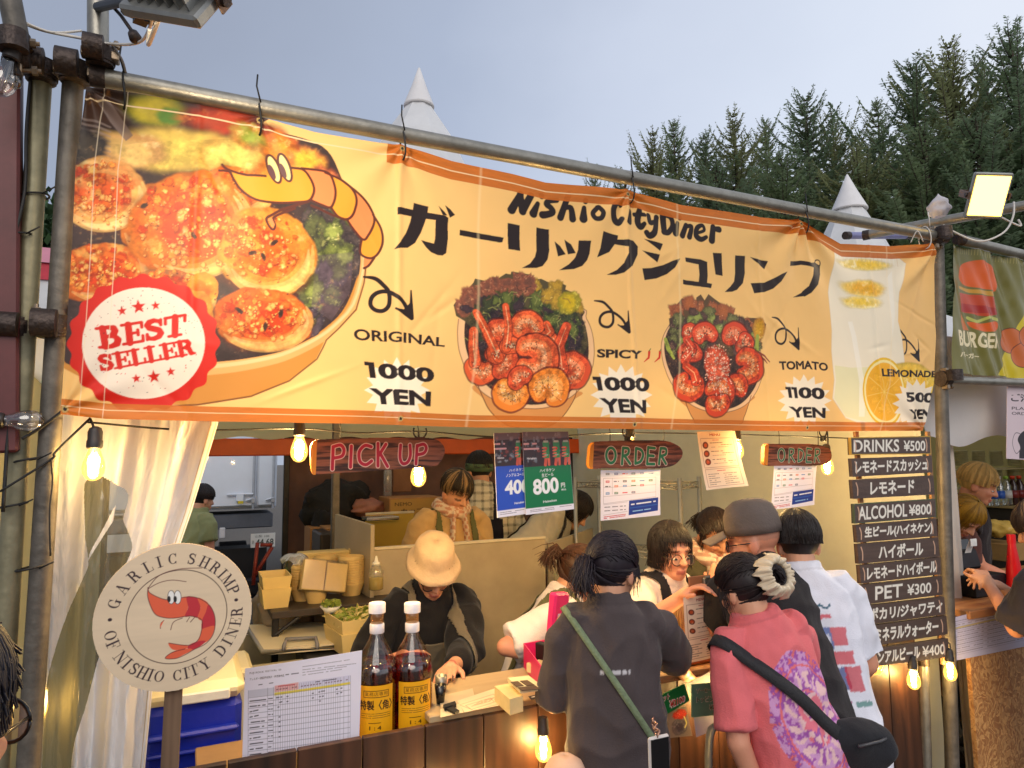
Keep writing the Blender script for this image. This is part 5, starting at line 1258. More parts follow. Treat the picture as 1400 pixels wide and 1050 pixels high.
 mb = MB(); mb.lathe([(R_ - .001, 0), (R_ - .001, .011)], (c.x, Y + .014, c.z), V((0, -1, 0)), 72); mb.build('backing', mat('plywood_edge', C(190, 154, 112), .6), t)
 a, b = at(230, 930, Y + .03), at(222, 1300, Y + .03)
 mb = MB(); mb.box(((a.x + b.x) / 2, Y + .03, c.z / 2 - .02), (.036, .02, c.z), Matrix.Rotation(.012, 3, 'Y'), .002); mb.build('stake', mat_wood('stake_wood', C(96, 72, 54), C(140, 110, 84), .7, 2, 8), t)
round_sign()
# -- hanging log signs
def log_sign(outline, quadpx, Y, letters, lw, colr, edge, label):
 xs = [p[0] for p in outline]; ys = [p[1] for p in outline]
 q = [(min(xs) - 1, min(ys) - 1), (max(xs) + 1, min(ys) - 1), (max(xs) + 1, max(ys) + 1), (min(xs) - 1, max(ys) + 1)]
 s = Quad(q, Y, .0011, C(86, 46, 32)); t = thing('hanging_sign', label, 'sign', at(sum(xs) / len(xs), max(ys), Y), 'wooden log signs hung under the banner')
 n1 = fbm(s.gx * .010, s.gy * .16, 3 + len(outline), 5); n2 = fbm(s.gx * .03, s.gy * .5, 8, 3)
 k = sstep(.35, .68, n1)[..., None]; s.C = np.array(C(58, 30, 22)) * (1 - k) + np.array(C(140, 84, 60)) * k; s.C *= (.8 + .4 * n2)[..., None]
 x0 = min(xs)
 s.poly([(x0 - 2, min(ys) - 2), (x0 + edge, min(ys) - 2), (x0 + edge - 2, max(ys) + 2), (x0 - 2, max(ys) + 2)], C(222, 140, 40))
 for l in letters: s.stroke(l, lw * 1.4, C(232, 206, 190), sm=len(l) > 4)
 for l in letters: s.stroke(l, lw, colr, sm=len(l) > 4)
 kp = inside_mask(s, smooth_line(np.array(outline, float), 4, True))
 s.make('board', M_wpaint, t, .018, keep=kp)
 for x in (x0 + (max(xs) - x0) * .22, x0 + (max(xs) - x0) * .8):
  mb = MB(); p = at(x, min(ys) + 2, Y + .009); e_ = at(x - 2, min(ys) - 24, Y + .02); e_.z = max(e_.z, p.z + .05)
  mb.tube([p, (p + e_) / 2 + V((.004, 0, 0)), e_], .0016, 5); mb.build('hanging_cord', M_rubber, t)
 return t
zc = lambda l: [(350 + x / 3.5, 400 + y / 3.5) for x, y in l]
PICK = [zc(l) for l in ([(362, 738), (358, 845)], [(362, 738), (395, 730), (411, 752), (402, 782), (365, 792)], [(445, 735), (441, 835)], [(538, 738), (508, 732), (482, 762), (485, 808), (512, 824), (540, 806)], [(570, 722), (570, 830)], [(608, 726), (575, 778)], [(582, 772), (616, 832)],
        [(680, 730), (677, 790), (690, 818), (714, 812), (728, 780), (726, 730)], [(762, 732), (756, 820)], [(762, 734), (795, 726), (808, 745), (796, 768), (764, 776)])]
log_sign([(428, 604), (460, 600), (560, 598), (592, 600), (605, 608), (608, 619), (600, 633), (586, 638), (500, 644), (440, 648), (428, 648), (425, 630)], None, 2.08, PICK, 9.0, C(178, 26, 56), 8, 'brown log sign reading PICK UP in red letters')
zo = lambda l: [(815 + x / 6.83, 600 + y / 6.83) for x, y in l]
ORD = [zo(l) for l in ([(128 + 42 * math.cos(a), 155 + 70 * math.sin(a)) for a in np.linspace(0, 6.28, 14)], [(238, 85), (228, 235)], [(238, 85), (285, 92), (288, 130), (270, 150), (236, 160)], [(250, 158), (302, 232)], [(358, 88), (352, 230)], [(358, 88), (405, 105), (424, 150), (400, 210), (352, 230)],
        [(472, 78), (462, 235)], [(472, 80), (535, 88)], [(467, 155), (524, 160)], [(462, 235), (530, 236)], [(592, 88), (576, 235)], [(592, 88), (640, 94), (646, 130), (630, 150), (586, 162)], [(600, 162), (642, 232)])]
log_sign([(810, 606), (832, 603), (900, 602), (924, 608), (933, 617), (930, 628), (915, 638), (880, 641), (830, 640), (807, 640), (806, 622)], None, 2.08, ORD, 9.5, C(26, 124, 80), 6, 'larger brown log sign reading ORDER in green letters, above two logo rows')
ORD2 = [[(1062 + (x - 826) * .69, 612.5 + (y - 611) * .82) for x, y in l] for l in ORD]
log_sign([(1047, 608), (1060, 607), (1108, 607), (1131, 612), (1137, 621), (1134, 631), (1120, 636), (1080, 637), (1048, 636), (1045, 624)], None, 2.06, ORD2, 6.8, C(26, 120, 84), 6, 'smaller brown log sign reading ORDER near the drinks board')
# -- beer posters
def beer(px4, Y, base, price, label, x0, cans, lines):
 s = Quad(px4, Y, .0012, C(236, 230, 238)); (tl, tr, br, bl) = px4
 L = lambda u, v: ((tl[0] * (1 - u) + tr[0] * u) * v + (bl[0] * (1 - u) + br[0] * u) * (1 - v), (tl[1] * (1 - u) + tr[1] * u) * v + (bl[1] * (1 - u) + br[1] * u) * (1 - v))
 P = lambda l: [L(*q) for q in l]
 s.poly(P([(0, .58), (1, .58), (1, 1), (0, 1)]), C(62, 44, 46)); s.poly(P([(0, .075), (1, .075), (1, .585), (0, .585)]), base)
 r = random.Random(int(x0))
 for i in range(60): s.blob(L(r.random(), .62 + .36 * r.random()), (1 + 3 * r.random(), 1 + 4 * r.random()), 0, rnd.choice([(C(150, 70, 60), C(70, 40, 44), C(220, 190, 190)), (C(40, 34, 40),) * 3, (C(130, 140, 150), C(80, 80, 90), C(230, 230, 240))]), i, .4, .4, fs=.2, a=.8)
 s.poly(P([(0, .9), (1, .93), (1, 1), (0, 1)]), C(140, 130, 140), .5)
 for u in cans:
  s.stroke(P([(u - .03, .60), (u + .01, .74)]), 9, C(214, 92, 70)); s.stroke(P([(u + .05, .60), (u + .05, .72)]), 7, C(220, 104, 80))
  s.poly(P([(u - .055, .68), (u + .065, .68), (u + .075, .88), (u - .065, .88)]), C(52, 140, 82)); s.poly(P([(u - .05, .87), (u + .06, .87), (u + .055, .895), (u - .045, .895)]), C(180, 190, 180))
  s.stroke(P([(u, .79), (u + .01, .80)]), 5, C(206, 40, 40)); s.stroke(P([(u - .02, .72), (u + .03, .72)]), 4, C(150, 190, 160))
  for k in range(4): s.stroke(P([(u - .07, .70 + k * .035), (u - .01, .705 + k * .035)]), 4.4, C(224, 112, 84))
 for k, (a, b) in enumerate(((.86, .30), (.80, .34))): dash(s, L(.03, a), L(b, a), 5, C(226, 180, 184), .9, .1, 3 + k, 5)
 s.text('Heineken', P([(.08, .70), (.28, .70), (.28, .675), (.08, .675)]), C(236, 236, 236), .01)
 W = C(240, 240, 240)
 for t_, q in lines: s.text(t_, P(q), W, .012)
 for t_, q, b in price: s.text(t_, P(q), W, b)
 dash(s, L(.10, .05), L(.95, .055), 1.6, C(120, 110, 120), .9, .15, 5); dash(s, L(.10, .03), L(.6, .033), 1.6, C(120, 110, 120), .9, .15, 6)
 return s.make('poster', M_gloss, None, .002, label=label, cat='poster', group='posters hung under the banner')
ST = lambda s, c, r, col: s.poly([(c[0] + (r if q % 2 == 0 else r * .42) * math.sin(q * math.pi / 5), c[1] - (r if q % 2 == 0 else r * .42) * math.cos(q * math.pi / 5)) for q in range(10)], col)
beer([(675, 592), (722, 591), (724, 702), (680, 708)], 2.05, C(48, 84, 190), [('400', [(.27, .41), (1.02, .415), (1.02, .245), (.27, .24)], .035)], 'blue beer poster reading 400, half hidden behind the green one', 675, (.70,),
    [('ハイネケン0.0', [(.42, .545), (1.0, .55), (1.0, .515), (.42, .51)]), ('ノンアルコールビール', [(.32, .49), (1.1, .495), (1.1, .455), (.32, .45)]), ('Heineken', [(.55, .15), (.85, .155), (.85, .13), (.55, .125)])])
beer([(714, 590.5), (777, 590), (785, 696), (719, 704)], 2.04, C(22, 116, 70), [('800', [(.18, .43), (.72, .44), (.72, .24), (.18, .235)], .035), ('円', [(.77, .36), (.85, .36), (.85, .30), (.77, .30)], .02)], 'green beer poster reading 800 beside the blue one', 714, (.50, .72, .92),
    [('ハイネケン', [(.34, .55), (.66, .555), (.66, .515), (.34, .51)]), ('生ビール', [(.38, .495), (.63, .50), (.63, .455), (.38, .45)]), ('Heineken', [(.38, .155), (.66, .16), (.66, .13), (.38, .125)]), ('税込', [(.77, .285), (.87, .285), (.87, .26), (.77, .26)])])
def payment(px4, Y, label):
 s = Quad(px4, Y, .0012, C(232, 226, 236)); (tl, tr, br, bl) = px4
 L = lambda u, v: ((tl[0] * (1 - u) + tr[0] * u) * v + (bl[0] * (1 - u) + br[0] * u) * (1 - v), (tl[1] * (1 - u) + tr[1] * u) * v + (bl[1] * (1 - u) + br[1] * u) * (1 - v))
 P = lambda l: [L(*q) for q in l]; G = C(150, 140, 150)
 s.poly(P([(0, .86), (1, .86), (1, 1), (0, 1)]), C(214, 214, 226))
 for l in ([(.05, .32), (.05, .83), (.93, .83), (.93, .40), (.05, .32)], [(.05, .64), (.93, .66)], [(.05, .46), (.93, .5)], [(.20, .83), (.20, .5)], [(.05, .30), (.45, .33)], [(.05, .10), (.45, .14)]): s.stroke(P(l), 1.2, G, .8)
 r = random.Random(int(tl[0]))
 cols = [C(70, 130, 190), C(40, 110, 70), C(206, 40, 60), C(90, 90, 120), C(60, 60, 70), C(214, 110, 40)]
 for j, v in enumerate((.92, .76, .66, .52)):
  for i in range(6):
   if (j, i) in ((2, 5), (3, 4), (3, 5)): continue
   u = .12 + i * .145; c = cols[(i + j * 2) % 6] if j else [C(50, 50, 60), C(60, 70, 130), C(206, 60, 30), C(60, 90, 90), C(90, 110, 160), C(80, 130, 170)][i]
   if (i + j) % 3 == 2: dash(s, L(u - .035, v), L(u + .04, v), 3, c, 1, .1, i + j)
   else: s.poly(P([(u - .032, v - .022), (u + .032, v - .022), (u + .032, v + .022), (u - .032, v + .022)]), c, .9); s.stroke(P([(u - .018, v), (u + .018, v)]), 1.6, C(226, 226, 230), .9)
 for v in (.25, .18):
  for i in range(3): dash(s, L(.07 + i * .13, v), L(.16 + i * .13, v), 2.2, C(80, 76, 90), 1, .1, i)
 for v in (.065, .035): dash(s, L(.06, v), L(.42, v + .02), 2.2, C(200, 50, 60), 1, .1, int(v * 100))
 s.poly(P([(.47, .06), (.96, .10), (.97, .38), (.48, .35)]), C(34, 58, 140)); dash(s, L(.52, .27), L(.92, .30), 4, C(226, 226, 236), 1, .12, 3, 3); dash(s, L(.52, .13), L(.84, .15), 3, C(150, 190, 230), 1, .12, 4, 3); s.stroke(P([(.50, .20), (.95, .23)]), 2, C(60, 110, 190), .8)
 return s.make('payment_notice', M_paper, None, 0, bend=lambda u, v: .006 * np.sin(u * 3 + v) + .008 * (1 - v) ** 2 * u, label=label, cat='notice', group='white card payment notices hung under the order signs')
payment([(820, 643), (904, 642), (901, 704), (821, 712)], 2.085, 'white card payment notice under the larger ORDER sign')
payment([(1057, 637), (1118, 636), (1111, 690), (1054, 697)], 2.065, 'white card payment notice under the smaller ORDER sign')
def menu_sheet(px4, Y, label, name, cat, paper=C(238, 220, 196), bend=None, group=None):
 s = Quad(px4, Y, .0011, paper); (tl, tr, br, bl) = px4
 L = lambda u, v: ((tl[0] * (1 - u) + tr[0] * u) * v + (bl[0] * (1 - u) + br[0] * u) * (1 - v), (tl[1] * (1 - u) + tr[1] * u) * v + (bl[1] * (1 - u) + br[1] * u) * (1 - v))
 P = lambda l: [L(*q) for q in l]; BR = C(140, 84, 60); R1 = C(190, 60, 50)
 s.text('MENU', P([(.36, .965), (.64, .965), (.64, .925), (.36, .925)]), C(150, 50, 40), .03)
 for a in ([(.08, .40), (.92, .40), (.92, .89), (.08, .89), (.08, .40)], [(.08, .05), (.92, .05), (.92, .37), (.08, .37), (.08, .05)]): s.stroke(P(a), 1.5, BR, .9)
 dash(s, L(.42, .86), L(.58, .86), 2, R1, 1, 0, 2); dash(s, L(.40, .335), L(.6, .335), 2.4, R1, 1, 0, 3)
 for i, v in enumerate((.78, .64, .50)):
  s.poly([(L(.2, v)[0] + 4.6 * math.cos(a) * (tr[0] - tl[0]) / 52, L(.2, v)[1] + 4.6 * math.sin(a) * (tr[0] - tl[0]) / 52) for a in np.linspace(0, 6.28, 18)], C(110, 50, 36))
  s.blob(L(.2, v), (3 * (tr[0] - tl[0]) / 52,) * 2, 0, (C(200, 80, 40), C(150, 90, 50), C(240, 200, 160)), i, .4, .3, fs=.2)
  dash(s, L(.34, v + .035), L(.66, v + .035), 2.2, C(80, 50, 44), 1, .1, i); dash(s, L(.62, v - .0), L(.88, v - .0), 2, R1, 1, .1, i + 5); dash(s, L(.36, v - .035), L(.8, v - .035), 1.5, C(120, 90, 80), .9, .1, i + 9)
 for i in range(6):
  dash(s, L(.14, .28 - i * .038), L(.14 + .28 - .1 * (i % 2), .28 - i * .038), 2, C(90, 60, 50), .9, .12, i + 20); dash(s, L(.54, .28 - i * .038), L(.54 + .30 - .12 * (i % 3 == 1), .28 - i * .038), 2, C(90, 60, 50), .9, .12, i + 30)
 return s.make(name, M_paper, None, 0, bend=bend, label=label, cat=cat, group=group)
menu_sheet([(953, 590), (1005, 589), (1019, 664), (961, 670)], 2.12, 'paper menu hanging under the banner between the two ORDER signs', 'paper_menu', 'menu', bend=lambda u, v: .02 * (1 - v) ** 2 - .01 * np.sin(u * 3))
menu_sheet([(934, 817), (978, 810), (988, 894), (939, 907)], 1.955, 'cream paper menu held up on a clipboard over the counter', 'paper_menu', 'menu', bend=lambda u, v: .008 * np.sin(u * 3))
mb = MB(); a = at(958, 803, 1.97); mb.box((a.x, 1.975, a.z - .06), (.10, .006, .2), None, .003); cb = thing('clipboard', 'brown clipboard held between the woman in glasses and the customers', 'clipboard', (a.x, 2.035, a.z - .16)); mb.build('board', mat('hardboard', C(150, 96, 60), .5), cb)
mb = MB(); mb.box((a.x + .022, 1.966, a.z + .018), (.028, .014, .028), None, .003); mb.tube([(a.x + .012, 1.96, a.z + .034), (a.x + .032, 1.96, a.z + .034)], .006, 8); mb.build('clip', M_steel, cb)
menu_sheet([(985, 886), (1012, 882), (1014, 900), (987, 905)], 2.04, 'second small menu card lying tilted at the pink shirt, mostly hidden', 'menu_card', 'menu')
# -- allergy table sheet
def allergy():
 q4 = [(335, 914), (495, 889), (491, 1012), (331, 1042)]; s = Quad(q4, [2.05, 2.05, 2.03, 2.03], .0011, C(224, 222, 238)); zc = lambda x, y: (330 + x / 7.0, 890 + y / 7.0)
 s.text("FUJI ROCK FESTIVAL '25", [zc(78, 205), zc(372, 168), zc(372, 190), zc(78, 230)], C(60, 56, 70), .008)
 s.text('アレルギー物質使用表示・使用飲食品', [zc(78, 262), zc(400, 222), zc(400, 246), zc(78, 288)], C(40, 38, 50), .012); dash(s, zc(415, 228), zc(535, 212), 2.2, C(80, 76, 90), 1, .1, 3)
 dash(s, zc(130, 332), zc(310, 304), 2.0, C(80, 76, 90), 1, .3, 4)
 for i, (a, b, x1) in enumerate(((150, 84, 1030), (180, 122, 1095), (206, 150, 1000), (232, 178, 960))): dash(s, zc(575, a), zc(x1, b), 1.4, C(110, 108, 120), .9, .1, i)
 s.poly([zc(65, 382), zc(310, 350), zc(310, 420), zc(65, 450)], C(196, 196, 212)); s.poly([zc(310, 335), zc(535, 300), zc(535, 368), zc(310, 398)], C(220, 170, 170)); s.poly([zc(535, 300), zc(1040, 235), zc(1040, 300), zc(535, 366)], C(206, 204, 226))
 s.poly([zc(308, 402), zc(1035, 300), zc(1035, 322), zc(308, 430)], C(224, 206, 70))
 G = C(90, 92, 110); ln = lambda x: -0.135 * (x - 65)
 for i in range(13):
  y = 455 + i * 51; s.stroke([zc(65, y), zc(1035, y - 130)], 1.1, G, .8)
 for i, x in enumerate([65, 245, 300] + [300 + 22 * k for k in range(1, 30)] + [975, 1020, 1040]):
  if x > 940 and x < 975: continue
  s.stroke([zc(x, 382 + (x - 65) * -.145), zc(x - 4, 1100 + (x - 65) * -.135)], 1.0, G, .7)
 r = random.Random(2)
 for i in range(11):
  y = 486 + i * 51; dash(s, zc(80, y), zc(150 + 80 * r.random(), y - 18), 2.6, C(60, 58, 70), 1, .15, i, 2.6); dash(s, zc(252, y - 26), zc(292, y - 30), 2.2, C(60, 58, 70), 1, .1, i, 2)
 for x, y in [(330, 450), (345, 448), (372, 444), (430, 438), (430, 486), (360, 495), (345, 540), (372, 490), (735, 395), (760, 388), (780, 386), (740, 440), (768, 436), (672, 408), (672, 452), (905, 370), (950, 360), (948, 402), (910, 412), (740, 482), (356, 634), (356, 682), (356, 724), (356, 776), (356, 822)]:
  s.stroke([zc(x - 4, y), zc(x + 5, y - 1)], 3, C(70, 68, 84), .9)
 dash(s, zc(345, 340), zc(500, 322), 2, C(180, 40, 50), 1, .1, 8); dash(s, zc(700, 298), zc(900, 270), 2, C(60, 56, 70), 1, .1, 9)
 for k in range(24): dash(s, zc(330 + k * 29, 372 - k * 4), zc(342 + k * 29, 370 - k * 4), 2.4, C(110, 70, 80), .9, .2, k, 2)
 s.make('allergy_sheet', M_paper, None, .001, bend=lambda u, v: .006 * np.sin(u * 3.1), label='white allergy table sheet with a yellow row leaning behind the counter edge', cat='sheet')
allergy()
# -- drinks board
def drinks_board():
 t = thing('drinks_board', 'tall hanging board of dark planks listing drinks in white letters', 'sign board', at(1235, 912, 1.93))
 W = C(236, 228, 214)
 rows = [([(1163, 598), (1272, 596), (1273, 621), (1164, 622)], [('DRINKS', 1167, 1226), ('¥500', 1233, 1264)]), ([(1164, 627), (1274, 623), (1275, 646), (1166, 652)], [('レモネードスカッシュ', 1170, 1268)]),
   ([(1165, 656), (1276, 650), (1278, 676), (1167, 682)], [('レモネード', 1189, 1248)]), ([(1168, 689), (1279, 682), (1280, 707), (1169, 716)], [('ALCOHOL', 1174, 1240), ('¥800', 1243, 1273)]),
   ([(1170, 718), (1280, 709), (1282, 733), (1172, 742)], [('生ビール(ハイネケン)', 1182, 1274)]), ([(1172, 744), (1283, 735), (1285, 761), (1174, 771)], [('ハイボール', 1201, 1261)]),
   ([(1175, 773), (1286, 762), (1287, 785), (1177, 798)], [('レモネードハイボール', 1186, 1280)]), ([(1178, 800), (1288, 788), (1289, 813), (1180, 827)], [('PET', 1197, 1234), ('¥300', 1241, 1273)]),
   ([(1180, 829), (1291, 816), (1293, 840), (1182, 855)], [('ポカリ/ジャワティ', 1189, 1288)]), ([(1182, 857), (1294, 842), (1296, 867), (1184, 885)], [('ミネラルウォーター', 1198, 1283)]),
   ([(1183, 889), (1296, 873), (1298, 898), (1182, 913)], [('ノンアルビール', 1189, 1254), ('¥400', 1258, 1291)])]
 for i, (q, tx) in enumerate(rows):
  s = Quad(q, 1.93, .0014, C(84, 66, 58)); n1 = fbm(s.gx * .012, s.gy * .2, i, 4); s.C *= (.78 + .5 * n1)[..., None]
  if i in (0, 2, 9): s.C *= .95
  if i in (0, 3): s.stroke(q + q[:1], 5, C(190, 150, 60) if i == 0 else C(70, 84, 66))
  (tl, tr, br, bl) = q
  for txt, x0, x1 in tx:
   f = lambda x, v: (x, (lambda u: (bl[1] * (1 - u) + br[1] * u) * (1 - v) + (tl[1] * (1 - u) + tr[1] * u) * v)((x - tl[0]) / (tr[0] - tl[0])))
   lo, hi = (.17, .83) if '¥' not in txt else (.2, .75)
   s.text(txt, [f(x0, hi), f(x1, hi), f(x1, lo), f(x0, lo)], W, .075 if ord(txt[0]) > 255 else .055)
  for u in (.055, .945):
   g = lambda a, v: ((tl[0] * (1 - a) + tr[0] * a) * v + (bl[0] * (1 - a) + br[0] * a) * (1 - v), (tl[1] * (1 - a) + tr[1] * a) * v + (bl[1] * (1 - a) + br[1] * a) * (1 - v))
   s.stroke([g(u - .012, .82), g(u, .6), g(u, .4), g(u - .005, .18)], 4, C(214, 170, 140), sm=True)
  s.make('plank', M_wpaint, t, .012)
  a, b, c_, d = [V(p) for p in s.w4]; mb = MB(); mb.prism([a + V((0, .0125, 0)), b + V((0, .0125, 0)), c_ + V((0, .0125, 0)), d + V((0, .0125, 0))], (0, .004, 0)); mb.build('plank_back', mat('dark_plank_back', C(60, 46, 40), .7), t)
 for x0, x1 in ((1170, 1192), (1268, 1290)):
  mb = MB(); a, b = at(x0, 590, 1.965), at(x1, 908, 1.965); mb.box((a + b) / 2, (.02, .012, (a - b).length), Matrix.Rotation(-(b.x - a.x) / (a.z - b.z), 3, 'Y')); mb.build('batten', mat('batten_wood', C(150, 110, 70), .7), t)
drinks_board()
# -- burger banner and notices of the right stall
def burger():
 s = Quad([(1302, 334), (1420, 362), (1420, 519), (1299, 510)], 1.96, .0016, C(118, 112, 50)); z = lambda l: [(1280 + x / 3.5, 300 + y / 3.5) for x, y in l]
 s.C *= (.85 + .3 * fbm(s.gx * .02, s.gy * .01, 3))[..., None]
 OR = C(226, 96, 20); LN = C(80, 30, 14)
 s.poly(z([(118, 250), (140, 210), (200, 198), (260, 220), (295, 280), (300, 330), (280, 345), (180, 325), (118, 290)]), OR, sm=True)
 s.poly(z([(112, 318), (180, 335), (270, 352), (262, 372), (170, 350), (118, 332)]), C(206, 150, 50)); s.poly(z([(118, 350), (180, 360), (270, 375), (298, 400), (296, 455), (240, 470), (130, 440)]), C(196, 70, 30)); s.poly(z([(130, 400), (300, 430), (290, 460), (130, 440)]), C(170, 36, 20))
 s.stroke(z([(160, 470), (200, 490), (250, 470), (296, 482)]), 9, C(190, 190, 90), sm=True); s.poly(z([(160, 490), (190, 525), (250, 540), (296, 530), (290, 490), (220, 500)]), OR, sm=True); s.poly(z([(118, 450), (150, 500), (170, 530), (130, 530), (118, 490)]), C(206, 110, 30))
 s.poly(z([(420, 430), (300, 745), (420, 765), (490, 765), (490, 400)]), C(214, 190, 30))
 for c in ((365, 580), (415, 650), (440, 560)): s.poly(z([(c[0] + 45 * math.cos(a), c[1] + 60 * math.sin(a)) for a in np.linspace(0, 6.28, 24)]), C(200, 100, 34), sm=True); s.stroke(z([(c[0] + 45 * math.cos(a), c[1] + 60 * math.sin(a)) for a in np.linspace(0, 6.28, 24)]), 2.4, LN)
 W = C(240, 222, 176)
 s.text('BURGER', z([(100, 528), (304, 552), (304, 622), (102, 606)]), W, .03); s.text('バーガー', z([(102, 632), (216, 644), (216, 668), (103, 660)]), W, .03)
 for i in range(40): s.stroke(z([(85 + i * 8.6, 120 + i * 2), (86 + i * 8.6, 150 + i * 2)]), 1.2, C(220, 200, 120), .5)
 def bend(u, v): return .012 * np.sin(u * 16 + v * 3) + .02 * (fbm(u * 4, v * 3, 6, 3) - .5) + .006 * np.sin((u * 2 + v) * 22) * np.exp(-((u - .45) / .3) ** 2)
 s.make('burger_banner', mat_attr('vinyl_shine', .3, trans=.1), None, 0, bend=bend, label='olive green burger banner with a cartoon burger at the right edge', cat='banner')
 q = [(1377, 522), (1425, 524), (1425, 630), (1376, 627)]; s = Quad(q, 1.99, .0014, C(222, 202, 208)); K = C(50, 44, 50)
 s.text('ご注', [(1382, 538), (1408, 539), (1408, 550), (1382, 549)], K, .03); s.text('PLACE', [(1383, 556), (1412, 557), (1412, 561), (1383, 560)], K, .01); s.text('ORDER', [(1383, 563), (1412, 564), (1412, 568), (1383, 567)], K, .01)
 s.stroke([(1398, 595), (1388, 592), (1384, 606), (1389, 620), (1396, 612)], 2.2, K, sm=True); s.poly([(1391, 600), (1398, 590), (1410, 588), (1412, 612), (1396, 622), (1394, 610)], K, sm=True); s.poly([(1393, 616), (1412, 614), (1412, 627), (1393, 627)], K)
 s.make('order_notice', M_paper, None, .002, label='pale pink notice with a black drawing at the far right edge', cat='notice')
 q = [(1297, 846), (1420, 816), (1420, 880), (1298, 905)]; s = Quad(q, 1.985, .0016, C(204, 200, 224))
 for j in range(9):
  y = 852 + j * 5.4
  for x0, x1 in ((1300, 1340), (1345, 1395)): dash(s, (x0, y - (x0 - 1297) * .22), (x1, y - (x1 - 1297) * .22), 1.8, C(110, 106, 130), .8, .1, j)
  s.stroke([(1298, y + 2.6), (1420, y + 2.6 - 27)], .9, C(130, 126, 150), .7)
 s.stroke([(1298, 861), (1420, 834)], 4, C(206, 186, 90), .8)
 s.make('price_sheet', M_paper, None, .001, label='lilac tinted price table sheet on the burger counter front', cat='sheet')
burger()
# -- string lights
M_sock = mat('bulb_socket', C(40, 34, 32), .5, 0, .2, 30)
M_bulb = mat_clear('amber_bulb_glass', (1.0, .80, .42), .06, .05, emit=((1.0, .55, .12), .55))
M_fil = mat_emit('filament_glow', (1.0, .70, .26), 60)
M_bulboff = mat_clear('clear_bulb_glass', (.93, .90, .88), .16, .04)
def bulb(px, py, Y, label, lit=True, tilt=(0, 0, -1), s=1.0, power=11, grp='string light bulbs'):
 c = at(px, py, Y); d = V(tilt).normalized(); t = thing('light_bulb', label, 'bulb', c - d * .075 * s, grp)
 mb = MB(); mb.lathe([(.004, 0), (.013, .004), (.0165, .014), (.0165, .034), (.018, .036), (.018, .052), (.015, .055), (.013, .055)], c - d * .092 * s, d, 20); mb.build('socket', M_sock, t, 40)
 p = [(.0125, 0), (.013, .008), (.018, .022), (.0235, .038), (.0255, .052), (.0235, .066), (.016, .078), (.007, .083), (.001, .084)]
 mb = MB(); mb.lathe([(r * s, h * s) for r, h in p], c - d * .042 * s, d, 24); g = mb.build('glass', M_bulb if lit else M_bulboff, t, True)
 mb = MB(); sd = d.orthogonal().normalized()
 for k in range(4):
  a = sd * math.cos(k * 1.57) + d.cross(sd) * math.sin(k * 1.57)
  mb.tube([c - d * .026 * s + a * .005, c + d * .006 * s + a * .009, c + d * .026 * s + a * .004], .0022 * s if lit else .0008, 6)
 mb.build('filament', M_fil if lit else M_steel, t, True)
 if lit:
  L = bpy.data.lights.new('bulb_light', 'POINT'); L.energy = power; L.color = (1.0, .80, .56); L.shadow_soft_size = .02
  o = bpy.data.objects.new('bulb_light', L); COL.objects.link(o); o.parent = t; o.location = c + d * .0 - t.location
 return t
def cable(pts, r, m, label, name='cable', cat='cable', n=6, sub=6):
 q = smooth_line(np.array([tuple(p) for p in pts]), sub); mb = MB(); mb.tube([V(p) for p in q], r, n); return mb.build(name, m, None, True, label=label, cat=cat)
bulb(128, 634, 1.98, 'lit amber bulb hanging in front of the white curtain', power=1.5); bulb(409, 613, 2.16, 'lit amber bulb just left of the PICK UP sign'); bulb(572, 648, 2.17, 'lit amber bulb peeking out under the PICK UP sign')
bulb(1131, 636, 2.12, 'lit amber bulb at the right end of the smaller ORDER sign'); bulb(1008, 614, 2.18, 'lit amber bulb half hidden behind the hanging paper menu'); bulb(743, 1022, 1.94, 'lit amber bulb on the plank counter front, lower middle', power=1.8)
bulb(1249, 928, 1.93, 'lit amber bulb under the drinks board, left one of the pair', power=2); bulb(1299, 917, 1.93, 'lit amber bulb under the right corner of the drinks board', power=2); bulb(1194, 914, 1.99, 'lit amber bulb lying sideways under the drinks board', tilt=(1, 0, .05), power=1.5)
bulb(991, 960, 1.94, 'lit amber bulb beside the teal handwritten placard', tilt=(.1, 0, -1)); bulb(50, 962, 2.14, 'lit bulb glowing low behind the left edge of the curtain', power=.7)
bulb(862, 612, 2.17, 'lit bulb hidden behind the larger ORDER sign'); bulb(704, 1118, 1.94, 'lit bulb low on the counter front left of the grey shirt customer', power=1.8); bulb(618, 1104, 1.94, 'lit bulb low on the counter planks under the papers', power=1.8)
bulb(32, 575, 1.96, 'unlit clear bulb tied to the olive grey post', False, (1, 0, 0)); bulb(6, 106, 1.86, 'unlit clear bulb by the top of the maroon post', False, (-.2, 0, -1), 1.1); bulb(19, 107, 1.88, 'small unlit bulb right beside another at the top left corner', False, (.3, 0, -1), .6)
w = lambda *l: [at(*p) for p in l]
cable(w((30, 600, 1.97), (55, 585, 1.97), (92, 557, 1.96)), .004, M_rubber, 'black cable tied from the left post to the banner corner')
cable(w((0, 672, 1.97), (70, 628, 1.97), (76, 618, 1.97), (118, 577, 1.98), (124, 574, 1.98), (129, 590, 1.98), (128, 604, 1.98)), .003, M_rubber, 'black string light cable leading to the bulb by the curtain')
cable(w((70, 628, 1.97), (72, 660, 1.97), (68, 700, 1.96), (69, 760, 1.96)), .0022, M_rubber, 'thin black cable hanging down the dark post')
cable(w((118, 577, 1.99), (260, 588, 2.15), (408, 586, 2.2), (490, 592, 2.2), (575, 590, 2.21), (700, 598, 2.2), (860, 592, 2.2), (1005, 594, 2.2), (1128, 598, 2.15), (1175, 600, 2.1)), .003, M_rubber, 'long black string light cable running behind the lower edge of the banner')
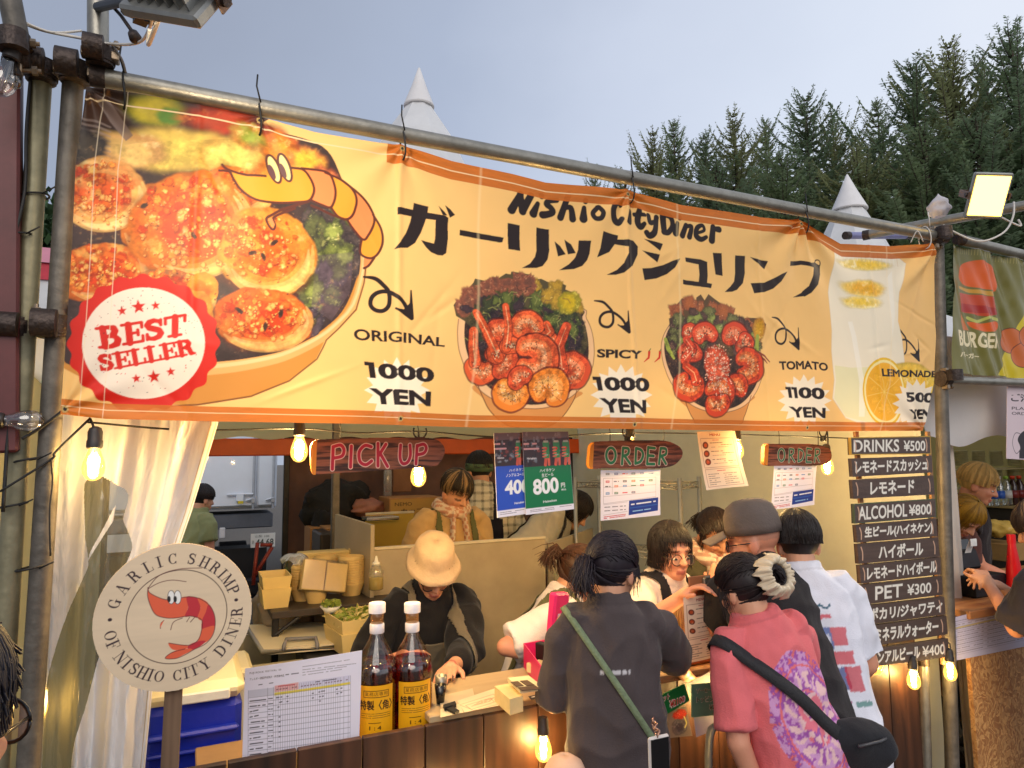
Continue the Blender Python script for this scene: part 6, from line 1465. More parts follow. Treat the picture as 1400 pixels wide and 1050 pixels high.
cable(w((409, 588, 2.19), (409, 592, 2.16), (409, 595, 2.16)), .003, M_rubber, 'short cable drop over the bulb left of the PICK UP sign')
for px, Y in ((572, 2.17), (1131, 2.12), (1008, 2.18)): cable(w((px, 590, Y + .03), (px + 1, 605, Y), (px, 622, Y)), .003, M_rubber, {572: 'short cable drop behind the PICK UP sign', 1131: 'short cable drop at the right of the smaller ORDER sign', 1008: 'short cable drop behind the hanging paper menu'}[px])
cable(w((742, 995, 1.975), (743, 999, 1.95), (743, 1003, 1.94)), .0035, M_rubber, 'short cable stub above the counter front bulb')
cable(w((1180, 905, 1.96), (1215, 905, 1.95), (1249, 898, 1.95), (1294, 878, 1.94), (1299, 893, 1.93)), .003, M_rubber, 'black cable of the bulbs under the drinks board')
cable(w((42, 105, 2.0), (36, 180, 1.99), (34, 260, 1.985), (20, 330, 1.98), (14, 420, 1.98), (12, 560, 1.98), (4, 700, 1.97)), .0042, M_rubber, 'black cable running down the olive grey post')
for i, (px, py, Y) in enumerate(((44, 263, 1.99), (12, 692, 1.98), (40, 778, 1.965), (38, 628, 1.97), (22, 318, 1.98))):
 c = at(px, py, Y); mb = MB(); mb.tube([c + V((.031 * math.cos(a), .031 * math.sin(a) + .03, .006 * math.cos(a))) for a in np.linspace(0, 6.283, 20)], .0026, 6); mb.tube([c + V((.02, 0, 0)), c + V((.05, -.02, .015))], .002, 5)
 mb.build('cable_tie', M_rubber, None, True, label=['black cable tie high on the olive grey post', 'black cable tie low on the olive grey post', 'black cable tie at knee of the curtain on the dark post', 'black cable tie joining both left posts under the banner', 'black cable tie by the maroon post edge'][i], cat='cable tie', group='black cable ties')
for i, (px, py) in enumerate(((355, 150), (550, 187), (860, 250), (1097, 296), (171, 112), (1264, 318))):
 c = at(px, py, 1.95); mb = MB(); mb.tube([c + V((.004 * math.sin(a * 2), .028 * math.cos(a), -.024 + .052 * math.sin(a))) for a in np.linspace(0, 6.283, 22)], .0028, 6)
 mb.tube([c + V((0, -.026, .01)), c + V((-.012, -.034, .05)), c + V((-.010, -.03, .085))], .0024, 5)
 mb.build('cable_tie', M_rubber if px < 1200 else mat('white_cord', C(220, 214, 206), .6), None, True, label=['black cable tie over the photo of shrimp on the banner', 'black cable tie on the pipe in front of the white tent peak', 'black cable tie on the pipe above the shop name', 'black cable tie over the star shaped fold of the banner', 'black cable tie nearest the top left lamp on the pipe', 'white cord tie at the right end of the banner pipe'][i], cat='cable tie', group='ties holding the banner')
for i, (px, tx) in enumerate(((574, 'black loop of cord above the PICK UP sign'), (858, 'black plug hanging above the larger ORDER sign'), (1125, 'black loop of cord above the smaller ORDER sign'))):
 c = at(px, 590, 2.1); mb = MB(); mb.tube([c + V((.022 * math.cos(a), 0, .022 * math.sin(a))) for a in np.linspace(2.6, 6.8, 14)], .003, 6); mb.box(c + V((0, 0, -.03)), (.022, .02, .026), None, .004)
 mb.build('cord_loop', M_rubber, None, True, label=tx, cat='cord')
# -- floodlights
M_alu = mat('cast_aluminium', C(150, 150, 146), .45, .6, .2, 20)
def floodlight(c, n, up, w, h, label, lit, arm):
 n = V(n).normalized(); up = (V(up) - n * V(up).dot(n)).normalized(); rt = up.cross(n); R_ = Matrix((rt, up, n)).transposed()
 t = thing('floodlight', label, 'floodlight', c, 'floodlights clamped to the scaffold'); c = V(c)
 mb = MB(); mb.box(c - n * .012, (w, h, .024), R_, .005); mb.box(c - n * .045, (w * .62, h * .6, .05), R_, .012)
 for k in range(7): mb.box(c - n * .035 + rt * (w * .38 * (k - 3) / 3), (.004, h * .8, .03), R_)
 mb.build('housing', M_alu, t)
 mb = MB(); mb.box(c + n * .002, (w * .88, h * .86, .003), R_); mb.build('lamp_glass', mat_emit('floodlight_glow', (1.0, .60, .10), 4.3) if lit else mat_emit('far_side_glow', (1.0, .80, .48), 14), t)
 mb = MB()
 for k in (-1, 1): mb.box(c + rt * k * (w / 2 + .006) - n * .05, (.004, .03, .11), R_)
 mb.box(c - n * .103, (w + .016, .03, .004), R_); mb.build('bracket', mat('rust_bracket', C(126, 100, 84), .5, .5, .25, 30), t)
 for k in (-1, 1): mb = MB(); mb.tube([c + rt * k * (w / 2 + .004) - n * .012, c + rt * k * (w / 2 + .016) - n * .012], .011, 10); mb.build('hinge_bolt', M_iron, t, 40)
 mb = MB(); mb.tube([V(p) for p in smooth_line(np.array([tuple(c - n * .06), tuple(c - n * .10 + V((.03, 0, -.06))), tuple(V(arm) + V((0, 0, -.03))), tuple(arm)]), 6)], .0045, 8); mb.build('cord', mat('white_cord', C(220, 214, 206), .6), t, True)
 L = bpy.data.lights.new('flood_beam', 'SPOT'); o = bpy.data.objects.new('flood_beam', L); COL.objects.link(o); o.parent = t; o.location = n * .02
 o.rotation_euler = (-n).to_track_quat('Z', 'Y').to_euler() if False else n.to_track_quat('-Z', 'Y').to_euler()
 L.spot_size = math.radians(125); L.spot_blend = .9; L.color = (1.0, .80, .56); L.shadow_soft_size = .06
 return t, L
_, fl1 = floodlight(at(1352, 268, 1.78), (-.50, -.62, -.40), (.18, .05, 1), .155, .20, 'lit square floodlight glaring on the right pipe', True, at(1392, 300, 1.8)); fl1.energy = 60
c_ = at(252, 0, 1.28)
_, fl0 = floodlight(c_, (.48, .78, -.38), (.5, .2, .8), .17, .14, 'floodlight seen from behind at the top left, aimed down at the banner', False, at(205, 40, 1.5)); fl0.energy = 18
mb = MB(); a, b, d_ = at(134, 10, 1.9), at(175, 0, 1.7), at(232, 22, 1.42); mb.tube([a, b, d_], .012, 10); ar = mb.build('lamp_arm', mat('black_arm', C(26, 26, 32), .5, .3), None, True, label='black clamp arm between the short pipe and the rear-facing floodlight', cat='clamp arm')
mb = MB(); mb.box(at(193, 8, 1.6), (.07, .05, .05), rotz(.3), .006); mb.box(at(193, 22, 1.58), (.026, .026, .03), rotz(.3)); mb.build('clamp_body', mat('black_arm', C(26, 26, 32), .5, .3), ar)
mb = MB(); mb.tube([at(148, 2, 1.85), at(166, 22, 1.8), at(180, 42, 1.76)], .0045, 8); mb.lathe([(.004, 0), (.012, .012), (.014, .03), (.006, .036)], at(180, 42, 1.76), (at(184, 52, 1.75) - at(176, 36, 1.77)).normalized(), 12); mb.build('lever', M_iron, ar, True)
M_wc = mat('white_cord', C(220, 214, 206), .6)
cable(w((28, 30, 1.9), (60, 42, 1.92), (110, 52, 1.92), (150, 60, 1.9), (190, 58, 1.75), (206, 34, 1.6), (208, 5, 1.5), (207, -20, 1.4)), .0036, M_wc, 'white lamp cable looping across the top left corner')
cable(w((28, 28, 1.9), (70, 44, 1.92), (112, 42, 1.92)), .003, M_wc, 'second white cable beside the top left pipes'); cable(w((150, 58, 1.9), (166, 80, 1.9), (172, 100, 1.92)), .003, mat('grey_cord', C(110, 104, 100), .6), 'thin grey cable dropping to the banner pipe')
cable(w((1290, 308, 1.9), (1306, 318, 1.9), (1340, 330, 1.85), (1372, 318, 1.8), (1385, 296, 1.78), (1386, 276, 1.78)), .0045, M_wc, 'white cable sagging under the lit floodlight'); cable(w((1245, 332, 1.93), (1254, 316, 1.9), (1262, 330, 1.9)), .0025, M_wc, 'white string loop near the right end of the banner')
c = at(1284, 284, 2.0); mb = MB(); vs = []
for i in range(13):
 for j in range(18):
  v = i / 12; a = j / 18 * 6.283; r_ = .050 * (math.sin(3.14 * min(1, v * .95 + .08)) ** .6) * (1 - .72 * v ** 2.2); k = 1 + .5 * mnoise.noise(V((math.cos(a) * 1.5, math.sin(a) * 1.5, v * 4)))
  vs.append(c + V((r_ * math.cos(a) * k, r_ * math.sin(a) * k, -.045 + .115 * v)))
mb.add(vs, [(i * 18 + j, i * 18 + (j + 1) % 18, (i + 1) * 18 + (j + 1) % 18, (i + 1) * 18 + j) for i in range(12) for j in range(18)])
mb.build('plastic_bag', mat('bag_plastic', C(224, 220, 224), .3, 0, .06, 20, .4, 60, trans=.4), None, True, label='white plastic bag wrapped round the clamp at the right corner post', cat='bag')
# -- on and behind the counter, left part
def box_open(mb, c, w, d, h, th, flare=0.0, rot=0.0):
 R_ = rotz(rot); c = V(c)
 def ring(x, y, z): return [c + R_ @ V((sx * x, sy * y, z)) for sx, sy in ((-1, -1), (1, -1), (1, 1), (-1, 1))]
 o0, o1, i1, i0 = ring(w / 2 - flare, d / 2 - flare, 0), ring(w / 2, d / 2, h), ring(w / 2 - th, d / 2 - th, h), ring(w / 2 - flare - th, d / 2 - flare - th, th)
 k = [(0, 1, 2, 3)]
 for a, b in ((0, 4), (4, 8), (8, 12)): k += [(a + i, a + (i + 1) % 4, b + (i + 1) % 4, b + i) for i in range(4)]
 k.append((12, 13, 14, 15)); mb.add(o0 + o1 + i1 + i0, k); return mb
ch = thing('chest_cooler', 'cream steel chest with a loose lid and a grey handle behind the counter', 'chest', at(410, 1000, 2.85) * 1); ch.location.z = 0
zl = .985; q = [atZ(x, y, zl) for x, y in ((338, 861), (440, 857), (478, 886), (360, 896))]
x0, x1, y0, y1 = q[0].x - .10, q[1].x + .06, q[3].y - .03, q[0].y + .05
mb = MB(); box_open(mb, ((x0 + x1) / 2, (y0 + y1) / 2, .25), x1 - x0, y1 - y0, zl - .03 - .25, .02); mb.build('body', mat('cream_steel', C(196, 184, 150), .4, .1, .06, 5), ch)
mb = MB(); mb.prism(q, (0, 0, .022)); ld = mb.build('lid', mat('cream_lid', C(226, 214, 180), .35, .05, .05, 5), ch)
hb = MB(); h = [atZ(x, y, zl + .035) for x, y in ((388, 884), (391, 874), (432, 872), (434, 882))]; hb.tube([h[0] - V((0, 0, .014)), h[0], h[1], h[2], h[3], h[3] - V((0, 0, .014))], .008, 8); hb.build('handle', mat('grey_handle', C(120, 120, 124), .5), ld, True)
mb = MB(); e = [V((p.x, p.y, zl + .011)) for p in q]; mb.tube(e + [e[0]], .012, 8); mb.build('lid_rim', mat('brushed_rim', C(170, 164, 150), .4, .5), ld, True)
bc = thing('cooler_box', 'big blue cooler box with a cream lid behind the left end of the counter', 'cooler', at(275, 1040, 2.34) * 1); bc.location.z = .55
x0, x1, zt_ = at(196, 980, 2.32).x, at(331, 980, 2.32).x, at(270, 962, 2.32).z
mb = MB(); mb.box(((x0 + x1) / 2, 2.52, (zt_ + .55) / 2), (x1 - x0, .40, zt_ - .55), None, .02); M_blue = mat('cooler_blue', C(24, 44, 168), .4, 0, .06, 6, .1, 60); mb.build('body', M_blue, bc)
z_ = at(270, 1003, 2.3).z; mb = MB(); mb.box(((x0 + x1) / 2, 2.31, z_), (x1 - x0 - .02, .03, .016), None, .006); mb.box(((x0 + x1) / 2, 2.312, z_ - .05), (x1 - x0 - .02, .02, .012), None, .004); mb.build('body_rib', M_blue, bc)
zt2 = zt_ + .055; mb = MB(); mb.box(((x0 + x1) / 2, 2.525, zt_ + .03), (x1 - x0 + .012, .43, .055), None, .022); lid = mb.build('lid', mat('cream_plastic', C(226, 216, 176), .4, 0, .05, 5), bc, 40)
mb = MB(); mb.box(((x0 + x1) / 2 + .03, 2.305, zt_ + .022), ((x1 - x0) * .5, .012, .03), None, .004); mb.build('latch', mat('white_latch', C(222, 222, 214), .4), lid)
mb = MB(); mb.box((at(324, 915, 2.62).x - .1, 2.86, .80), (.30, .24, .36), None, .02); wc = mb.build('storage_box', mat('greywhite_plastic', C(196, 196, 188), .5, 0, .06, 5), None, label='grey white storage box standing behind the blue cooler', cat='box'); mb = MB(); mb.box((at(324, 915, 2.62).x - .1, 2.86, 1.0), (.33, .27, .045), None, .015); mb.build('lid', mat('cream_plastic', C(226, 216, 176), .4), wc)
def whisky(px_, pyb, Y, lean, label, face):
 b = at(px_, pyb, Y); b.z = .936; t = thing('whisky_bottle', label, 'bottle', b, 'big amber liquor bottles on the counter')
 H_ = at(px_, 824, Y).z - b.z; k = H_ / .50
 prof = [(.053, 0), (.061, .006), (.062, .02), (.062, .10), (.061, .105), (.062, .11), (.062, .205), (.060, .212), (.0625, .22), (.062, .25), (.056, .285), (.042, .325), (.026, .36), (.020, .38), (.0185, .395)]
 pr = [(r * 1.0, h * k) for r, h in prof]
 mb = MB(); mb.lathe(pr, b, n=40); mb.build('glass', mat_clear('bottle_glass', (.95, .90, .86), .07, .05), t, True)
 li = [(r - .003, h) for r, h in pr if h < .285 * k] + [(.058, .287 * k), (.001, .288 * k)]
 li[0] = (li[0][0], .004)
 mb = MB(); mb.lathe([(.001, .004)] + li, b, n=40); mb.build('liquor', mat_clear('amber_liquor', C(226, 112, 60), .12, .06), t, True)
 mb = MB(); mb.lathe([(.001, .004), (.030, .004), (.030, .284 * k), (.001, .284 * k)], b, n=20); mb.build('liquor_core', mat_clear('deep_liquor', C(190, 60, 34), .02, .2), t, True)
 mb = MB(); mb.lathe([(.021, .388 * k), (.022, .39 * k), (.022, .42 * k), (.020, .424 * k), (.012, .426 * k)], b, n=28); mb.build('neck_ring', mat('white_cap', C(226, 220, 224), .4), t, 40)
 mb = MB(); mb.lathe([(.019, .424 * k), (.020, .462 * k), (.018, .464 * k)], b, n=24); mb.build('measure', mat_clear('measure_cup', (.95, .80, .60) if face < 0 else (.92, .92, .92), .08, .08, haze=.25, hcol=C(206, 150, 90) if face < 0 else C(210, 210, 210)), t, True)
 mb = MB(); mb.lathe([(.024, .462 * k), (.0255, .464 * k), (.0255, .497 * k), (.024, .5 * k), (.001, .501 * k)], b, n=32); mb.build('cap', mat('white_cap', C(226, 220, 224), .4), t, 40)
 mb = MB(); mb.tube([b + V((0, 0, .30 * k)), b + V((.004, 0, .385 * k))], .006, 8); mb.build('dip_tube', mat_clear('tube', (.9, .9, .9), .1), t, True)
 s = Sheet((0, 0, 0), (1, 0, 0), (0, 0, 1), .115, .205 * k, .0009, C(236, 168, 24)); s.to = lambda p: (p[0] * s.nx, p[1] * s.ny); K = C(44, 24, 16)
 R4 = lambda a, b_, c_, d: [(a, d), (c_, d), (c_, b_), (a, b_)]
 fr = R4(.17, .80, .86, .91); s.stroke(fr + fr[:1], 2.2, K); s.text('業務店専用', R4(.20, .82, .83, .895), K, .0); s.text('特製〈角〉', R4(.06, .585, .97, .745), K, .055)
 for i, v in enumerate((.52, .485, .45)): dash(s, (.10, v), (.92, v), 1.6, K, .85, .15, i, .022)
 s.text('1 : 4', R4(.34, .24, .66, .31), K, .02); dash(s, (.32, .36), (.64, .36), 2, K, 1, .1, 5, .03); dash(s, (.34, .17), (.68, .17), 1.6, K, .9, .1, 6, .03); dash(s, (.06, .05), (.9, .055), 1.6, K, .8, .2, 7, .03)
 u, v = np.meshgrid(np.arange(s.nx + 1) / s.nx, np.arange(s.ny + 1) / s.ny); a = (u - .5) * 1.72 + lean; R_ = .0634
 P = np.stack([b.x + R_ * np.sin(a), b.y - R_ * np.cos(a), b.z + .012 * k + v * .205 * k], -1)
 sheet_mesh('label', P, s.C, M_gloss, t, 0, np.array((0, -1.0, 0)))
whisky(514, 1000, 2.12, -.28, 'left amber liquor bottle with a yellow label and brown measure cap', -1); whisky(563, 995, 2.12, -.10, 'right amber liquor bottle with a yellow label, fuller and nearer the jigger', 1)
sh_ = MB(); sh_.box((-.02, 2.36, .535), (.76, .66, .03)); sh_.build('work_shelf', mat('grey_shelf', C(110, 100, 88), .6, 0, .1, 6), None, label='low work shelf behind the counter planks carrying the blue cooler', cat='shelf')
c = at(602, 975, 2.10); mb = MB(); mb.lathe([(.012, 0), (.018, .055), (.0165, .055), (.011, .004)], (c.x, c.y, CT), n=20); mb.build('jigger', mat('dark_steel', C(70, 68, 66), .25, .9), None, True, label='small dark steel jigger beside the right liquor bottle', cat='cup')
c = at(603, 962, 2.2); mb = MB(); mb.lathe([(.017, 0), (.02, .05), (.019, .05), (.016, .003)], (c.x, c.y, CT), n=20); mb.build('jigger', M_steel, None, True, label='bright steel jigger behind the dark one', cat='cup')
def flat(name, px4, z, base, label, cat='paper', deco=None, th=.0, res=.0014):
 ws = [atZ(x, y, z) for x, y in px4]; s = Quad.__new__(Quad); s.H = homog(px4); s.w4 = [np.array(p) for p in ws]
 wid = (ws[1] - ws[0]).length; hei = (ws[0] - ws[3]).length; Sheet.__init__(s, s.w4[3], (1, 0, 0), (0, 1, 0), wid, hei, res, base, to=s.hp); s.wid, s.hei = wid, hei
 if deco: deco(s)
 return s.make(name, M_paper, None, th, label=label, cat=cat, group='papers lying on the counter')
def deco_menu(s):
 z5 = lambda x, y: (590 + x / 7.37, 900 + y / 7.37); BR = C(150, 100, 70)
 for a in ([(280, 470), (600, 370), (720, 450), (400, 530)], [(330, 480), (560, 410), (600, 450), (380, 520)]): s.stroke([z5(*p) for p in a + a[:1]], 1.4, BR, .9)
 for x, y in ((635, 420), (680, 445), (705, 470)): s.poly([z5(x + 32 * math.cos(a), y + 11 * math.sin(a)) for a in np.linspace(0, 6.28, 16)], C(130, 64, 44))
 for k in range(4): dash(s, z5(380 + k * 20, 490 - k * 14), z5(560 + k * 15, 440 - k * 12), 2, BR, .9, .15, k)
flat('paper', [(600, 952), (646, 941), (650, 956), (603, 968)], CT + .003, C(206, 186, 152), 'plain cream paper under the hand of the bucket hat person')
flat('menu_card', [(625, 958), (680, 940), (695, 962), (635, 974)], CT + .005, C(226, 208, 172), 'printed cream menu card lying flat at the counter edge', deco=deco_menu)
flat('paper', [(602, 969), (628, 962), (634, 974), (602, 981)], CT + .004, C(216, 204, 170), 'small pale slip of paper beside the jigger')
mb = MB(); q = [atZ(x, y, CT + .006) for x, y in ((606, 968), (622, 963), (624, 967), (608, 972))]; mb.prism(q, (0, 0, .01)); q = [atZ(x, y, CT + .006) for x, y in ((610, 971), (618, 968), (628, 974), (622, 977))]; mb.prism(q, (0, 0, .006)); mb.build('clip', M_rubber, None, label='black clip lying by the jigger', cat='clip')
mb = MB(); q = [atZ(x, y, CT + .05) for x, y in ((676, 938), (697, 934), (715, 951), (697, 956))]; mb.prism(q, (0, 0, -.045)); cb_ = mb.build('card_box', mat('cream_card', C(220, 196, 140), .6), None, label='cream block of cards on the counter before the pink cash box', cat='box')
mb = MB(); q = [atZ(x, y, CT + .062) for x, y in ((694, 932), (723, 929), (742, 944), (712, 948))]; mb.prism(q, (0, 0, .012)); bk_ = mb.build('menu_book', mat('book_pages', C(222, 208, 164), .6), None, label='stack of menu cards with dark bars leaning on the card block', cat='book')
mb = MB()
for a in (((698, 933), (708, 932), (716, 938), (706, 939)), ((711, 931.5), (721, 930.5), (731, 937), (720, 938)), ((708, 940.5), (732, 938), (738, 942.5), (714, 945))): mb.prism([atZ(x, y, CT + .0745) for x, y in a], (0, 0, .002))
mb.build('printed_bar', mat('dark_bars', C(92, 70, 52), .6), bk_)
flat('paper', [(722, 952), (776, 940), (778, 945), (726, 957)], CT + .003, C(40, 40, 44), 'black and white strip of paper along the counter edge by the cash box', deco=lambda s: [dash(s, (728 + k * 12, 953 - k * 2.5), (736 + k * 12, 951 - k * 2.5), 5, C(210, 210, 210), 1, .2, k) for k in range(4)])
pc = thing('cash_box', 'bright pink cash box with its lid standing open beside the grey shirt customer', 'cash box', atZ(745, 935, CT) * 1)
M_pink = mat('pink_plastic', C(222, 44, 110), .35, 0, .05, 6)
q = [atZ(x, y, CT + .002) for x, y in ((716, 912), (762, 903), (790, 934), (740, 948))]
mb = MB(); zt_ = .085
A = q; n_ = [V((p.x, p.y, CT + zt_)) for p in q]; c = sum(q, V()) / 4; i1 = [p.lerp(V((c.x, c.y, p.z)), .05) for p in n_]; i0 = [V((p.x, p.y, CT + .012)) for p in i1]
fs = [(3, 2, 1, 0)]
for a, b in ((0, 4), (4, 8), (8, 12)): fs += [(a + i, a + (i + 1) % 4, b + (i + 1) % 4, b + i) for i in range(4)]
fs.append((12, 13, 14, 15)); mb.add(A + n_ + i1 + i0, fs); mb.build('tray', M_pink, pc)
a, b = at(752, 940, 2.16), at(772, 862, 2.2); mb = MB(); mb.box((a.x + .035, 2.17, CT + .16), (.08, .035, .24), Matrix.Rotation(.12, 3, 'Y') @ rotz(.35), .008); ldp = mb.build('lid', M_pink, pc)
mb = MB()
for dz in (.19, .11): mb.lathe([(.001, 0), (.022, 0), (.022, .002), (.001, .002)], (a.x + .03 + (dz - .16) * .12, 2.148, CT + dz), V((-.1, -1, 0)), 20)
mb.build('sticker', mat('grey_sticker', C(200, 190, 200), .4), ldp)
mb = MB(); mb.box(c + V((.01, .03, .06)), (.03, .10, .07), rotz(.3), .003); mb.build('coin_tray', mat('black_tray', C(28, 28, 30), .4), pc); mb = MB(); mb.box(c + V((-.035, -.01, .03)), (.06, .09, .03), rotz(.3)); mb.build('banknotes', mat('notes', C(220, 200, 150), .7), pc)
cs_ = thing('chopstick_box', 'green box full of wooden chopsticks at the counter behind the held menu', 'box', at(925, 900, 2.2) * 1); c = at(925, 893, 2.22); mb = MB(); box_open(mb, (c.x, c.y, CT), .12, .07, at(925, 883, 2.2).z - CT + .03, .003); mb.build('green_tray', mat('green_plastic', C(30, 130, 60), .4), cs_)
mb = MB(); r = random.Random(3); zb_ = CT + .02
for i in range(60):
 x, y = c.x + (r.random() - .5) * .10, c.y + (r.random() - .5) * .05; mb.box((x, y, zb_ + .075), (.004, .004, .15 + .02 * r.random()), Matrix.Rotation((r.random() - .5) * .25, 3, 'X') @ Matrix.Rotation((r.random() - .5) * .25, 3, 'Y'))
mb.build('chopsticks', mat('raw_wood', C(206, 170, 110), .7), cs_)
mb = MB(); q = at(962, 912, 2.02); mb.box((q.x + .06, 2.15, CT + .035), (.30, .2, .07), None, .003); mb.build('wooden_crate', mat_wood('orange_crate', C(150, 84, 40), C(196, 124, 66), .6, 0, 7), None, label='orange wooden crate on the counter under the held menu', cat='crate')
def placard(px4, Y, base, label, deco, th=.004, name='price_placard', cat='placard'):
 s = Quad(px4, Y, .0012, base); deco(s); return s.make(name, M_gloss, None, th, label=label, cat=cat, group='placards hung on the counter front')
zz6 = lambda x, y: (880 + x / 6.17, 880 + y / 6.17)
def d1(s):
 s.text('¥2100', [zz6(222, 478), zz6(350, 432), zz6(352, 486), zz6(228, 545)], C(236, 220, 214), .09); s.text('¥2100', [zz6(226, 482), zz6(347, 438), zz6(349, 482), zz6(231, 538)], C(190, 40, 40), .035)
 s.text('セット', [zz6(135, 450), zz6(225, 415), zz6(226, 462), zz6(136, 500)], C(236, 220, 214), .09); s.text('セット', [zz6(138, 455), zz6(222, 420), zz6(223, 458), zz6(139, 494)], C(170, 40, 40), .03)
placard([(899, 953), (936, 935), (943, 958), (906, 980)], 1.93, C(20, 116, 60), 'green price placard with red 2100 yen lettering by the grey sleeve', d1)
def d2(s):
 s.blob((929, 975), (10, 6), -.2, (C(210, 60, 40), C(170, 40, 30), C(240, 150, 120)), 3, .4, .2, fs=.2); s.blob((928, 992), (11, 13), .2, (C(70, 60, 70), C(100, 90, 90), C(150, 140, 140)), 5, .2, .1, fs=.1); s.stroke([(935, 978), (938, 986), (936, 993)], 3, C(220, 210, 120), sm=True)
placard([(912, 968), (938, 966), (947, 1006), (915, 1009)], 1.96, C(124, 110, 100), 'photo card of a red dish hung under the green price placard', d2)
def d3(s):
 for k, (a, b, x0, x1, t_) in enumerate(((372, 412, 445, 605, 'ソーセージ'), (440, 492, 445, 632, 'トッピング'), (510, 556, 552, 636, '¥200'))):
  s.text(t_, [zz6(x0, a + 6), zz6(x1, a - 4), zz6(x1, b - 4), zz6(x0, b + 6)], C(214, 206, 190), .07); s.text(t_, [zz6(x0 + 3, a + 10), zz6(x1 - 3, a + 1), zz6(x1 - 3, b - 8), zz6(x0 + 3, b + 2)], C(60, 60, 50), .02)
placard([(946, 936), (986, 932), (987, 977), (946, 981)], 1.925, C(104, 150, 130), 'teal handwritten placard beside the glowing bulb', d3)
placard([(942, 934), (971, 918), (974, 936), (944, 950)], 1.955, C(222, 216, 218), 'white paper sticking up behind the teal placard', lambda s: None, .001, 'paper', 'paper'); placard([(948, 978), (981, 974), (983, 996), (952, 1008)], 1.94, C(190, 178, 206), 'lilac paper hanging below the teal placard', lambda s: None, .001, 'paper', 'paper')
mb = MB(); P_ = smooth_line(np.array([tuple(at(x, y, 1.90)) for x, y in ((1018, 1400), (1017, 1080), (1012, 1030), (1002, 1004), (987, 993), (973, 998), (969, 1030), (969, 1080), (969, 1400))]), 8)
mb.tube([V(p) for p in P_], .017, 14, flat=.55); mb.build('metal_arch', mat('grey_painted_steel', C(136, 140, 146), .4, .3, .1, 10), None, True, label='grey bent steel arch standing before the counter beside the pink shirt', cat='stand')
mb = MB(); q = [at(x, y, 1.90) for x, y in ((996, 962), (1008, 946), (1024, 952), (1026, 1000), (1016, 1006))]; mb.prism(q, (0, .03, 0)); mb.build('blue_cloth', mat('blue_fabric', C(50, 100, 190), .7, 0, .15, 20), None, label='small blue cloth hanging at the counter by the bulb', cat='cloth')
# -- back of the kitchen
M_blk = mat('black_steel', C(30, 29, 30), .5, .3, .2, 20)
M_pulp = mat('paper_pulp', C(214, 184, 120), .75, 0, .08, 8, .1, 40)
M_cream = mat('cream_tray', C(220, 194, 126), .5, 0, .05, 6)
tb = thing('folding_table', 'black folding table carrying the paper bowls', 'table', (at(440, 815, 3.45).x, 3.45, 0)); TZ = at(440, 812, 3.45).z - .01
x0, x1 = at(368, 812, 3.3).x, at(520, 812, 3.5).x
mb = MB(); mb.box(((x0 + x1) / 2, 3.47, TZ - .015), (x1 - x0, .56, .03), None, .004); mb.build('tabletop', mat('dark_tabletop', C(58, 50, 44), .5, 0, .15, 8), tb)
for x in (x0 + .02, x1 - .02):
 for y in (3.22, 3.72): mb = MB(); mb.box((x, y, TZ / 2 - .015), (.028, .028, TZ - .03), None, .003); mb.build('leg', M_blk, tb)
mb = MB(); mb.tube([(x0 + .02, 3.21, TZ - .35), (x1 - .02, 3.21, TZ - .35)], .01, 8); mb.tube([(x0 + .30, 3.21, TZ - .35), (x0 + .45, 3.21, TZ - .04)], .008, 8); mb.tube([(x0 + .02, 3.21, TZ - .10), (x0 + .14, 3.21, TZ - .02)], .008, 8); mb.build('brace', M_blk, tb)
mb = MB(); mb.box(((x0 + x1) / 2, 3.47, .34), (x1 - x0 - .06, .5, .02)); mb.build('lower_shelf', M_blk, tb)
def bowl_stack(px, pyb, Y, n, label, r=.062):
 c = at(px, pyb, Y); c.z = TZ; mb = MB()
 pr = [(r * .70, 0), (r * .95, .045), (r * .97, .05)]
 for i in range(n): pr += [(r * .965, .05 + i * .0115), (r * 1.0, .052 + i * .0115), (r * 1.0, .059 + i * .0115), (r * .965, .0605 + i * .0115)]
 pr += [(r * .9, .058 + n * .0115), (r * .7, .02 + n * .0115), (.001, .018 + n * .0115)]
 mb.lathe(pr, c, n=30); return mb.build('bowl_stack', M_pulp, None, 30, label=label, cat='bowls', group='stacks of paper bowls on the black table')
bowl_stack(480, 808, 3.42, 11, 'tall stack of paper bowls at the right end of the black table', .062); bowl_stack(445, 795, 3.58, 10, 'stack of paper bowls behind the wrapped pack', .06); bowl_stack(414, 806, 3.4, 9, 'stack of paper bowls left of the wrapped pack', .055); bowl_stack(492, 800, 3.66, 12, 'rear stack of paper bowls beside the partition', .062); bowl_stack(432, 812, 3.32, 3, 'low stack of paper bowls under the wrapped pack', .055)
def trays(c, w, d, h, n, label, m, rot=0.0, top=None):
 t = thing('food_tray', label, 'trays', c)
 for i in range(n): mb = MB(); box_open(mb, (c[0], c[1], c[2] + i * h * .62), w, d, h, .005, .012, rot); mb.build('tray', m, t)
 return t
c = at(375, 803, 3.36); trays((c.x, c.y, TZ), .125, .20, .085, 2, 'two stacked cream tubs at the left end of the black table', M_cream)
c = at(437, 770, 3.7); mb = MB(); mb.box((c.x + .02, 3.70, TZ + .09), (.26, .1, .18), None, .006); mb.build('carton', M_cream, None, label='long cream carton behind the paper bowls', cat='carton')
c = at(442, 788, 3.30); pk_ = thing('wrapped_pack', 'plastic wrapped pack of paper lids leaning on the bowls', 'pack', c)
R_ = Matrix.Rotation(.16, 3, 'Y') @ Matrix.Rotation(-.25, 3, 'X'); mb = MB()
for i in range(9): mb.box(c + R_ @ V((-.048, -.03 + i * .0075, 0)), (.098, .006, .135), R_, .002); mb.box(c + R_ @ V((.054, -.03 + i * .0075, -.004)), (.096, .006, .125), R_, .002)
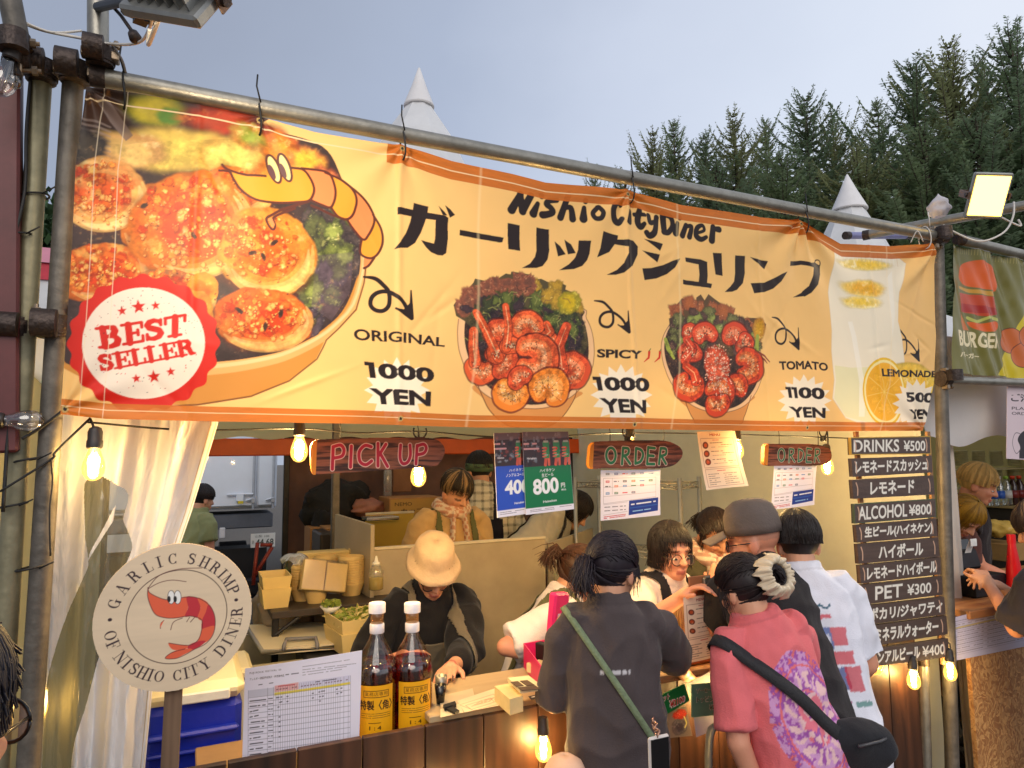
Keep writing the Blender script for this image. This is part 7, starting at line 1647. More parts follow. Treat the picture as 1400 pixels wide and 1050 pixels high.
mb.build('paper_lids', M_pulp, pk_); mb = MB(); mb.box(c + R_ @ V((0, 0, 0)), (.21, .078, .142), R_, .008); mb.build('wrap', mat_clear('cling_film', (.97, .97, .95), .08, .12), pk_)
c = at(402, 800, 3.48); jr = thing('pickle_jar', 'clear jar of green leaves under a film cover on the black table', 'jar', (c.x, c.y, TZ)); b = V((c.x, c.y, TZ))
mb = MB(); mb.lathe([(.042, 0), (.05, .01), (.05, .15), (.04, .175), (.04, .19)], b, n=28); mb.build('glass', mat_clear('jar_glass', (.9, .93, .9), .12), jr, True)
mb = MB(); r = random.Random(5)
for i in range(160):
 a, q, z = r.random() * 6.28, .042 * math.sqrt(r.random()), .01 + .13 * r.random(); p = b + V((q * math.cos(a), q * math.sin(a), z)); u = V((r.random() - .5, r.random() - .5, r.random() - .5)).normalized() * .014; w_ = V((r.random() - .5, r.random() - .5, r.random() - .5)).normalized() * .012; mb.add([p - u, p - w_, p + u, p + w_], [(0, 1, 2, 3)])
mb.build('leaves', mat('green_leaves', C(70, 104, 50), .6, 0, .5, 60), jr)
mb = MB(); vs = []
for i in range(7):
 for j in range(26): a = j / 26 * 6.283; k = i / 6; q = .012 + .05 * k + .006 * k * math.sin(a * 7) + .004 * math.sin(a * 13); vs.append(b + V((q * math.cos(a), q * math.sin(a), .205 - .035 * k ** 2 + .012 * k * math.sin(a * 5))))
mb.add(vs, [(i * 26 + j, i * 26 + (j + 1) % 26, (i + 1) * 26 + (j + 1) % 26, (i + 1) * 26 + j) for i in range(6) for j in range(26)]); mb.build('film_cover', mat_clear('crinkled_film', (.9, .9, .86), .25, .15, haze=.2), jr, True)
def squeeze(px, py0, py1, Y, label, liq, z0=None, col=None):
 b, tp = at(px, py1, Y), at(px, py0, Y); H_ = tp.z - b.z; r_ = H_ * .22; t = thing('squeeze_bottle', label, 'bottle', b)
 mb = MB(); mb.lathe([(r_ * .9, 0), (r_, .02 * H_), (r_, .55 * H_), (r_ * .6, .70 * H_), (r_ * .45, .74 * H_)], b, n=24); mb.build('body', mat_clear('soft_plastic', (.93, .92, .86), .08, .2, haze=.25, hcol=C(220, 214, 190)), t, True)
 mb = MB(); mb.lathe([(r_ * .86, .01 * H_), (r_ * .94, .03 * H_), (r_ * .94, .36 * H_), (.001, .36 * H_)], b, n=20); mb.build('liquid', mat('liquid_' + liq[0], liq[1], .2), t, True)
 mb = MB(); mb.lathe([(r_ * .52, .72 * H_), (r_ * .52, .80 * H_), (r_ * .3, .82 * H_), (r_ * .10, H_), (.001, H_)], b, n=16); mb.build('nozzle', mat('nozzle_white', C(226, 222, 206), .4), t, True)
squeeze(514, 760, 806, 3.2, 'squeeze bottle of yellow oil by the edge of the partition', ('oil', C(190, 160, 40))); squeeze(766, 760, 800, 3.2, 'pale squeeze bottle standing before the wire shelf', ('pale', C(206, 200, 180)))
mb = MB(); c = at(512, 826, 3.2); mb.box((c.x, 3.2, (c.z - .01) / 2), (.22, .3, c.z - .01), None, .004); mb.build('side_cabinet', mat('dark_cabinet', C(54, 46, 40), .5), None, label='low dark cabinet under the oil bottle', cat='cabinet')
c = at(486, 878, 2.98); c.z -= .02; lt_ = trays(tuple(c), .20, .24, .085, 2, 'two stacked cream trays of lettuce left of the bucket hat person', M_cream, .12)
mb = MB(); r = random.Random(6)
for i in range(420):
 p = c + rotz(.12) @ V(((r.random() - .5) * .16, (r.random() - .5) * .20, .108 + .03 * r.random())); u = V((r.random() - .5, r.random() - .5, (r.random() - .5) * .5)).normalized() * (.018 + .02 * r.random()); w_ = V((r.random() - .5, r.random() - .5, (r.random() - .2))).normalized() * .018
 mb.m = 0 if r.random() < .6 else 1; mb.add([p - u, p - w_ * .7, p + u, p + w_], [(0, 1, 2, 3)])
mb.build('lettuce', [mat('lettuce_green', C(136, 150, 60), .5, 0, .4, 50, trans=.2), mat('lettuce_pale', C(206, 190, 120), .5, 0, .3, 50, trans=.2)], lt_)
mb = MB(); mb.box((c.x, c.y, c.z / 2 - .004), (.42, .44, c.z - .008), None, .01); mb.build('prep_stand', mat('black_stand', C(34, 32, 32), .45), None, label='black stand under the lettuce trays', cat='stand')
c = at(452, 838, 3.05); t = thing('salad_bowl', 'small white bowl of lettuce beside the cream trays', 'bowl', c); mb = MB(); mb.lathe([(.02, 0), (.045, .03), (.043, .03), (.018, .005)], c, n=24); mb.build('bowl', mat('white_ceramic', C(226, 224, 214), .3), t, True)
mb = MB()
for i in range(60):
 p = c + V(((r.random() - .5) * .07, (r.random() - .5) * .07, .03 + .015 * r.random())); u = V((r.random() - .5, r.random() - .5, r.random() - .5)).normalized() * .015; w_ = V((r.random() - .5, r.random() - .5, r.random())).normalized() * .012; mb.add([p - u, p - w_, p + u, p + w_], [(0, 1, 2, 3)])
mb.build('lettuce', mat('lettuce_green', C(136, 150, 60), .5), t)
def lump(px, py, Y, s, m, label, name='plastic_sack', seed=0, z=None):
 c = at(px, py, Y); mb = MB(); n1, n2 = 26, 18; vs = []
 for i in range(n2 + 1):
  for j in range(n1):
   ph, th = math.pi * i / n2, 6.283 * j / n1; u = V((math.sin(ph) * math.cos(th), math.sin(ph) * math.sin(th), math.cos(ph))); k = 1 + .35 * mnoise.noise(u * 1.7 + V((seed, 0, 0))) + .14 * mnoise.noise(u * 5 + V((0, seed, 0)))
   vs.append(c + V((u.x * s[0] * k, u.y * s[1] * k, u.z * s[2] * k)))
 mb.add(vs, [(i * n1 + j, (i + 1) * n1 + j, (i + 1) * n1 + (j + 1) % n1, i * n1 + (j + 1) % n1) for i in range(n2) for j in range(n1)])
 return mb.build(name, m, None, True, label=label, cat='bag')
M_sack = mat('sack_film', C(172, 150, 126), .3, 0, .2, 10, .5, 30, trans=.2)
lump(388, 838, 3.5, (.12, .13, .10), M_sack, 'crumpled clear sack under the left end of the black table', seed=1); lump(424, 832, 3.55, (.11, .12, .085), M_sack, 'crumpled clear sack under the middle of the black table', seed=2); lump(358, 838, 3.7, (.05, .08, .13), M_sack, 'hanging plastic bag left of the black table', seed=3)
mb = MB()
for a, b in (((352, 742), (346, 800)), ((356, 745), (372, 745)), ((346, 790), (372, 748))): mb.tube([at(*a, 3.9), at(*b, 3.9)], .010, 8)
mb.build('hand_cart', mat('dull_red', C(120, 44, 44), .5, .2), None, True, label='dull red cart frame left of the paper bowls', cat='cart')
lump(462, 690, 5.0, (.26, .14, .17), mat('black_cloth', C(18, 17, 19), .8, 0, .2, 20, .4, 60), 'heap of black bags and coats in the dark at the back', 'coat_heap', 6); lump(446, 730, 4.9, (.09, .1, .2), mat('black_cloth', C(18, 17, 19), .8), 'black bag hanging down the side of the heap at the back', 'hanging_bag', 7); lump(503, 694, 4.9, (.14, .1, .06), mat('pinkish_wrap', C(150, 100, 84), .6, 0, .2, 20), 'brownish wrapped bundle beside the black heap', 'bundle', 8)
def carton(px, py, Y, size, label, deco=None, m=None):
 c = at(px, py, Y); t = thing('cardboard_box', label, 'box', c - V((0, 0, size[2] / 2))); mb = MB(); mb.box(c, size, None, .004); mb.build('carton', m or mat('cardboard', C(166, 120, 72), .75, 0, .1, 6, .1, 30), t)
 if deco: deco(t, c)
 return t
def dc(t, c):
 s = Sheet((c.x - .18, c.y - .1525, c.z - .06), (1, 0, 0), (0, 0, 1), .36, .12, .003, C(180, 140, 70)); s.to = lambda p: (p[0] * s.nx, p[1] * s.ny)
 s.text('NEMO', [(.08, .82), (.42, .82), (.42, .62), (.08, .62)], C(70, 50, 30), .01); s.text('カップPLA', [(.2, .48), (.92, .48), (.92, .12), (.2, .12)], C(60, 42, 24), .02)
 s.build('printed_side', mat_attr('carton_print', .75), t)
carton(560, 692, 4.85, (.38, .3, .14), 'cardboard box printed with カップPLA behind the young worker', dc); carton(462, 742, 4.7, (.2, .25, .22), 'plain cardboard box low in front of the drape, left'); carton(437, 745, 4.9, (.17, .25, .26), 'plain cardboard box under the black heap'); carton(545, 650, 5.1, (.14, .2, .24), 'brown box on the pile behind the PICK UP bulb', None, mat('brown_box', C(120, 84, 60), .8))
mb = MB(); c = at(530, 660, 4.95); mb.lathe([(.03, 0), (.03, .2), (.012, .24), (.012, .28), (.001, .28)], c - V((0, 0, .12)), n=16); mb.build('plastic_bottle', mat_clear('pet', (.9, .88, .9), .15, .1, haze=.2), None, True, label='clear bottle standing on the boxes at the back', cat='bottle')
mb = MB(); c = at(520, 708, 4.2); mb.box((c.x, c.y, c.z), (.20, .14, .02), None, .004); mb.build('steel_tray', mat('bright_steel', C(200, 198, 190), .2, .9), None, label='bright steel tray on top of the mustard panel', cat='tray')
mb = MB(); mb.box((at(530, 712, 4.5).x, 4.55, at(530, 720, 4.5).z - .16), (.9, .32, .3), None, .01); mb.build('kitchen_counter', mat('dark_cabinet', C(54, 46, 40), .5), None, label='dark kitchen counter behind the mustard panel', cat='counter')
mb = MB(); a, b = at(459, 650, 4.3), at(459, 740, 4.3); mb.box((a.x, 4.3, 1.15), (.045, .045, 2.3), None, .004); mb.build('steel_pole', M_steeldark, None, label='grey pole behind the left half of the PICK UP sign', cat='pole')
ws_ = thing('wire_shelf', 'tall chrome wire shelf standing along the olive wall', 'shelf', (2.55, 3.8, 0)); M_chr = mat('chrome_wire', C(176, 172, 160), .3, .9, .1, 20)
cor = [at(787, 700, 3.62), at(918, 700, 3.0)]; A_, B_ = V((cor[0].x, 3.62, 0)), V((cor[1].x + .1, 3.05, 0)); dl = (B_ - A_).normalized(); nn = V((-dl.y, dl.x, 0)) * -.34
nn = V((dl.y, -dl.x, 0)) * -.30
zT, zM = at(790, 659, 3.62).z, at(790, 748, 3.62).z
for p in (A_, B_, A_ + nn, B_ + nn): mb = MB(); mb.tube([p, V((p.x, p.y, zT + .03))], .0125, 10); mb.build('post', M_chr, ws_, True)
for z in (zT, zM, .5, .15):
 mb = MB()
 for e0, e1 in ((A_, B_), (B_, B_ + nn), (B_ + nn, A_ + nn), (A_ + nn, A_)):
  for dz in (0, -.03): mb.tube([V((e0.x, e0.y, z + dz)), V((e1.x, e1.y, z + dz))], .0035, 6)
  L = (e1 - e0).length; k = int(L / .03)
  for i in range(k): p, q = e0.lerp(e1, i / k), e0.lerp(e1, (i + 1) / k); mb.tube([V((p.x, p.y, z if i % 2 else z - .03)), V((q.x, q.y, z - .03 if i % 2 else z))], .002, 5)
 for i in range(1, 22): p = A_.lerp(B_, i / 22); mb.tube([V((p.x, p.y, z)), V((p.x + nn.x, p.y + nn.y, z))], .002, 5)
 mb.build('wire_tray', M_chr, ws_, True)
# -- right stall things
rg = thing('cash_register', 'black cash register on the burger stall counter', 'register', at(1315, 800, 2.25)); c = at(1318, 786, 2.25); zc_ = 1.0675
mb = MB(); mb.box((c.x, 2.25, zc_ + .05), (.26, .26, .10), None, .006); mb.build('drawer', M_blk, rg); mb = MB(); mb.box((c.x - .03, 2.28, zc_ + .15), (.18, .16, .10), Matrix.Rotation(-.25, 3, 'X'), .01); mb.build('keyboard', M_blk, rg); mb = MB(); mb.box((c.x + .09, 2.3, zc_ + .19), (.12, .02, .12), Matrix.Rotation(-.3, 3, 'X'), .004); mb.build('display', mat('dark_screen', C(26, 28, 32), .15), rg)
mb = MB(); mb.grid(lambda u, v: V((c.x - .06 + .05 * u + .02 * math.sin(v * 3), 2.2 - .03 * v, zc_ + .20 + .07 * math.sin(v * 2.6))), 3, 14); mb.build('receipt', mat('receipt_paper', C(226, 222, 214), .7), rg, True)
c = at(1386, 778, 2.1); rc = thing('sauce_bottle', 'red cone shaped sauce bottle on the burger stall counter', 'bottle', (c.x, c.y, zc_)); mb = MB(); h = at(1386, 731, 2.1).z - zc_; mb.lathe([(.045, 0), (.047, .008), (.018, h * .82), (.018, h)], (c.x, c.y, zc_), n=28); mb.build('body', mat('glossy_red', C(214, 28, 34), .3, 0, .05, 8), rc, 40); mb = MB(); mb.lathe([(.019, h * .86), (.0195, h + .003), (.001, h + .004)], (c.x, c.y, zc_), n=24); mb.build('cap', mat('glossy_red', C(214, 28, 34), .3), rc, 40)
lump(1366, 722, 2.75, (.085, .09, .055), mat('bread_yellow', C(206, 170, 80), .4, 0, .25, 12, .3, 40), 'clear bag of yellow bread on a carton in the burger stall', 'bread_bag', 9)
carton(1366, 752, 2.8, (.22, .25, .11), 'cardboard carton under the bag of bread', None, mat('olive_card', C(150, 116, 66), .75))
sh2 = MB(); z = at(1385, 692, 2.9).z; sh2.box((at(1395, 692, 2.9).x + .15, 2.95, z), (.62, .3, .025), None, .003); sf = sh2.build('bottle_shelf', mat('pale_shelf', C(190, 170, 120), .6), None, label='pale shelf of drink bottles at the right edge', cat='shelf')
mb = MB(); x_ = at(1395, 692, 2.9).x; [mb.box((x_ + dx, 2.95, z / 2), (.03, .28, z - .03)) for dx in (-.12, .42)]; mb.build('upright', mat('dark_upright', C(40, 36, 34), .6), sf)
for i, (px, cap, lab, tx) in enumerate(((1359, C(220, 220, 226), C(40, 90, 180), 'clear water bottle with a blue label, left on the shelf'), (1368, C(220, 220, 226), C(40, 90, 180), 'clear water bottle with a blue label, second on the shelf'), (1378, C(150, 190, 60), C(206, 206, 200), 'clear bottle with a green cap on the shelf'), (1387, C(220, 70, 30), C(120, 30, 30), 'dark bottle with an orange cap on the shelf, nearer the green cap'), (1396, C(220, 70, 30), C(120, 30, 30), 'dark bottle with an orange cap on the shelf, at the photo edge'))):
 b = at(px, 690, 2.86); b.z = z + .0125; t = thing('drink_bottle', tx, 'bottle', b, 'drink bottles on the shelf of the burger stall')
 mb = MB(); mb.lathe([(.028, 0), (.030, .006), (.030, .13), (.012, .17), (.012, .18)], b, n=20); mb.build('body', mat_clear('pet_clear', (.9, .94, .96), .14, .06) if i < 3 else mat('cola_dark', C(50, 22, 18), .15), t, True)
 mb = MB(); mb.lathe([(.0145, .178), (.0145, .198), (.001, .199)], b, n=16); mb.build('cap', mat('cap%d' % i, cap, .4), t, True); mb = MB(); mb.lathe([(.0308, .05), (.0308, .10)], b, n=20); mb.build('label', mat('label%d' % i, lab, .4), t, True)
M_pk = mat('cup_sleeves', C(206, 200, 150), .3, 0, .1, 12, .3, 40, trans=.3)
k = 0
for row in range(2):
 for col_ in range(5):
  c = at(1314 + col_ * 24, 626 + row * 26, 3.0); t = MB(); n_ = 10
  for i in range(n_): t.lathe([(.034, 0), (.042, .006), (.042, .0065), (.036, .0105)], c + V((0, 0, -.055 + i * .0105)), n=20)
  o = t.build('cup_sleeve', M_pk, None, True, label='%s stack of clear cups in the %s row over the burger stall worker' % (('leftmost', 'second', 'middle', 'fourth', 'rightmost')[col_], ('upper', 'lower')[row]), cat='cups', group='sleeves of clear cups'); k += 1
for z_ in (at(1340, 641, 3.0).z, at(1340, 667, 3.0).z):
 mb = MB(); c = at(1362, 640, 3.0); mb.box((c.x, 3.02, z_ - .004), (.95, .14, .01)); mb.build('rack_shelf', mat('pale_rack', C(196, 186, 140), .5), None, label='%s thin shelf under the sleeves of clear cups' % ('upper' if z_ > at(1340, 655, 3.0).z else 'lower'), cat='shelf')
# -- people
M_skin = mat_attr('skin', .5, bump=.08, bscale=160, spec=.35)
M_cloth = mat_attr('woven_cloth', .85, bump=.25, bscale=220, spec=.2, sheen=.1)
def creases():
 n, l = M_cloth.node_tree.nodes, M_cloth.node_tree.links; b = n['Principled BSDF']; b0 = n['Bump']; tc = n['Texture Coordinate']
 mp = n.new('ShaderNodeMapping'); mp.inputs['Scale'].default_value = (1, 1, .55); l.new(tc.outputs['Object'], mp.inputs[0])
 ns = n.new('ShaderNodeTexNoise'); ns.noise_type = 'RIDGED_MULTIFRACTAL'; ns.inputs['Scale'].default_value = 7; ns.inputs['Detail'].default_value = 3; ns.inputs['Distortion'].default_value = 1.4
 l.new(mp.outputs[0], ns.inputs['Vector']); bp = n.new('ShaderNodeBump'); bp.inputs['Strength'].default_value = .55; bp.inputs['Distance'].default_value = .03
 l.new(ns.outputs[0], bp.inputs['Height']); l.new(b0.outputs[0], bp.inputs['Normal']); l.new(bp.outputs[0], b.inputs['Normal'])
creases()
M_hair = mat_attr('hair_strands', .5, spec=.4)
M_lens = mat_clear('lens', (.96, .96, .96), .12, .04)
def blend(mb, vox, it=4, nm='body'):
 me = mb.mesh(nm); o = bpy.data.objects.new(nm, me); COL.objects.link(o)
 m = o.modifiers.new('r', 'REMESH'); m.mode = 'VOXEL'; m.voxel_size = vox; m.use_smooth_shade = True
 s = o.modifiers.new('s', 'SMOOTH'); s.factor = .5; s.iterations = it
 dg = bpy.context.evaluated_depsgraph_get(); dg.update()
 r = bpy.data.meshes.new_from_object(o.evaluated_get(dg)); r.name = nm
 bpy.data.objects.remove(o); bpy.data.meshes.remove(me); return r
def arr(me, k='co'):
 a = np.zeros(len(me.vertices) * 3); (me.vertices if k == 'co' else me.vertex_normals).foreach_get('co' if k == 'co' else 'vector', a); return a.reshape(-1, 3)
def put(me, v, cols, m, nm, parent, label=None):
 off = np.array(wloc(parent)); me.vertices.foreach_set('co', (v - off).ravel()); me.name = nm; me.materials.clear(); me.materials.append(m)
 ca = me.color_attributes.new('Col', 'FLOAT_COLOR', 'POINT'); ca.data.foreach_set('color', np.hstack([np.clip(cols, 0, 1), np.ones((len(v), 1))]).ravel()); me.update()
 me.polygons.foreach_set('use_smooth', [True] * len(me.polygons))
 o = bpy.data.objects.new(nm, me); COL.objects.link(o); o.parent = parent
 if label: o['label'] = label
 return o
def patch(src, keep, off, col, nm, parent):
 v, n = src['v'], src['n']; F_ = src['F'][keep[src['F']].all(1)]
 if len(F_) == 0: return None
 us = np.unique(F_); rm = -np.ones(len(v), int); rm[us] = np.arange(len(us)); me = bpy.data.meshes.new(nm)
 me.from_pydata((v[us] + n[us] * off).tolist(), [], rm[F_].tolist())
 o = put(me, v[us] + n[us] * off, np.ones((len(us), 3)) * np.array(col) * (.9 + .2 * vnoise(v[us, 0] * 30, v[us, 2] * 30))[:, None], M_cloth, nm, parent)
 md = o.modifiers.new('thickness', 'SOLIDIFY'); md.thickness = .004; md.offset = 1; return o
def ik(S, W, a, b, pole):
 d = W - S; L = min(d.length, (a + b) * .995); d.normalize(); x = (a * a - b * b + L * L) / (2 * L); h = math.sqrt(max(0, a * a - x * x))
 p = (pole - d * pole.dot(d)).normalized(); return S + d * x + p * h, S + d * L
def hand(mb, W, d, nrm, s, curl, side):
 d = d.normalized(); nrm = (nrm - d * nrm.dot(d)).normalized(); w = d.cross(nrm) * side
 mb.rcone(W, W + d * .03, .026 * s, .027 * s, 10, 3)
 for i in range(4): k = (i - 1.5) * .0185 * s; mb.rcone(W + d * .02 + w * k * .7, W + d * .085 * s + w * k, .014 * s, .0105 * s, 8, 3)
 for i, L in enumerate((.068, .078, .073, .056)):
  b = W + d * .085 * s + w * (i - 1.5) * .0195 * s; c1 = curl * (.7 + .15 * i); d1 = (d * math.cos(c1) + nrm * math.sin(c1) + w * (i - 1.5) * .07).normalized(); d2 = (d * math.cos(c1 * 2.1) + nrm * math.sin(c1 * 2.1) + w * (i - 1.5) * .05).normalized()
  m = b + d1 * L * .55 * s; mb.rcone(b, m, .0095 * s, .0085 * s, 8, 3); mb.rcone(m, m + d2 * L * .5 * s, .0085 * s, .0068 * s, 8, 3)
 b = W + d * .03 - w * .026 * s; m = b + (d * .7 - w * .6 + nrm * .35).normalized() * .038 * s; mb.rcone(b, m, .0125 * s, .0105 * s, 8, 3); mb.rcone(m, m + (d * .9 - w * .25 + nrm * .35).normalized() * .034 * s, .0105 * s, .008 * s, 8, 3)
def person(label, head, yaw, lean=0, H=1.62, hy=0, hp=0, tone=(206, 152, 122), arms=(None, None), hair='short', hc=(34, 26, 26), shirt=(90, 84, 88), sw=1.0, sleeve=.62, pants=(40, 40, 48), paint=None, apron=None, straps=None, vox=.0075, curl=.5, hem=-.12, eyes=False, hips=None, tie=None, seed=1, lid=False, bald=False):
 s = H / 1.62; R = math.radians; y, l = R(yaw), R(lean); Z_ = V((0, 0, 1))
 f = V((math.sin(y), math.cos(y), 0)); r = V((math.cos(y), -math.sin(y), 0)); t = Z_ * math.cos(l) + f * math.sin(l); tf = f * math.cos(l) - Z_ * math.sin(l)
 a = R(yaw + hy); p_ = R(hp); hf0 = V((math.sin(a), math.cos(a), 0)); hr = V((math.cos(a), -math.sin(a), 0)); hf = hf0 * math.cos(p_) - Z_ * math.sin(p_); hu = Z_ * math.cos(p_) + hf0 * math.sin(p_)
 Hc = V(head); N = Hc - hu * .092 * s - hf * .015 * s - t * .016 * s; P = N - t * .50 * s
 if hips: P = V(hips); t = (N - P).normalized(); tf = (f - t * f.dot(t)).normalized(); r = tf.cross(t); P = N - t * .50 * s
 root = thing('person', label, 'person', (P.x, P.y, 0)); loc = lambda v: np.stack([(v - np.array(P)) @ np.array(k) / s for k in (r, tf, t)], 1)
 sh = [N - t * .068 * s + r * k * (.045 + .10 * sw) * s for k in (-1, 1)]; el, wr = [], []
 for i, k in enumerate((-1, 1)):
  tg = arms[i] if arms[i] else sh[i] - Z_ * .49 * s + r * k * .06 + f * .08; e, w_ = ik(sh[i], V(tg), .275 * s, .245 * s, (r * k * .42 - f * .45 - Z_ * .6)); el.append(e); wr.append(w_)
 mb = MB(); hp_ = [P + r * k * .085 * s for k in (-1, 1)]
 mb.loft([(P - t * .05 * s, r, tf, .13 * s, .09 * s), (P + t * .08 * s, r, tf, .125 * s, .085 * s), (P + t * .25 * s, r, tf, .125 * s, .09 * s), (P + t * .40 * s, r, tf, .14 * s, .09 * s), (N - t * .03 * s, r, tf, .07 * s, .06 * s)])
 mb.rcone(N - t * .05 * s, Hc - hu * .06 * s - hf * .02 * s, .058 * s, .053 * s)
 for k in (0, 1): mb.rcone(sh[k] - r * (k * 2 - 1) * .05, sh[k], .050 * s, .042 * s); mb.rcone(sh[k], el[k], .043 * s, .037 * s); mb.rcone(el[k], wr[k], .037 * s, .025 * s); hand(mb, wr[k], (wr[k] - el[k]), (-Z_ if arms[k] else -r * (k * 2 - 1)) + f * .2, s, curl, k * 2 - 1)
 for k in (0, 1): kn = V((hp_[k].x, hp_[k].y, P.z * .5)) + f * .03; mb.rcone(hp_[k], kn, .075 * s, .052 * s); mb.rcone(kn, V((hp_[k].x, hp_[k].y, .08)), .05 * s, .035 * s)
 E = lambda dr, df, du, q: mb.ell(Hc + (hr * dr + hf * df + hu * du) * s, [k * s for k in q], Matrix((hr, hf, hu)).transposed())
 E(0, -.008, .028, (.072, .090, .084)); E(0, .018, -.030, (.062, .068, .074)); E(0, .040, -.078, (.040, .042, .030)); E(0, .06, -.092, (.020, .020, .014)); E(0, .072, .022, (.05, .016, .016))
 mb.rcone(Hc + (hf * .082 + hu * .006) * s, Hc + (hf * .100 - hu * .030) * s, .008 * s, .0125 * s, 8, 3); E(0, .083, -.062, (.021, .009, .006)); E(0, .080, -.073, (.017, .009, .006))
 for k in (-1, 1): E(k * .071, -.008, -.018, (.010, .020, .031)); E(k * .032, .058, -.030, (.022, .022, .02)); E(k * .012, .09, -.032, (.009, .008, .007))
 me = blend(mb, .0062 if vox > .006 else .0055, 3); v = arr(me); q = (v - np.array(Hc)) @ np.array([hr, hf, hu]).T / s; base = np.array(C(*tone)); c = np.ones((len(v), 3)) * base * (.94 + .12 * vnoise(v[:, 0] * 22, v[:, 2] * 22))[:, None]
 mk = lambda m, col, k=1.0: c.__setitem__(m, c[m] * (1 - k) + np.array(C(*col)) * k)
 fr = q[:, 1] > .055; mk(fr & (abs(q[:, 0]) < .022) & (abs(q[:, 2] + .068) < .009), (168, 84, 78), .75); mk(fr & (abs(abs(q[:, 0]) - .030) < .017) & (abs(q[:, 2] - .020) < .0055), (60, 44, 40), .8)
 mk((q[:, 1] > .05) & (abs(abs(q[:, 0]) - .045) < .018) & (abs(q[:, 2] + .035) < .018), (206, 120, 100), .22); mk(abs(q[:, 0]) > .074, (214, 130, 106), .3)
 if lid: mk(fr & (abs(abs(q[:, 0]) - .030) < .016) & (abs(q[:, 2] + .012) < .005), (50, 36, 34), .85)
 if bald: mk((q[:, 2] > .0) & (q[:, 1] < .03), (120, 104, 96), .35)
 put(me, v, c, M_skin, 'body', root)
 if eyes:
  for k in (-1, 1):
   e = MB(); o = Hc + (hr * k * .030 + hf * .0765 - hu * .012) * s; B_ = Matrix((hr, hf, hu)).transposed(); e.ell(o, (.0122 * s, .007 * s, .0044 * s), B_, 14, 10); e.m = 1; e.ell(o + hf * .005 * s, (.0074 * s, .0045 * s, .0050 * s), B_, 12, 8); e.build('eye', [mat('sclera', C(226, 218, 210), .2), mat('iris_dark', C(26, 18, 16), .15)], root, True)
 mb = MB(); w = sw; mb.loft([(P + t * hem * s, r, tf, .172 * s * w, .128 * s * w), (P + t * .02 * s, r, tf, .164 * s * w, .122 * s * w), (P + t * .20 * s, r, tf, .154 * s * w, .116 * s * w), (P + t * .34 * s, r, tf, .160 * s * w, .112 * s * w), (P + t * .415 * s, r, tf, .152 * s, .100 * s), (P + t * .458 * s, r, tf, .122 * s, .088 * s), (P + t * .49 * s, r, tf, .088 * s, .078 * s), (P + t * .512 * s, r, tf, .073 * s, .070 * s), (P + t * .530 * s, r, tf, .068 * s, .066 * s)], 24, 2.3)
 for k in (0, 1):
  mb.ell(sh[k] - r * (k * 2 - 1) * .014 - t * .006, (.060 * s * w, .060 * s * w, .056 * s)); u = (el[k] - sh[k]).normalized(); x = u.orthogonal().normalized(); mb.loft([(sh[k] - u * .05 - r * (k * 2 - 1) * .04 * s, x, u.cross(x), .055 * s, .055 * s), (sh[k] + u * .03, x, u.cross(x), .060 * s * w, .060 * s * w), (sh[k] + u * .275 * s * min(1, sleeve), x, u.cross(x), .068 * s * w, .066 * s * w)], 18)
  if sleeve > 1: u2 = (wr[k] - el[k]).normalized(); mb.rcone(el[k] - u * .02, el[k] + u2 * .245 * s * (sleeve - 1), .058 * s * w, .042 * s * w)
 me = blend(mb, vox, 3, 'shirt'); me.update(); v = arr(me); n = arr(me, 'n'); q = loc(v)
 d = np.array([mnoise.noise(V((a_ * 11 + b_ * 6 + seed, b_ * 11, c_ * 6 - abs(a_) * 12))) * .6 + (.5 - abs(mnoise.noise(V((a_ * 7 - c_ * 6 + 9, b_ * 8 + seed, c_ * 7 + a_ * 5))))) * 1.0 for a_, b_, c_ in q])
 v = v + n * (d * .017 * w)[:, None]; c = np.ones((len(v), 3)) * np.array(C(*shirt)) * (.95 + .1 * vnoise(v[:, 0] * 50, v[:, 2] * 50))[:, None]
 c *= (1 - .22 * (abs(q[:, 2] - hem - .022) < .0035) - .16 * ((q[:, 2] > .497) & (q[:, 2] < .506)) - .06 * (q[:, 2] > .506))[:, None]
 if paint: c = paint(q, c, n @ np.array(tf))
 F_ = [tuple(pl.vertices) for pl in me.polygons]; F_ = np.array([x if len(x) == 4 else x + (x[-1],) for x in F_])
 put(me, v, c, M_cloth, 'shirt', root); src = dict(v=v, n=n, F=F_, q=q, nf=n @ np.array(tf))
 if apron: patch(src, (q[:, 1] > -.02) & (abs(q[:, 0]) < .125 + .05 * (q[:, 2] < .18)) & (q[:, 2] < .33) & (src['nf'] > -.1), .006, C(*apron), 'apron', root); patch(src, (abs(abs(q[:, 0]) - .085) < .02) & (q[:, 2] > .30 if True else 0), .007, C(*apron), 'apron_strap', root)
 for st in straps or (): patch(src, st[0](q), .006, C(*st[1]), st[2], root)
 mb = MB(); mb.ell(P - t * .02, (.16 * s, .12 * s, .12 * s), Matrix((r, tf, t)).transposed())
 for k in (0, 1): mb.rcone(hp_[k], V((hp_[k].x, hp_[k].y, .12)), .085 * s, .06 * s)
 me = blend(mb, .014, 3, 'trousers'); v = arr(me); put(me, v, np.ones((len(v), 3)) * np.array(C(*pants)), M_cloth, 'trousers', root)
 for k in (0, 1): mb = MB(); mb.loft([(V((hp_[k].x, hp_[k].y, z)) + f * .05, r, f, a_, b_) for z, a_, b_ in ((0, .045, .125), (.03, .048, .13), (.06, .042, .10), (.09, .036, .06))]); mb.build('shoe', mat('shoe_dark', C(44, 42, 44), .6), root, True)
 if hair: make_hair(root, Hc, hr, hf, hu, s, hair, hc, tie, seed)
 return dict(root=root, P=P, N=N, r=r, f=f, t=t, tf=tf, Hc=Hc, hr=hr, hf=hf, hu=hu, s=s, wr=wr, el=el, src=src)
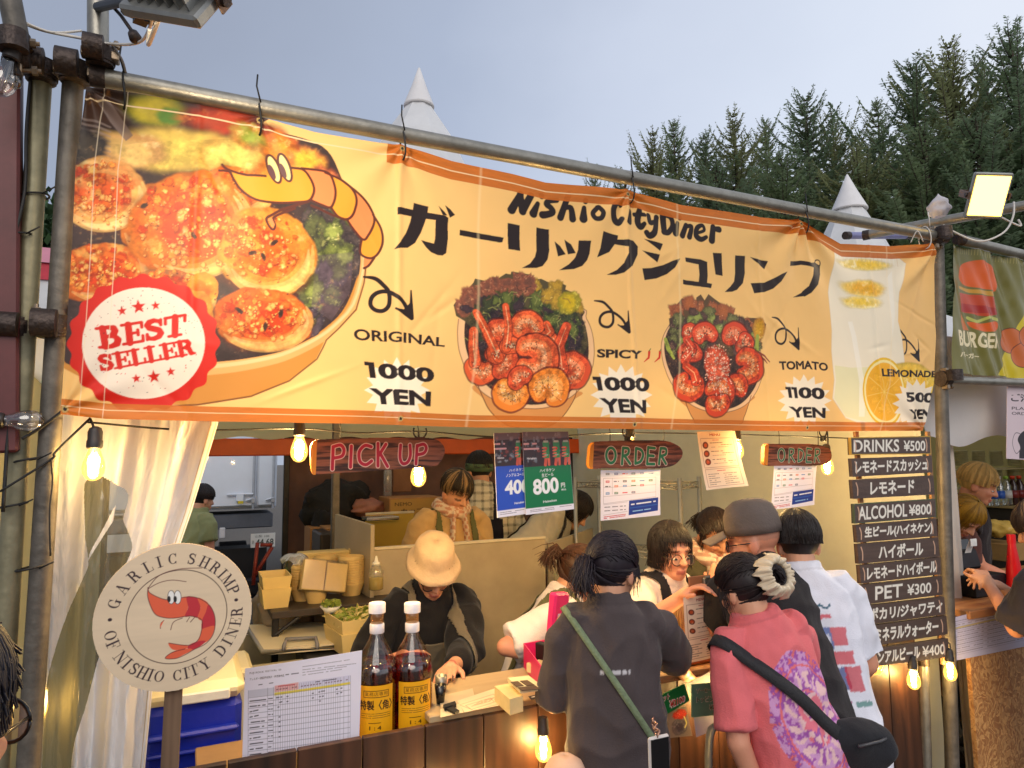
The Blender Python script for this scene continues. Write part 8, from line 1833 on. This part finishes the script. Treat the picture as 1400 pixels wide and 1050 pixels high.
def make_hair(root, Hc, hr, hf, hu, s, style, hc, tie, seed):
 rd = random.Random(seed); mb = MB(); cols = []; A = (.079, .097, .091); O = V((0, -.008, .030)); W = lambda p: Hc + (hr * p.x + hf * p.y + hu * p.z) * s
 def line(az):
  a = abs(az); bob, lo = style == 'bob', style in ('tied', 'bun')
  fr = .040 if style in ('short', 'mushroom') else .058
  if bob: a = max(0, a - .25)
  return fr if a < .75 else (fr + (a - .75) / .7 * ((-.10 if bob else -.015 if style != 'mushroom' else -.025) - fr) if a < 1.45 else (-.115 if bob else -.060 if lo else -.050))
 def on(d, k=1.0): d = d.normalized(); return V((d.x * A[0] * k, d.y * A[1] * k, d.z * A[2] * k)) + O
 def ok(p): return p.z > line(math.atan2(p.x, p.y))
 n1, n2 = 44, 30; pts = [[on(V((math.sin(i / n2 * 2.7) * math.sin(j / n1 * 6.283), math.sin(i / n2 * 2.7) * math.cos(j / n1 * 6.283), math.cos(i / n2 * 2.7))), 1.0) for j in range(n1)] for i in range(n2 + 1)]
 fs = [(i * n1 + j, (i + 1) * n1 + j, (i + 1) * n1 + (j + 1) % n1, i * n1 + (j + 1) % n1) for i in range(n2) for j in range(n1) if ok(pts[i][j]) and ok(pts[i + 1][j])]
 mb.add([W(p) for row in pts for p in row], fs)
 def strand(P_, w): mb.tube([W(p) for p in P_], [w * s * k for k in np.linspace(1, .35, len(P_))], 4, False)
 base = np.array(C(*hc))
 if style in ('tied', 'bun'):
  T = V(tie[:3]); td = V((T.x / A[0], (T.y - O.y) / A[1], (T.z - O.z) / A[2])).normalized()
  for _ in range(1150):
   az = rd.uniform(-3.14, 3.14); z = line(az) + rd.uniform(0, .02); rr = math.sqrt(max(0, 1 - ((z - O.z) / A[2]) ** 2)); d0 = V((math.sin(az) * rr, math.cos(az) * rr, (z - O.z) / A[2])); k = 1.02 + .06 * rd.random()
   if rd.random() < .4: d0 = V((rd.gauss(0, 1), rd.gauss(0, 1) + .3, abs(rd.gauss(0, 1)))).normalized()
   strand([on(d0.lerp(td, u) + V((0, 0, .28 * math.sin(3.14 * u))) * (1 if d0.z > -.2 else .2), k + .05 * u) for u in np.linspace(0, 1, 8)], .0014 + .0011 * rd.random())
  if style == 'tied':
   L = tie[3]
   for _ in range(260):
    a, q = rd.random() * 6.28, rd.random() * .024; e = V((math.cos(a) * q, 0, math.sin(a) * q)); k = L * (.6 + .5 * rd.random()); sp = V((rd.gauss(0, .018), rd.gauss(0, .014), 0)); T2 = V((T.x, T.y - .012, T.z))
    strand([T2 + e, T2 + e * 1.3 + V((0, -.030, .006)) + sp * .3, T2 + e * 1.2 + V((0, -.040, -k * .45)) + sp * .8, T2 + e * .7 + V((0, -.028, -k)) + sp * 1.5], .0022)
  else:
   c = V((T.x, T.y - .018, T.z))
   for _ in range(300):
    a0 = rd.random() * 6.28; b = rd.uniform(-.9, .9); R_ = .036; tl = rd.gauss(0, .35)
    strand([c + V((math.cos(a0 + u) * R_ * math.cos(b), -.022 * math.sin(b + .7) + .012 * math.sin(u + tl), math.sin(a0 + u) * R_ * math.cos(b))) for u in np.linspace(0, 2.4, 9)], .0026)
  for _ in range(70):
   k = rd.choice((-1, 1)); p = V((k * .074, rd.uniform(-.01, .045), .02)); strand([p, p + V((k * .006, .002, -.03)), p + V((k * .002 + rd.gauss(0, .008), .004, -.06 - .05 * rd.random()))], .0014)
 else:
  ln = {'bob': .125, 'short': .0, 'mushroom': .012}[style]; cr = V((0, -.03, 1)).normalized()
  for _ in range(1500):
   az = rd.uniform(-3.14, 3.14); zl = line(az) + rd.gauss(0, .012); k = 1.03 + (.09 if style != 'short' else .05) * rd.random(); P_ = []; j = rd.gauss(0, .18)
   for u in np.linspace(.08, 1.9, 13):
    aa = az + j * u + (.25 * u if style == 'mushroom' else 0); d = V((math.sin(aa) * math.sin(u), math.cos(aa) * math.sin(u), math.cos(u))); p = on(d, k + .02 * math.sin(u * 3 + az * 5))
    if p.z < zl: break
    P_.append(p)
   if style == 'bob' and abs(az) > .8 and P_:
    q = P_[-1]; P_ += [V((q.x * 1.02, q.y * 1.01, q.z - .03)), V((q.x * .98 + rd.gauss(0, .006), q.y * .96, max(-.125, q.z - .06)))]
   if style == 'short' and rd.random() < .25 and len(P_) > 3: P_[-1] = P_[-1] * 1.06
   if len(P_) > 2: strand(P_, .0017 + .0013 * rd.random())
 me = mb.mesh('hair'); v = np.array(mb.v); q = (v - np.array(Hc)) @ np.array([hr, hf, hu]).T
 n = vnoise(np.arctan2(q[:, 0], q[:, 1]) * 12 + 40, q[:, 2] * 9 + 20, seed)[:, None]; c = base * (.6 + .8 * n)
 if style == 'mushroom': c = np.where(n > .66, np.array(C(150, 120, 80)), c)
 return put(me, v, c, M_hair, 'hair', root)
def glasses(d, col=(40, 30, 28), r_=.023):
 s, W = d['s'], lambda a, b, c: d['Hc'] + (d['hr'] * a + d['hf'] * b + d['hu'] * c) * d['s']; mb = MB(); le = MB()
 for k in (-1, 1): mb.tube([W(k * .031 + r_ * math.cos(a), .092, -.014 + r_ * .92 * math.sin(a)) for a in np.linspace(0, 6.283, 22)], .0022, 6); mb.tube([W(k * .054, .09, -.010), W(k * .072, .04, -.006), W(k * .077, -.01, -.004)], .002, 5); le.add([W(k * .031 + r_ * math.cos(a), .092, -.014 + r_ * .92 * math.sin(a)) for a in np.linspace(0, 6.0, 20)], [tuple(range(20))])
 mb.tube([W(-.009, .093, -.010), W(0, .096, -.007), W(.009, .093, -.010)], .002, 5); g = mb.build('glasses', mat('frame_%d' % col[0], C(*col), .3), d['root'], True); le.build('lens', M_lens, g)
def sling(d, col, w, m=1.5, z0=.27):
 bt = BVHTree.FromPolygons([tuple(x) for x in d['src']['v']], [tuple(x) for x in d['src']['F']]); s, P, r, tf, t = d['s'], d['P'], d['r'], d['tf'], d['t']; c = P + t * z0 * s; pts = []
 for a in np.linspace(0, 6.2832, 61):
  u = (r * math.cos(a) + tf * math.sin(a) - t * m * math.cos(a)).normalized(); h = bt.ray_cast(c, u)[0]; k = (h - c).length if h else .2; lim = (.155 if math.cos(a) > 0 else .30) * s / max(.2, abs(math.cos(a))) * (1 + m * m) ** .5 * .72; pts.append(min(k, max(lim, .135 * s)) + .006)
 pts = np.array(pts); pts = (pts + np.roll(pts, 1) + np.roll(pts, -1)) / 3; nr = (t + r * m).normalized() * w; mb = MB(); vs = []
 for a, k in zip(np.linspace(0, 6.2832, 61), pts): p = c + (r * math.cos(a) + tf * math.sin(a) - t * m * math.cos(a)).normalized() * k; vs += [p - nr, p + nr]
 mb.add(vs, [(2 * i, 2 * i + 1, 2 * i + 3, 2 * i + 2) for i in range(60)]); return mb.build('bag_strap', mat('strap_%d' % col[0], C(*col), .75, 0, .25, 90, .3, 200), d['root'], True, solid=.004)
def scarf(d, c1, c2, nm='scarf', fall=.2):
 N, s = d['N'], d['s']; mb = MB(); R_ = [N + d['t'] * .012 + (d['r'] * .082 * math.cos(a) + d['tf'] * (.078 * math.sin(a) + .01)) * s - d['t'] * .03 * max(0, math.sin(a)) for a in np.linspace(0, 6.283, 30)]; mb.tube(R_, [.030 + .005 * math.sin(i * 1.7) for i in range(30)], 12); mb.tube([p + d['t'] * .022 for p in R_], .022, 10)
 for k in (-1, 1): p = N + (d['tf'] * .10 + d['r'] * k * .03) * s; mb.tube([p, p - d['t'] * fall * .5 + d['tf'] * .03 + d['r'] * k * .012, p - d['t'] * fall + d['tf'] * .025 + d['r'] * k * .02], [.028, .034, .036], 10, flat=.45)
 me = blend(mb, .006, 2, nm); v = arr(me); q = v * 130; k = (np.sin(q[:, 0] * 1.3 + q[:, 1]) * np.sin(q[:, 2] * 1.2) > .05)[:, None]; put(me, v, np.where(k, np.array(C(*c1)), np.array(C(*c2))), M_cloth, nm, d['root'])
def headlathe(d, prof, nm, m, ex=1.22, up=.02, visor=None, tilt=0):
 s = d['s']; ax = (d['hu'] * math.cos(tilt) + d['hf'] * math.sin(tilt)).normalized(); fw = (d['hf'] - ax * d['hf'].dot(ax)).normalized(); rt = fw.cross(ax); c = d['Hc'] + d['hu'] * up * s - d['hf'] * .006; mb = MB(); n = 40; k = len(prof)
 vs = [c + (rt * math.cos(j / n * 6.283) + fw * ex * math.sin(j / n * 6.283)) * (q * s * (1 + .02 * math.sin(j * 1.1 + i))) + ax * h * s for i, (q, h) in enumerate(prof) for j in range(n)]
 mb.add(vs, [(i * n + j, i * n + (j + 1) % n, (i + 1) * n + (j + 1) % n, (i + 1) * n + j) for i in range(k - 1) for j in range(n)]); o = mb.build(nm, m, d['root'], True, solid=.003)
 if visor: vb = MB(); vb.grid(lambda u, v: c + rt * ((u - .5) * .150 * s * (1 - .22 * v * v)) + fw * ((.105 * math.sqrt(max(0, 1 - ((u - .5) * 1.15) ** 2)) + .088 * v * (1 - 1.0 * (u - .5) ** 2)) * s) + ax * ((.012 - .03 * v - .07 * (u - .5) ** 2) * s), 14, 8); vb.build('visor', m, o, True, solid=.004)
 return o
wv = lambda px, py, Y: at(px, py, Y)
def grey_back(q, c, nf):
 m = (nf < -.3) & (abs(q[:, 2] - .305) < .0045) & (q[:, 0] > -.06) & (q[:, 0] < .03) & (vnoise(q[:, 0] * 260 + 50, q[:, 2] * 10) > .3); c[m] = C(190, 186, 190); return c
h = wv(838, 778, 1.80); d = person('woman from behind in an oversized charcoal shirt with a green cord strap', h, 22, 5, 1.45, 40, 6, arms=(wv(790, 940, 2.04), wv(938, 925, 2.0)), hair='tied', hc=(38, 30, 38), tie=(-.03, -.098, .016, .10), shirt=(74, 65, 66), sw=.98, sleeve=.98, hem=-.22, paint=grey_back, vox=.0055, seed=3)
sling(d, (112, 126, 96), .009, 1.5, .25); p = at(893, 985, 1.55); ph = thing('phone', 'phone hanging from the green cord strap at the charcoal shirt', 'phone', at(900, 1035, 1.45)); mb = MB(); c = at(901, 1042, 1.45); mb.box(c, (.062, .010, .125), None, .007); mb.build('case', mat('pale_case', C(206, 196, 190), .35), ph); mb = MB(); mb.box(c + V((0, -.0055, 0)), (.052, .003, .114)); mb.build('screen', mat('phone_glass', C(16, 16, 20), .1), ph)
mb = MB(); e = c + V((0, 0, .063)); [mb.tube([p.lerp(e, i / 8) + V((.005 * math.cos(a + i * 1.5), .004 * math.cos(a), .0075 * math.sin(a))) for a in np.linspace(0, 6.283, 10)], .0018, 5) for i in range(9)]; mb.build('chain', mat('rose_metal', C(190, 150, 130), .25, .8), ph, True)
def dragon(q, c, nf):
 x, z = (q[:, 0] - .02) / .135, (q[:, 2] - .19) / .205; R_ = np.hypot(x, z) + .10 * (fbm(q[:, 0] * 18 + 9, q[:, 2] * 18 + 5, 2) - .5); th = np.arctan2(z, x); n = fbm(q[:, 0] * 60 + 9, q[:, 2] * 60 + 7, 4, 3); n2 = fbm(q[:, 0] * 26 + 30, q[:, 2] * 26, 7, 3); b = (nf < .15)
 lil, pur, crm = np.array(C(196, 160, 214)), np.array(C(124, 74, 176)), np.array(C(232, 206, 206))
 sw = np.sin(R_ * 24 + th * 3 + n2 * 9) > .1; k = np.where((n > .52)[:, None], lil, pur); k = np.where(((R_ > .45) & (R_ < .68) & (np.sin(th * 17 + R_ * 10 + n2 * 9) > .1))[:, None], crm, k); k = np.where(((R_ < .42) & sw)[:, None], np.array(C(226, 120, 140)), k); k = np.where(((R_ < .42) & ~sw & (n > .5))[:, None], crm, k)
 m = (b & (R_ < 1.0) & ((R_ > .78) | (R_ < .74)) & ~((R_ > .82) & (n < .40))); c[m] = k[m] * .72 + c[m] * .28; return c
h = wv(1016, 806, 1.66); d2 = person('woman leaning forward in a pink shirt with a purple dragon on its back', h, 8, 24, 1.40, -12, 20, arms=(wv(1048, 1110, 1.54), wv(1030, 930, 1.88)), hair='bun', hc=(36, 26, 28), tie=(.030, -.098, .016), shirt=(218, 108, 112), sw=1.0, sleeve=.84, hem=-.24, hips=wv(1104, 1066, 1.50), paint=dragon, vox=.0048, pants=(34, 34, 40), seed=5)
sling(d2, (34, 32, 36), .018, 1.35, .24); T = d2['Hc'] + d2['hr'] * .030 - d2['hf'] * .112 + d2['hu'] * .016; mb = MB(); e1, e2 = d2['hr'], d2['hu']
mb.grid(lambda u, v: T + (e1 * math.cos(u * 6.283) + e2 * math.sin(u * 6.283)) * (.032 + .034 * v * (1 + .10 * math.sin(u * 6.2832 * 9) + .09 * math.sin(u * 6.2832 * 5 + 1))) - d2['hf'] * (.026 * math.sin(v * 3.1 + .5) + .011 * math.sin(u * 6.2832 * 13 + 4 * v) * v + .005 * math.sin(u * 6.2832 * 29) * v), 240, 10); mb.build('scrunchie', mat('cream_satin', C(226, 210, 184), .45, 0, .08, 30, trans=.15), d2['root'], True, solid=.002)
t_ = thing('shoulder_bag', 'black sling bag at the hip of the pink shirt woman', 'bag', wv(1180, 1010, 1.42)); c = wv(1176, 1020, 1.42); mb = MB(); mb.ell(c, (.10, .05, .075), rotz(-.5)); mb.ell(c + V((-.02, 0, .02)), (.085, .045, .06), rotz(-.5)); me = blend(mb, .006, 3, 'pouch'); v = arr(me); v += arr(me, 'n') * np.array([.008 * mnoise.noise(V(p) * 22) for p in v])[:, None]; put(me, v, np.ones((len(v), 3)) * np.array(C(40, 40, 44)), M_cloth, 'pouch', t_); mb = MB(); mb.tube([c + V((-.07, -.052, .03)), c + V((0, -.066, .036)), c + V((.06, -.046, .03))], .004, 6); mb.build('zip', mat('dark_zip', C(70, 70, 74), .4), t_, True)
h = wv(1030, 738, 1.90); d3 = person('man in a grey brown cap and black shirt reaching over the counter', h, 14, 20, 1.56, -52, 8, tone=(206, 138, 108), arms=(wv(978, 806, 2.10), wv(1040, 880, 2.06)), hair=None, bald=True, shirt=(38, 35, 37), sw=1.0, sleeve=.62, hem=-.2, hips=wv(1088, 960, 1.66), vox=.007, seed=7)
headlathe(d3, [(.081, -.006), (.083, .02), (.081, .060), (.070, .094), (.044, .115), (.014, .121), (.001, .122)], 'cap', mat('cap_cloth', C(96, 84, 78), .8, 0, .1, 20, .2, 120), 1.2, .03, True); glasses(d3, (30, 28, 28), .021)
def blocks(q, c, nf):
 b = nf < .1; X, Z = q[:, 0] - .085, q[:, 2]
 for x0, x1, z0, z1, col in ((-.12, -.02, .10, .17, (40, 60, 130)), (-.11, .01, .18, .22, (206, 40, 50)), (-.13, -.05, .23, .30, (60, 90, 160)), (-.03, .02, .09, .17, (200, 50, 60)), (-.10, -.04, .33, .345, (206, 40, 60)), (-.05, -.0, .24, .30, (206, 50, 60)), (-.02, .04, .045, .06, (60, 130, 120)), (-.09, -.06, .12, .15, (226, 222, 230)), (-.08, -.055, .25, .28, (226, 222, 230))): m = b & (X > x0) & (X < x1) & (Z > z0) & (Z < z1); c[m] = np.array(C(*col)) * .8 + c[m] * .2
 for z0, col in ((.37, (60, 100, 120)), (.055, (150, 50, 110))): m = b & (abs(Z - z0 - .006 * np.sin(X * 160)) < .004) & (X > -.12) & (X < -.03); c[m] = C(*col)
 return c
h = wv(1090, 742, 1.84); d4 = person('person from behind in a white shirt with a red and blue print', h, 34, 12, 1.52, -4, 6, arms=(wv(1085, 850, 2.06), wv(1146, 950, 1.86)), hair='short', hc=(34, 26, 24), shirt=(222, 222, 232), sw=.98, sleeve=.86, hem=-.20, hips=wv(1128, 950, 1.72), paint=blocks, vox=.0055, pants=(34, 34, 42), seed=9)
mb = MB(); a, b = d4['el'][1], d4['wr'][1]; m_ = a.lerp(b, .9); u = (b - a).normalized(); mb.tube([m_ - u * .011, m_ + u * .011], .031, 16); mb.build('watch', mat('brown_strap', C(110, 64, 44), .5), d4['root'], True)
h = wv(1424, 722, 1.78); person('customer in a dark grey shirt at the burger counter, cut by the right edge', h, -6, 10, 1.62, 0, 20, arms=(wv(1352, 800, 1.98), wv(1372, 806, 1.96)), hair='mushroom', hc=(60, 44, 38), shirt=(62, 56, 60), sw=1.25, sleeve=.95, seed=11, curl=.9)
h = wv(-140, 1015, .84); d6 = person('dark haired person in black glasses in the bottom left corner', h, 15, 0, 1.62, 14, 0, hair='short', hc=(34, 32, 42), shirt=(60, 54, 52), seed=13); glasses(d6, (20, 20, 22), .024)
h = wv(772, 1078, 1.72); d7 = person('child in a pale round hat at the lower photo edge before the counter', h, 0, 0, 1.02, 0, 0, hair='short', shirt=(190, 150, 130), seed=15); headlathe(d7, [(.125, -.02), (.088, .02), (.084, .05), (.066, .084), (.036, .104), (.001, .11)], 'sun_hat', mat('peach_cotton', C(226, 184, 156), .8, 0, .06, 20), 1.15, .03)
h = wv(592, 778, 2.72); d8 = person('worker in a beige bucket hat bending over the counter papers', h, 182, 20, 1.60, 6, 30, arms=(wv(536, 905, 2.62), wv(620, 915, 2.36))[::-1] if False else (wv(618, 912, 2.40), wv(545, 900, 2.60)), hair='short', shirt=(24, 23, 26), sw=1.1, sleeve=1.62, apron=(98, 90, 76), curl=.25, lid=True, seed=17)
headlathe(d8, [(.112, -.022), (.103, -.008), (.085, .010), (.081, .026), (.079, .058), (.070, .080), (.044, .095), (.001, .099)], 'bucket_hat', mat('beige_cotton', C(192, 166, 134), .8, 0, .1, 18, .2, 120), 1.26, .044, None, .02); glasses(d8)
h = wv(624, 672, 3.75); d9 = person('young worker with streaked hair in a sand shirt and checked scarf', h, 176, 6, 1.66, -10, 26, tone=(214, 156, 120), hair='mushroom', hc=(46, 36, 26), shirt=(196, 160, 106), sw=1.15, sleeve=1.5, straps=[(lambda q: (abs(abs(q[:, 0]) - .10) < .02) & (q[:, 2] > .05), (96, 96, 58), 'suspender')], lid=True, seed=19); scarf(d9, (196, 140, 110), (222, 198, 170), 'scarf', .24)
def plaid(q, c, nf): g = ((np.mod(q[:, 0] * 1, .05) < .016).astype(float) + (np.mod(q[:, 2], .05) < .016)) ; return c * (1 - .36 * g)[:, None]
h = wv(655, 643, 4.4); d10 = person('worker from behind in a plaid shirt and navy apron with a green headband', h, 22, 4, 1.72, -24, 10, hair='short', hc=(30, 26, 24), shirt=(214, 204, 176), sw=1.15, sleeve=1.3, paint=plaid, vox=.006, straps=[(lambda q: (q[:, 1] < .03) & (abs(q[:, 0]) < .13) & (q[:, 2] < .30), (30, 28, 40), 'apron'), (lambda q: (abs(abs(q[:, 0]) - .09) < .02) & (q[:, 2] > .28), (30, 28, 40), 'apron_strap')], seed=21)
headlathe(d10, [(.084, -.018), (.086, .0), (.086, .018), (.085, .03)], 'headband', mat('green_band', C(74, 96, 66), .8, 0, .2, 30), 1.2, .016, None, -.25)
h = wv(786, 698, 3.95); person('worker bending forward in a pale grey shirt behind the beer posters', h, 122, 52, 1.64, 0, 44, hair='bob', hc=(30, 22, 22), shirt=(178, 172, 154), sw=1.1, sleeve=1.3, straps=[(lambda q: (abs(abs(q[:, 0]) - .10) < .022) & (q[:, 2] > .1), (34, 32, 36), 'apron_strap')], hips=wv(715, 765, 3.95), seed=23)
h = wv(792, 785, 2.62); person('worker with a brown ponytail and olive apron leaning over', h, 110, 34, 1.60, 0, 30, hair='tied', hc=(72, 44, 32), tie=(0, -.104, .03, .07), shirt=(222, 212, 210), sw=1.1, sleeve=.9, apron=(92, 92, 64), straps=[(lambda q: (abs(abs(q[:, 0]) - .09) < .02) & (q[:, 2] > .1), (92, 92, 64), 'back_strap')], arms=(wv(800, 900, 2.55), wv(775, 905, 2.4)), hips=wv(738, 905, 2.66), seed=25)
h = wv(917, 755, 2.40); d13 = person('woman with a black bob and round glasses in a black apron', h, 160, 20, 1.62, 24, 4, tone=(224, 160, 128), arms=(wv(965, 860, 2.15), wv(930, 818, 2.02)), hair='bob', hc=(30, 22, 22), shirt=(226, 206, 192), sw=1.12, sleeve=.8, apron=(28, 26, 32), eyes=True, hips=wv(864, 915, 2.60), curl=.7, seed=27); glasses(d13, (70, 44, 34), .0245)
h = wv(977, 730, 2.62); d14 = person('woman with tied dark hair and a cream patterned scarf looking down beside the cap', h, 196, 12, 1.60, -6, 28, tone=(196, 142, 108), arms=(wv(985, 815, 2.5), wv(955, 830, 2.55)), hair='tied', hc=(38, 26, 24), tie=(0, -.10, .0, .06), shirt=(84, 80, 56), sw=1.08, sleeve=1.2, lid=True, eyes=False, seed=29); scarf(d14, (226, 208, 180), (190, 150, 130), 'scarf', .16)
h = wv(277, 682, 6.6); person('person in a green shirt with a black strap behind the white curtain edge', h, 60, 4, 1.66, 0, 10, hair='short', shirt=(146, 150, 104), sw=1.1, seed=31)
h = wv(1336, 662, 2.62); d16 = person('worker with short blond hair in a black top in the burger stall, reaching down', h, 140, 18, 1.72, 8, 20, tone=(206, 140, 106), arms=(wv(1352, 800, 2.4), wv(1376, 788, 2.42)), hair='short', hc=(206, 168, 100), shirt=(40, 34, 36), sw=1.0, sleeve=.35, eyes=True, hips=wv(1318, 800, 2.7), seed=33)
h = wv(1318, 706, 2.44); person('worker with green and orange hair bent low over the cash register', h, 190, 34, 1.56, 0, 50, hair='bob', hc=(150, 110, 30), shirt=(84, 50, 44), sw=1.05, seed=35, arms=(wv(1330, 790, 2.4), wv(1305, 790, 2.42)))
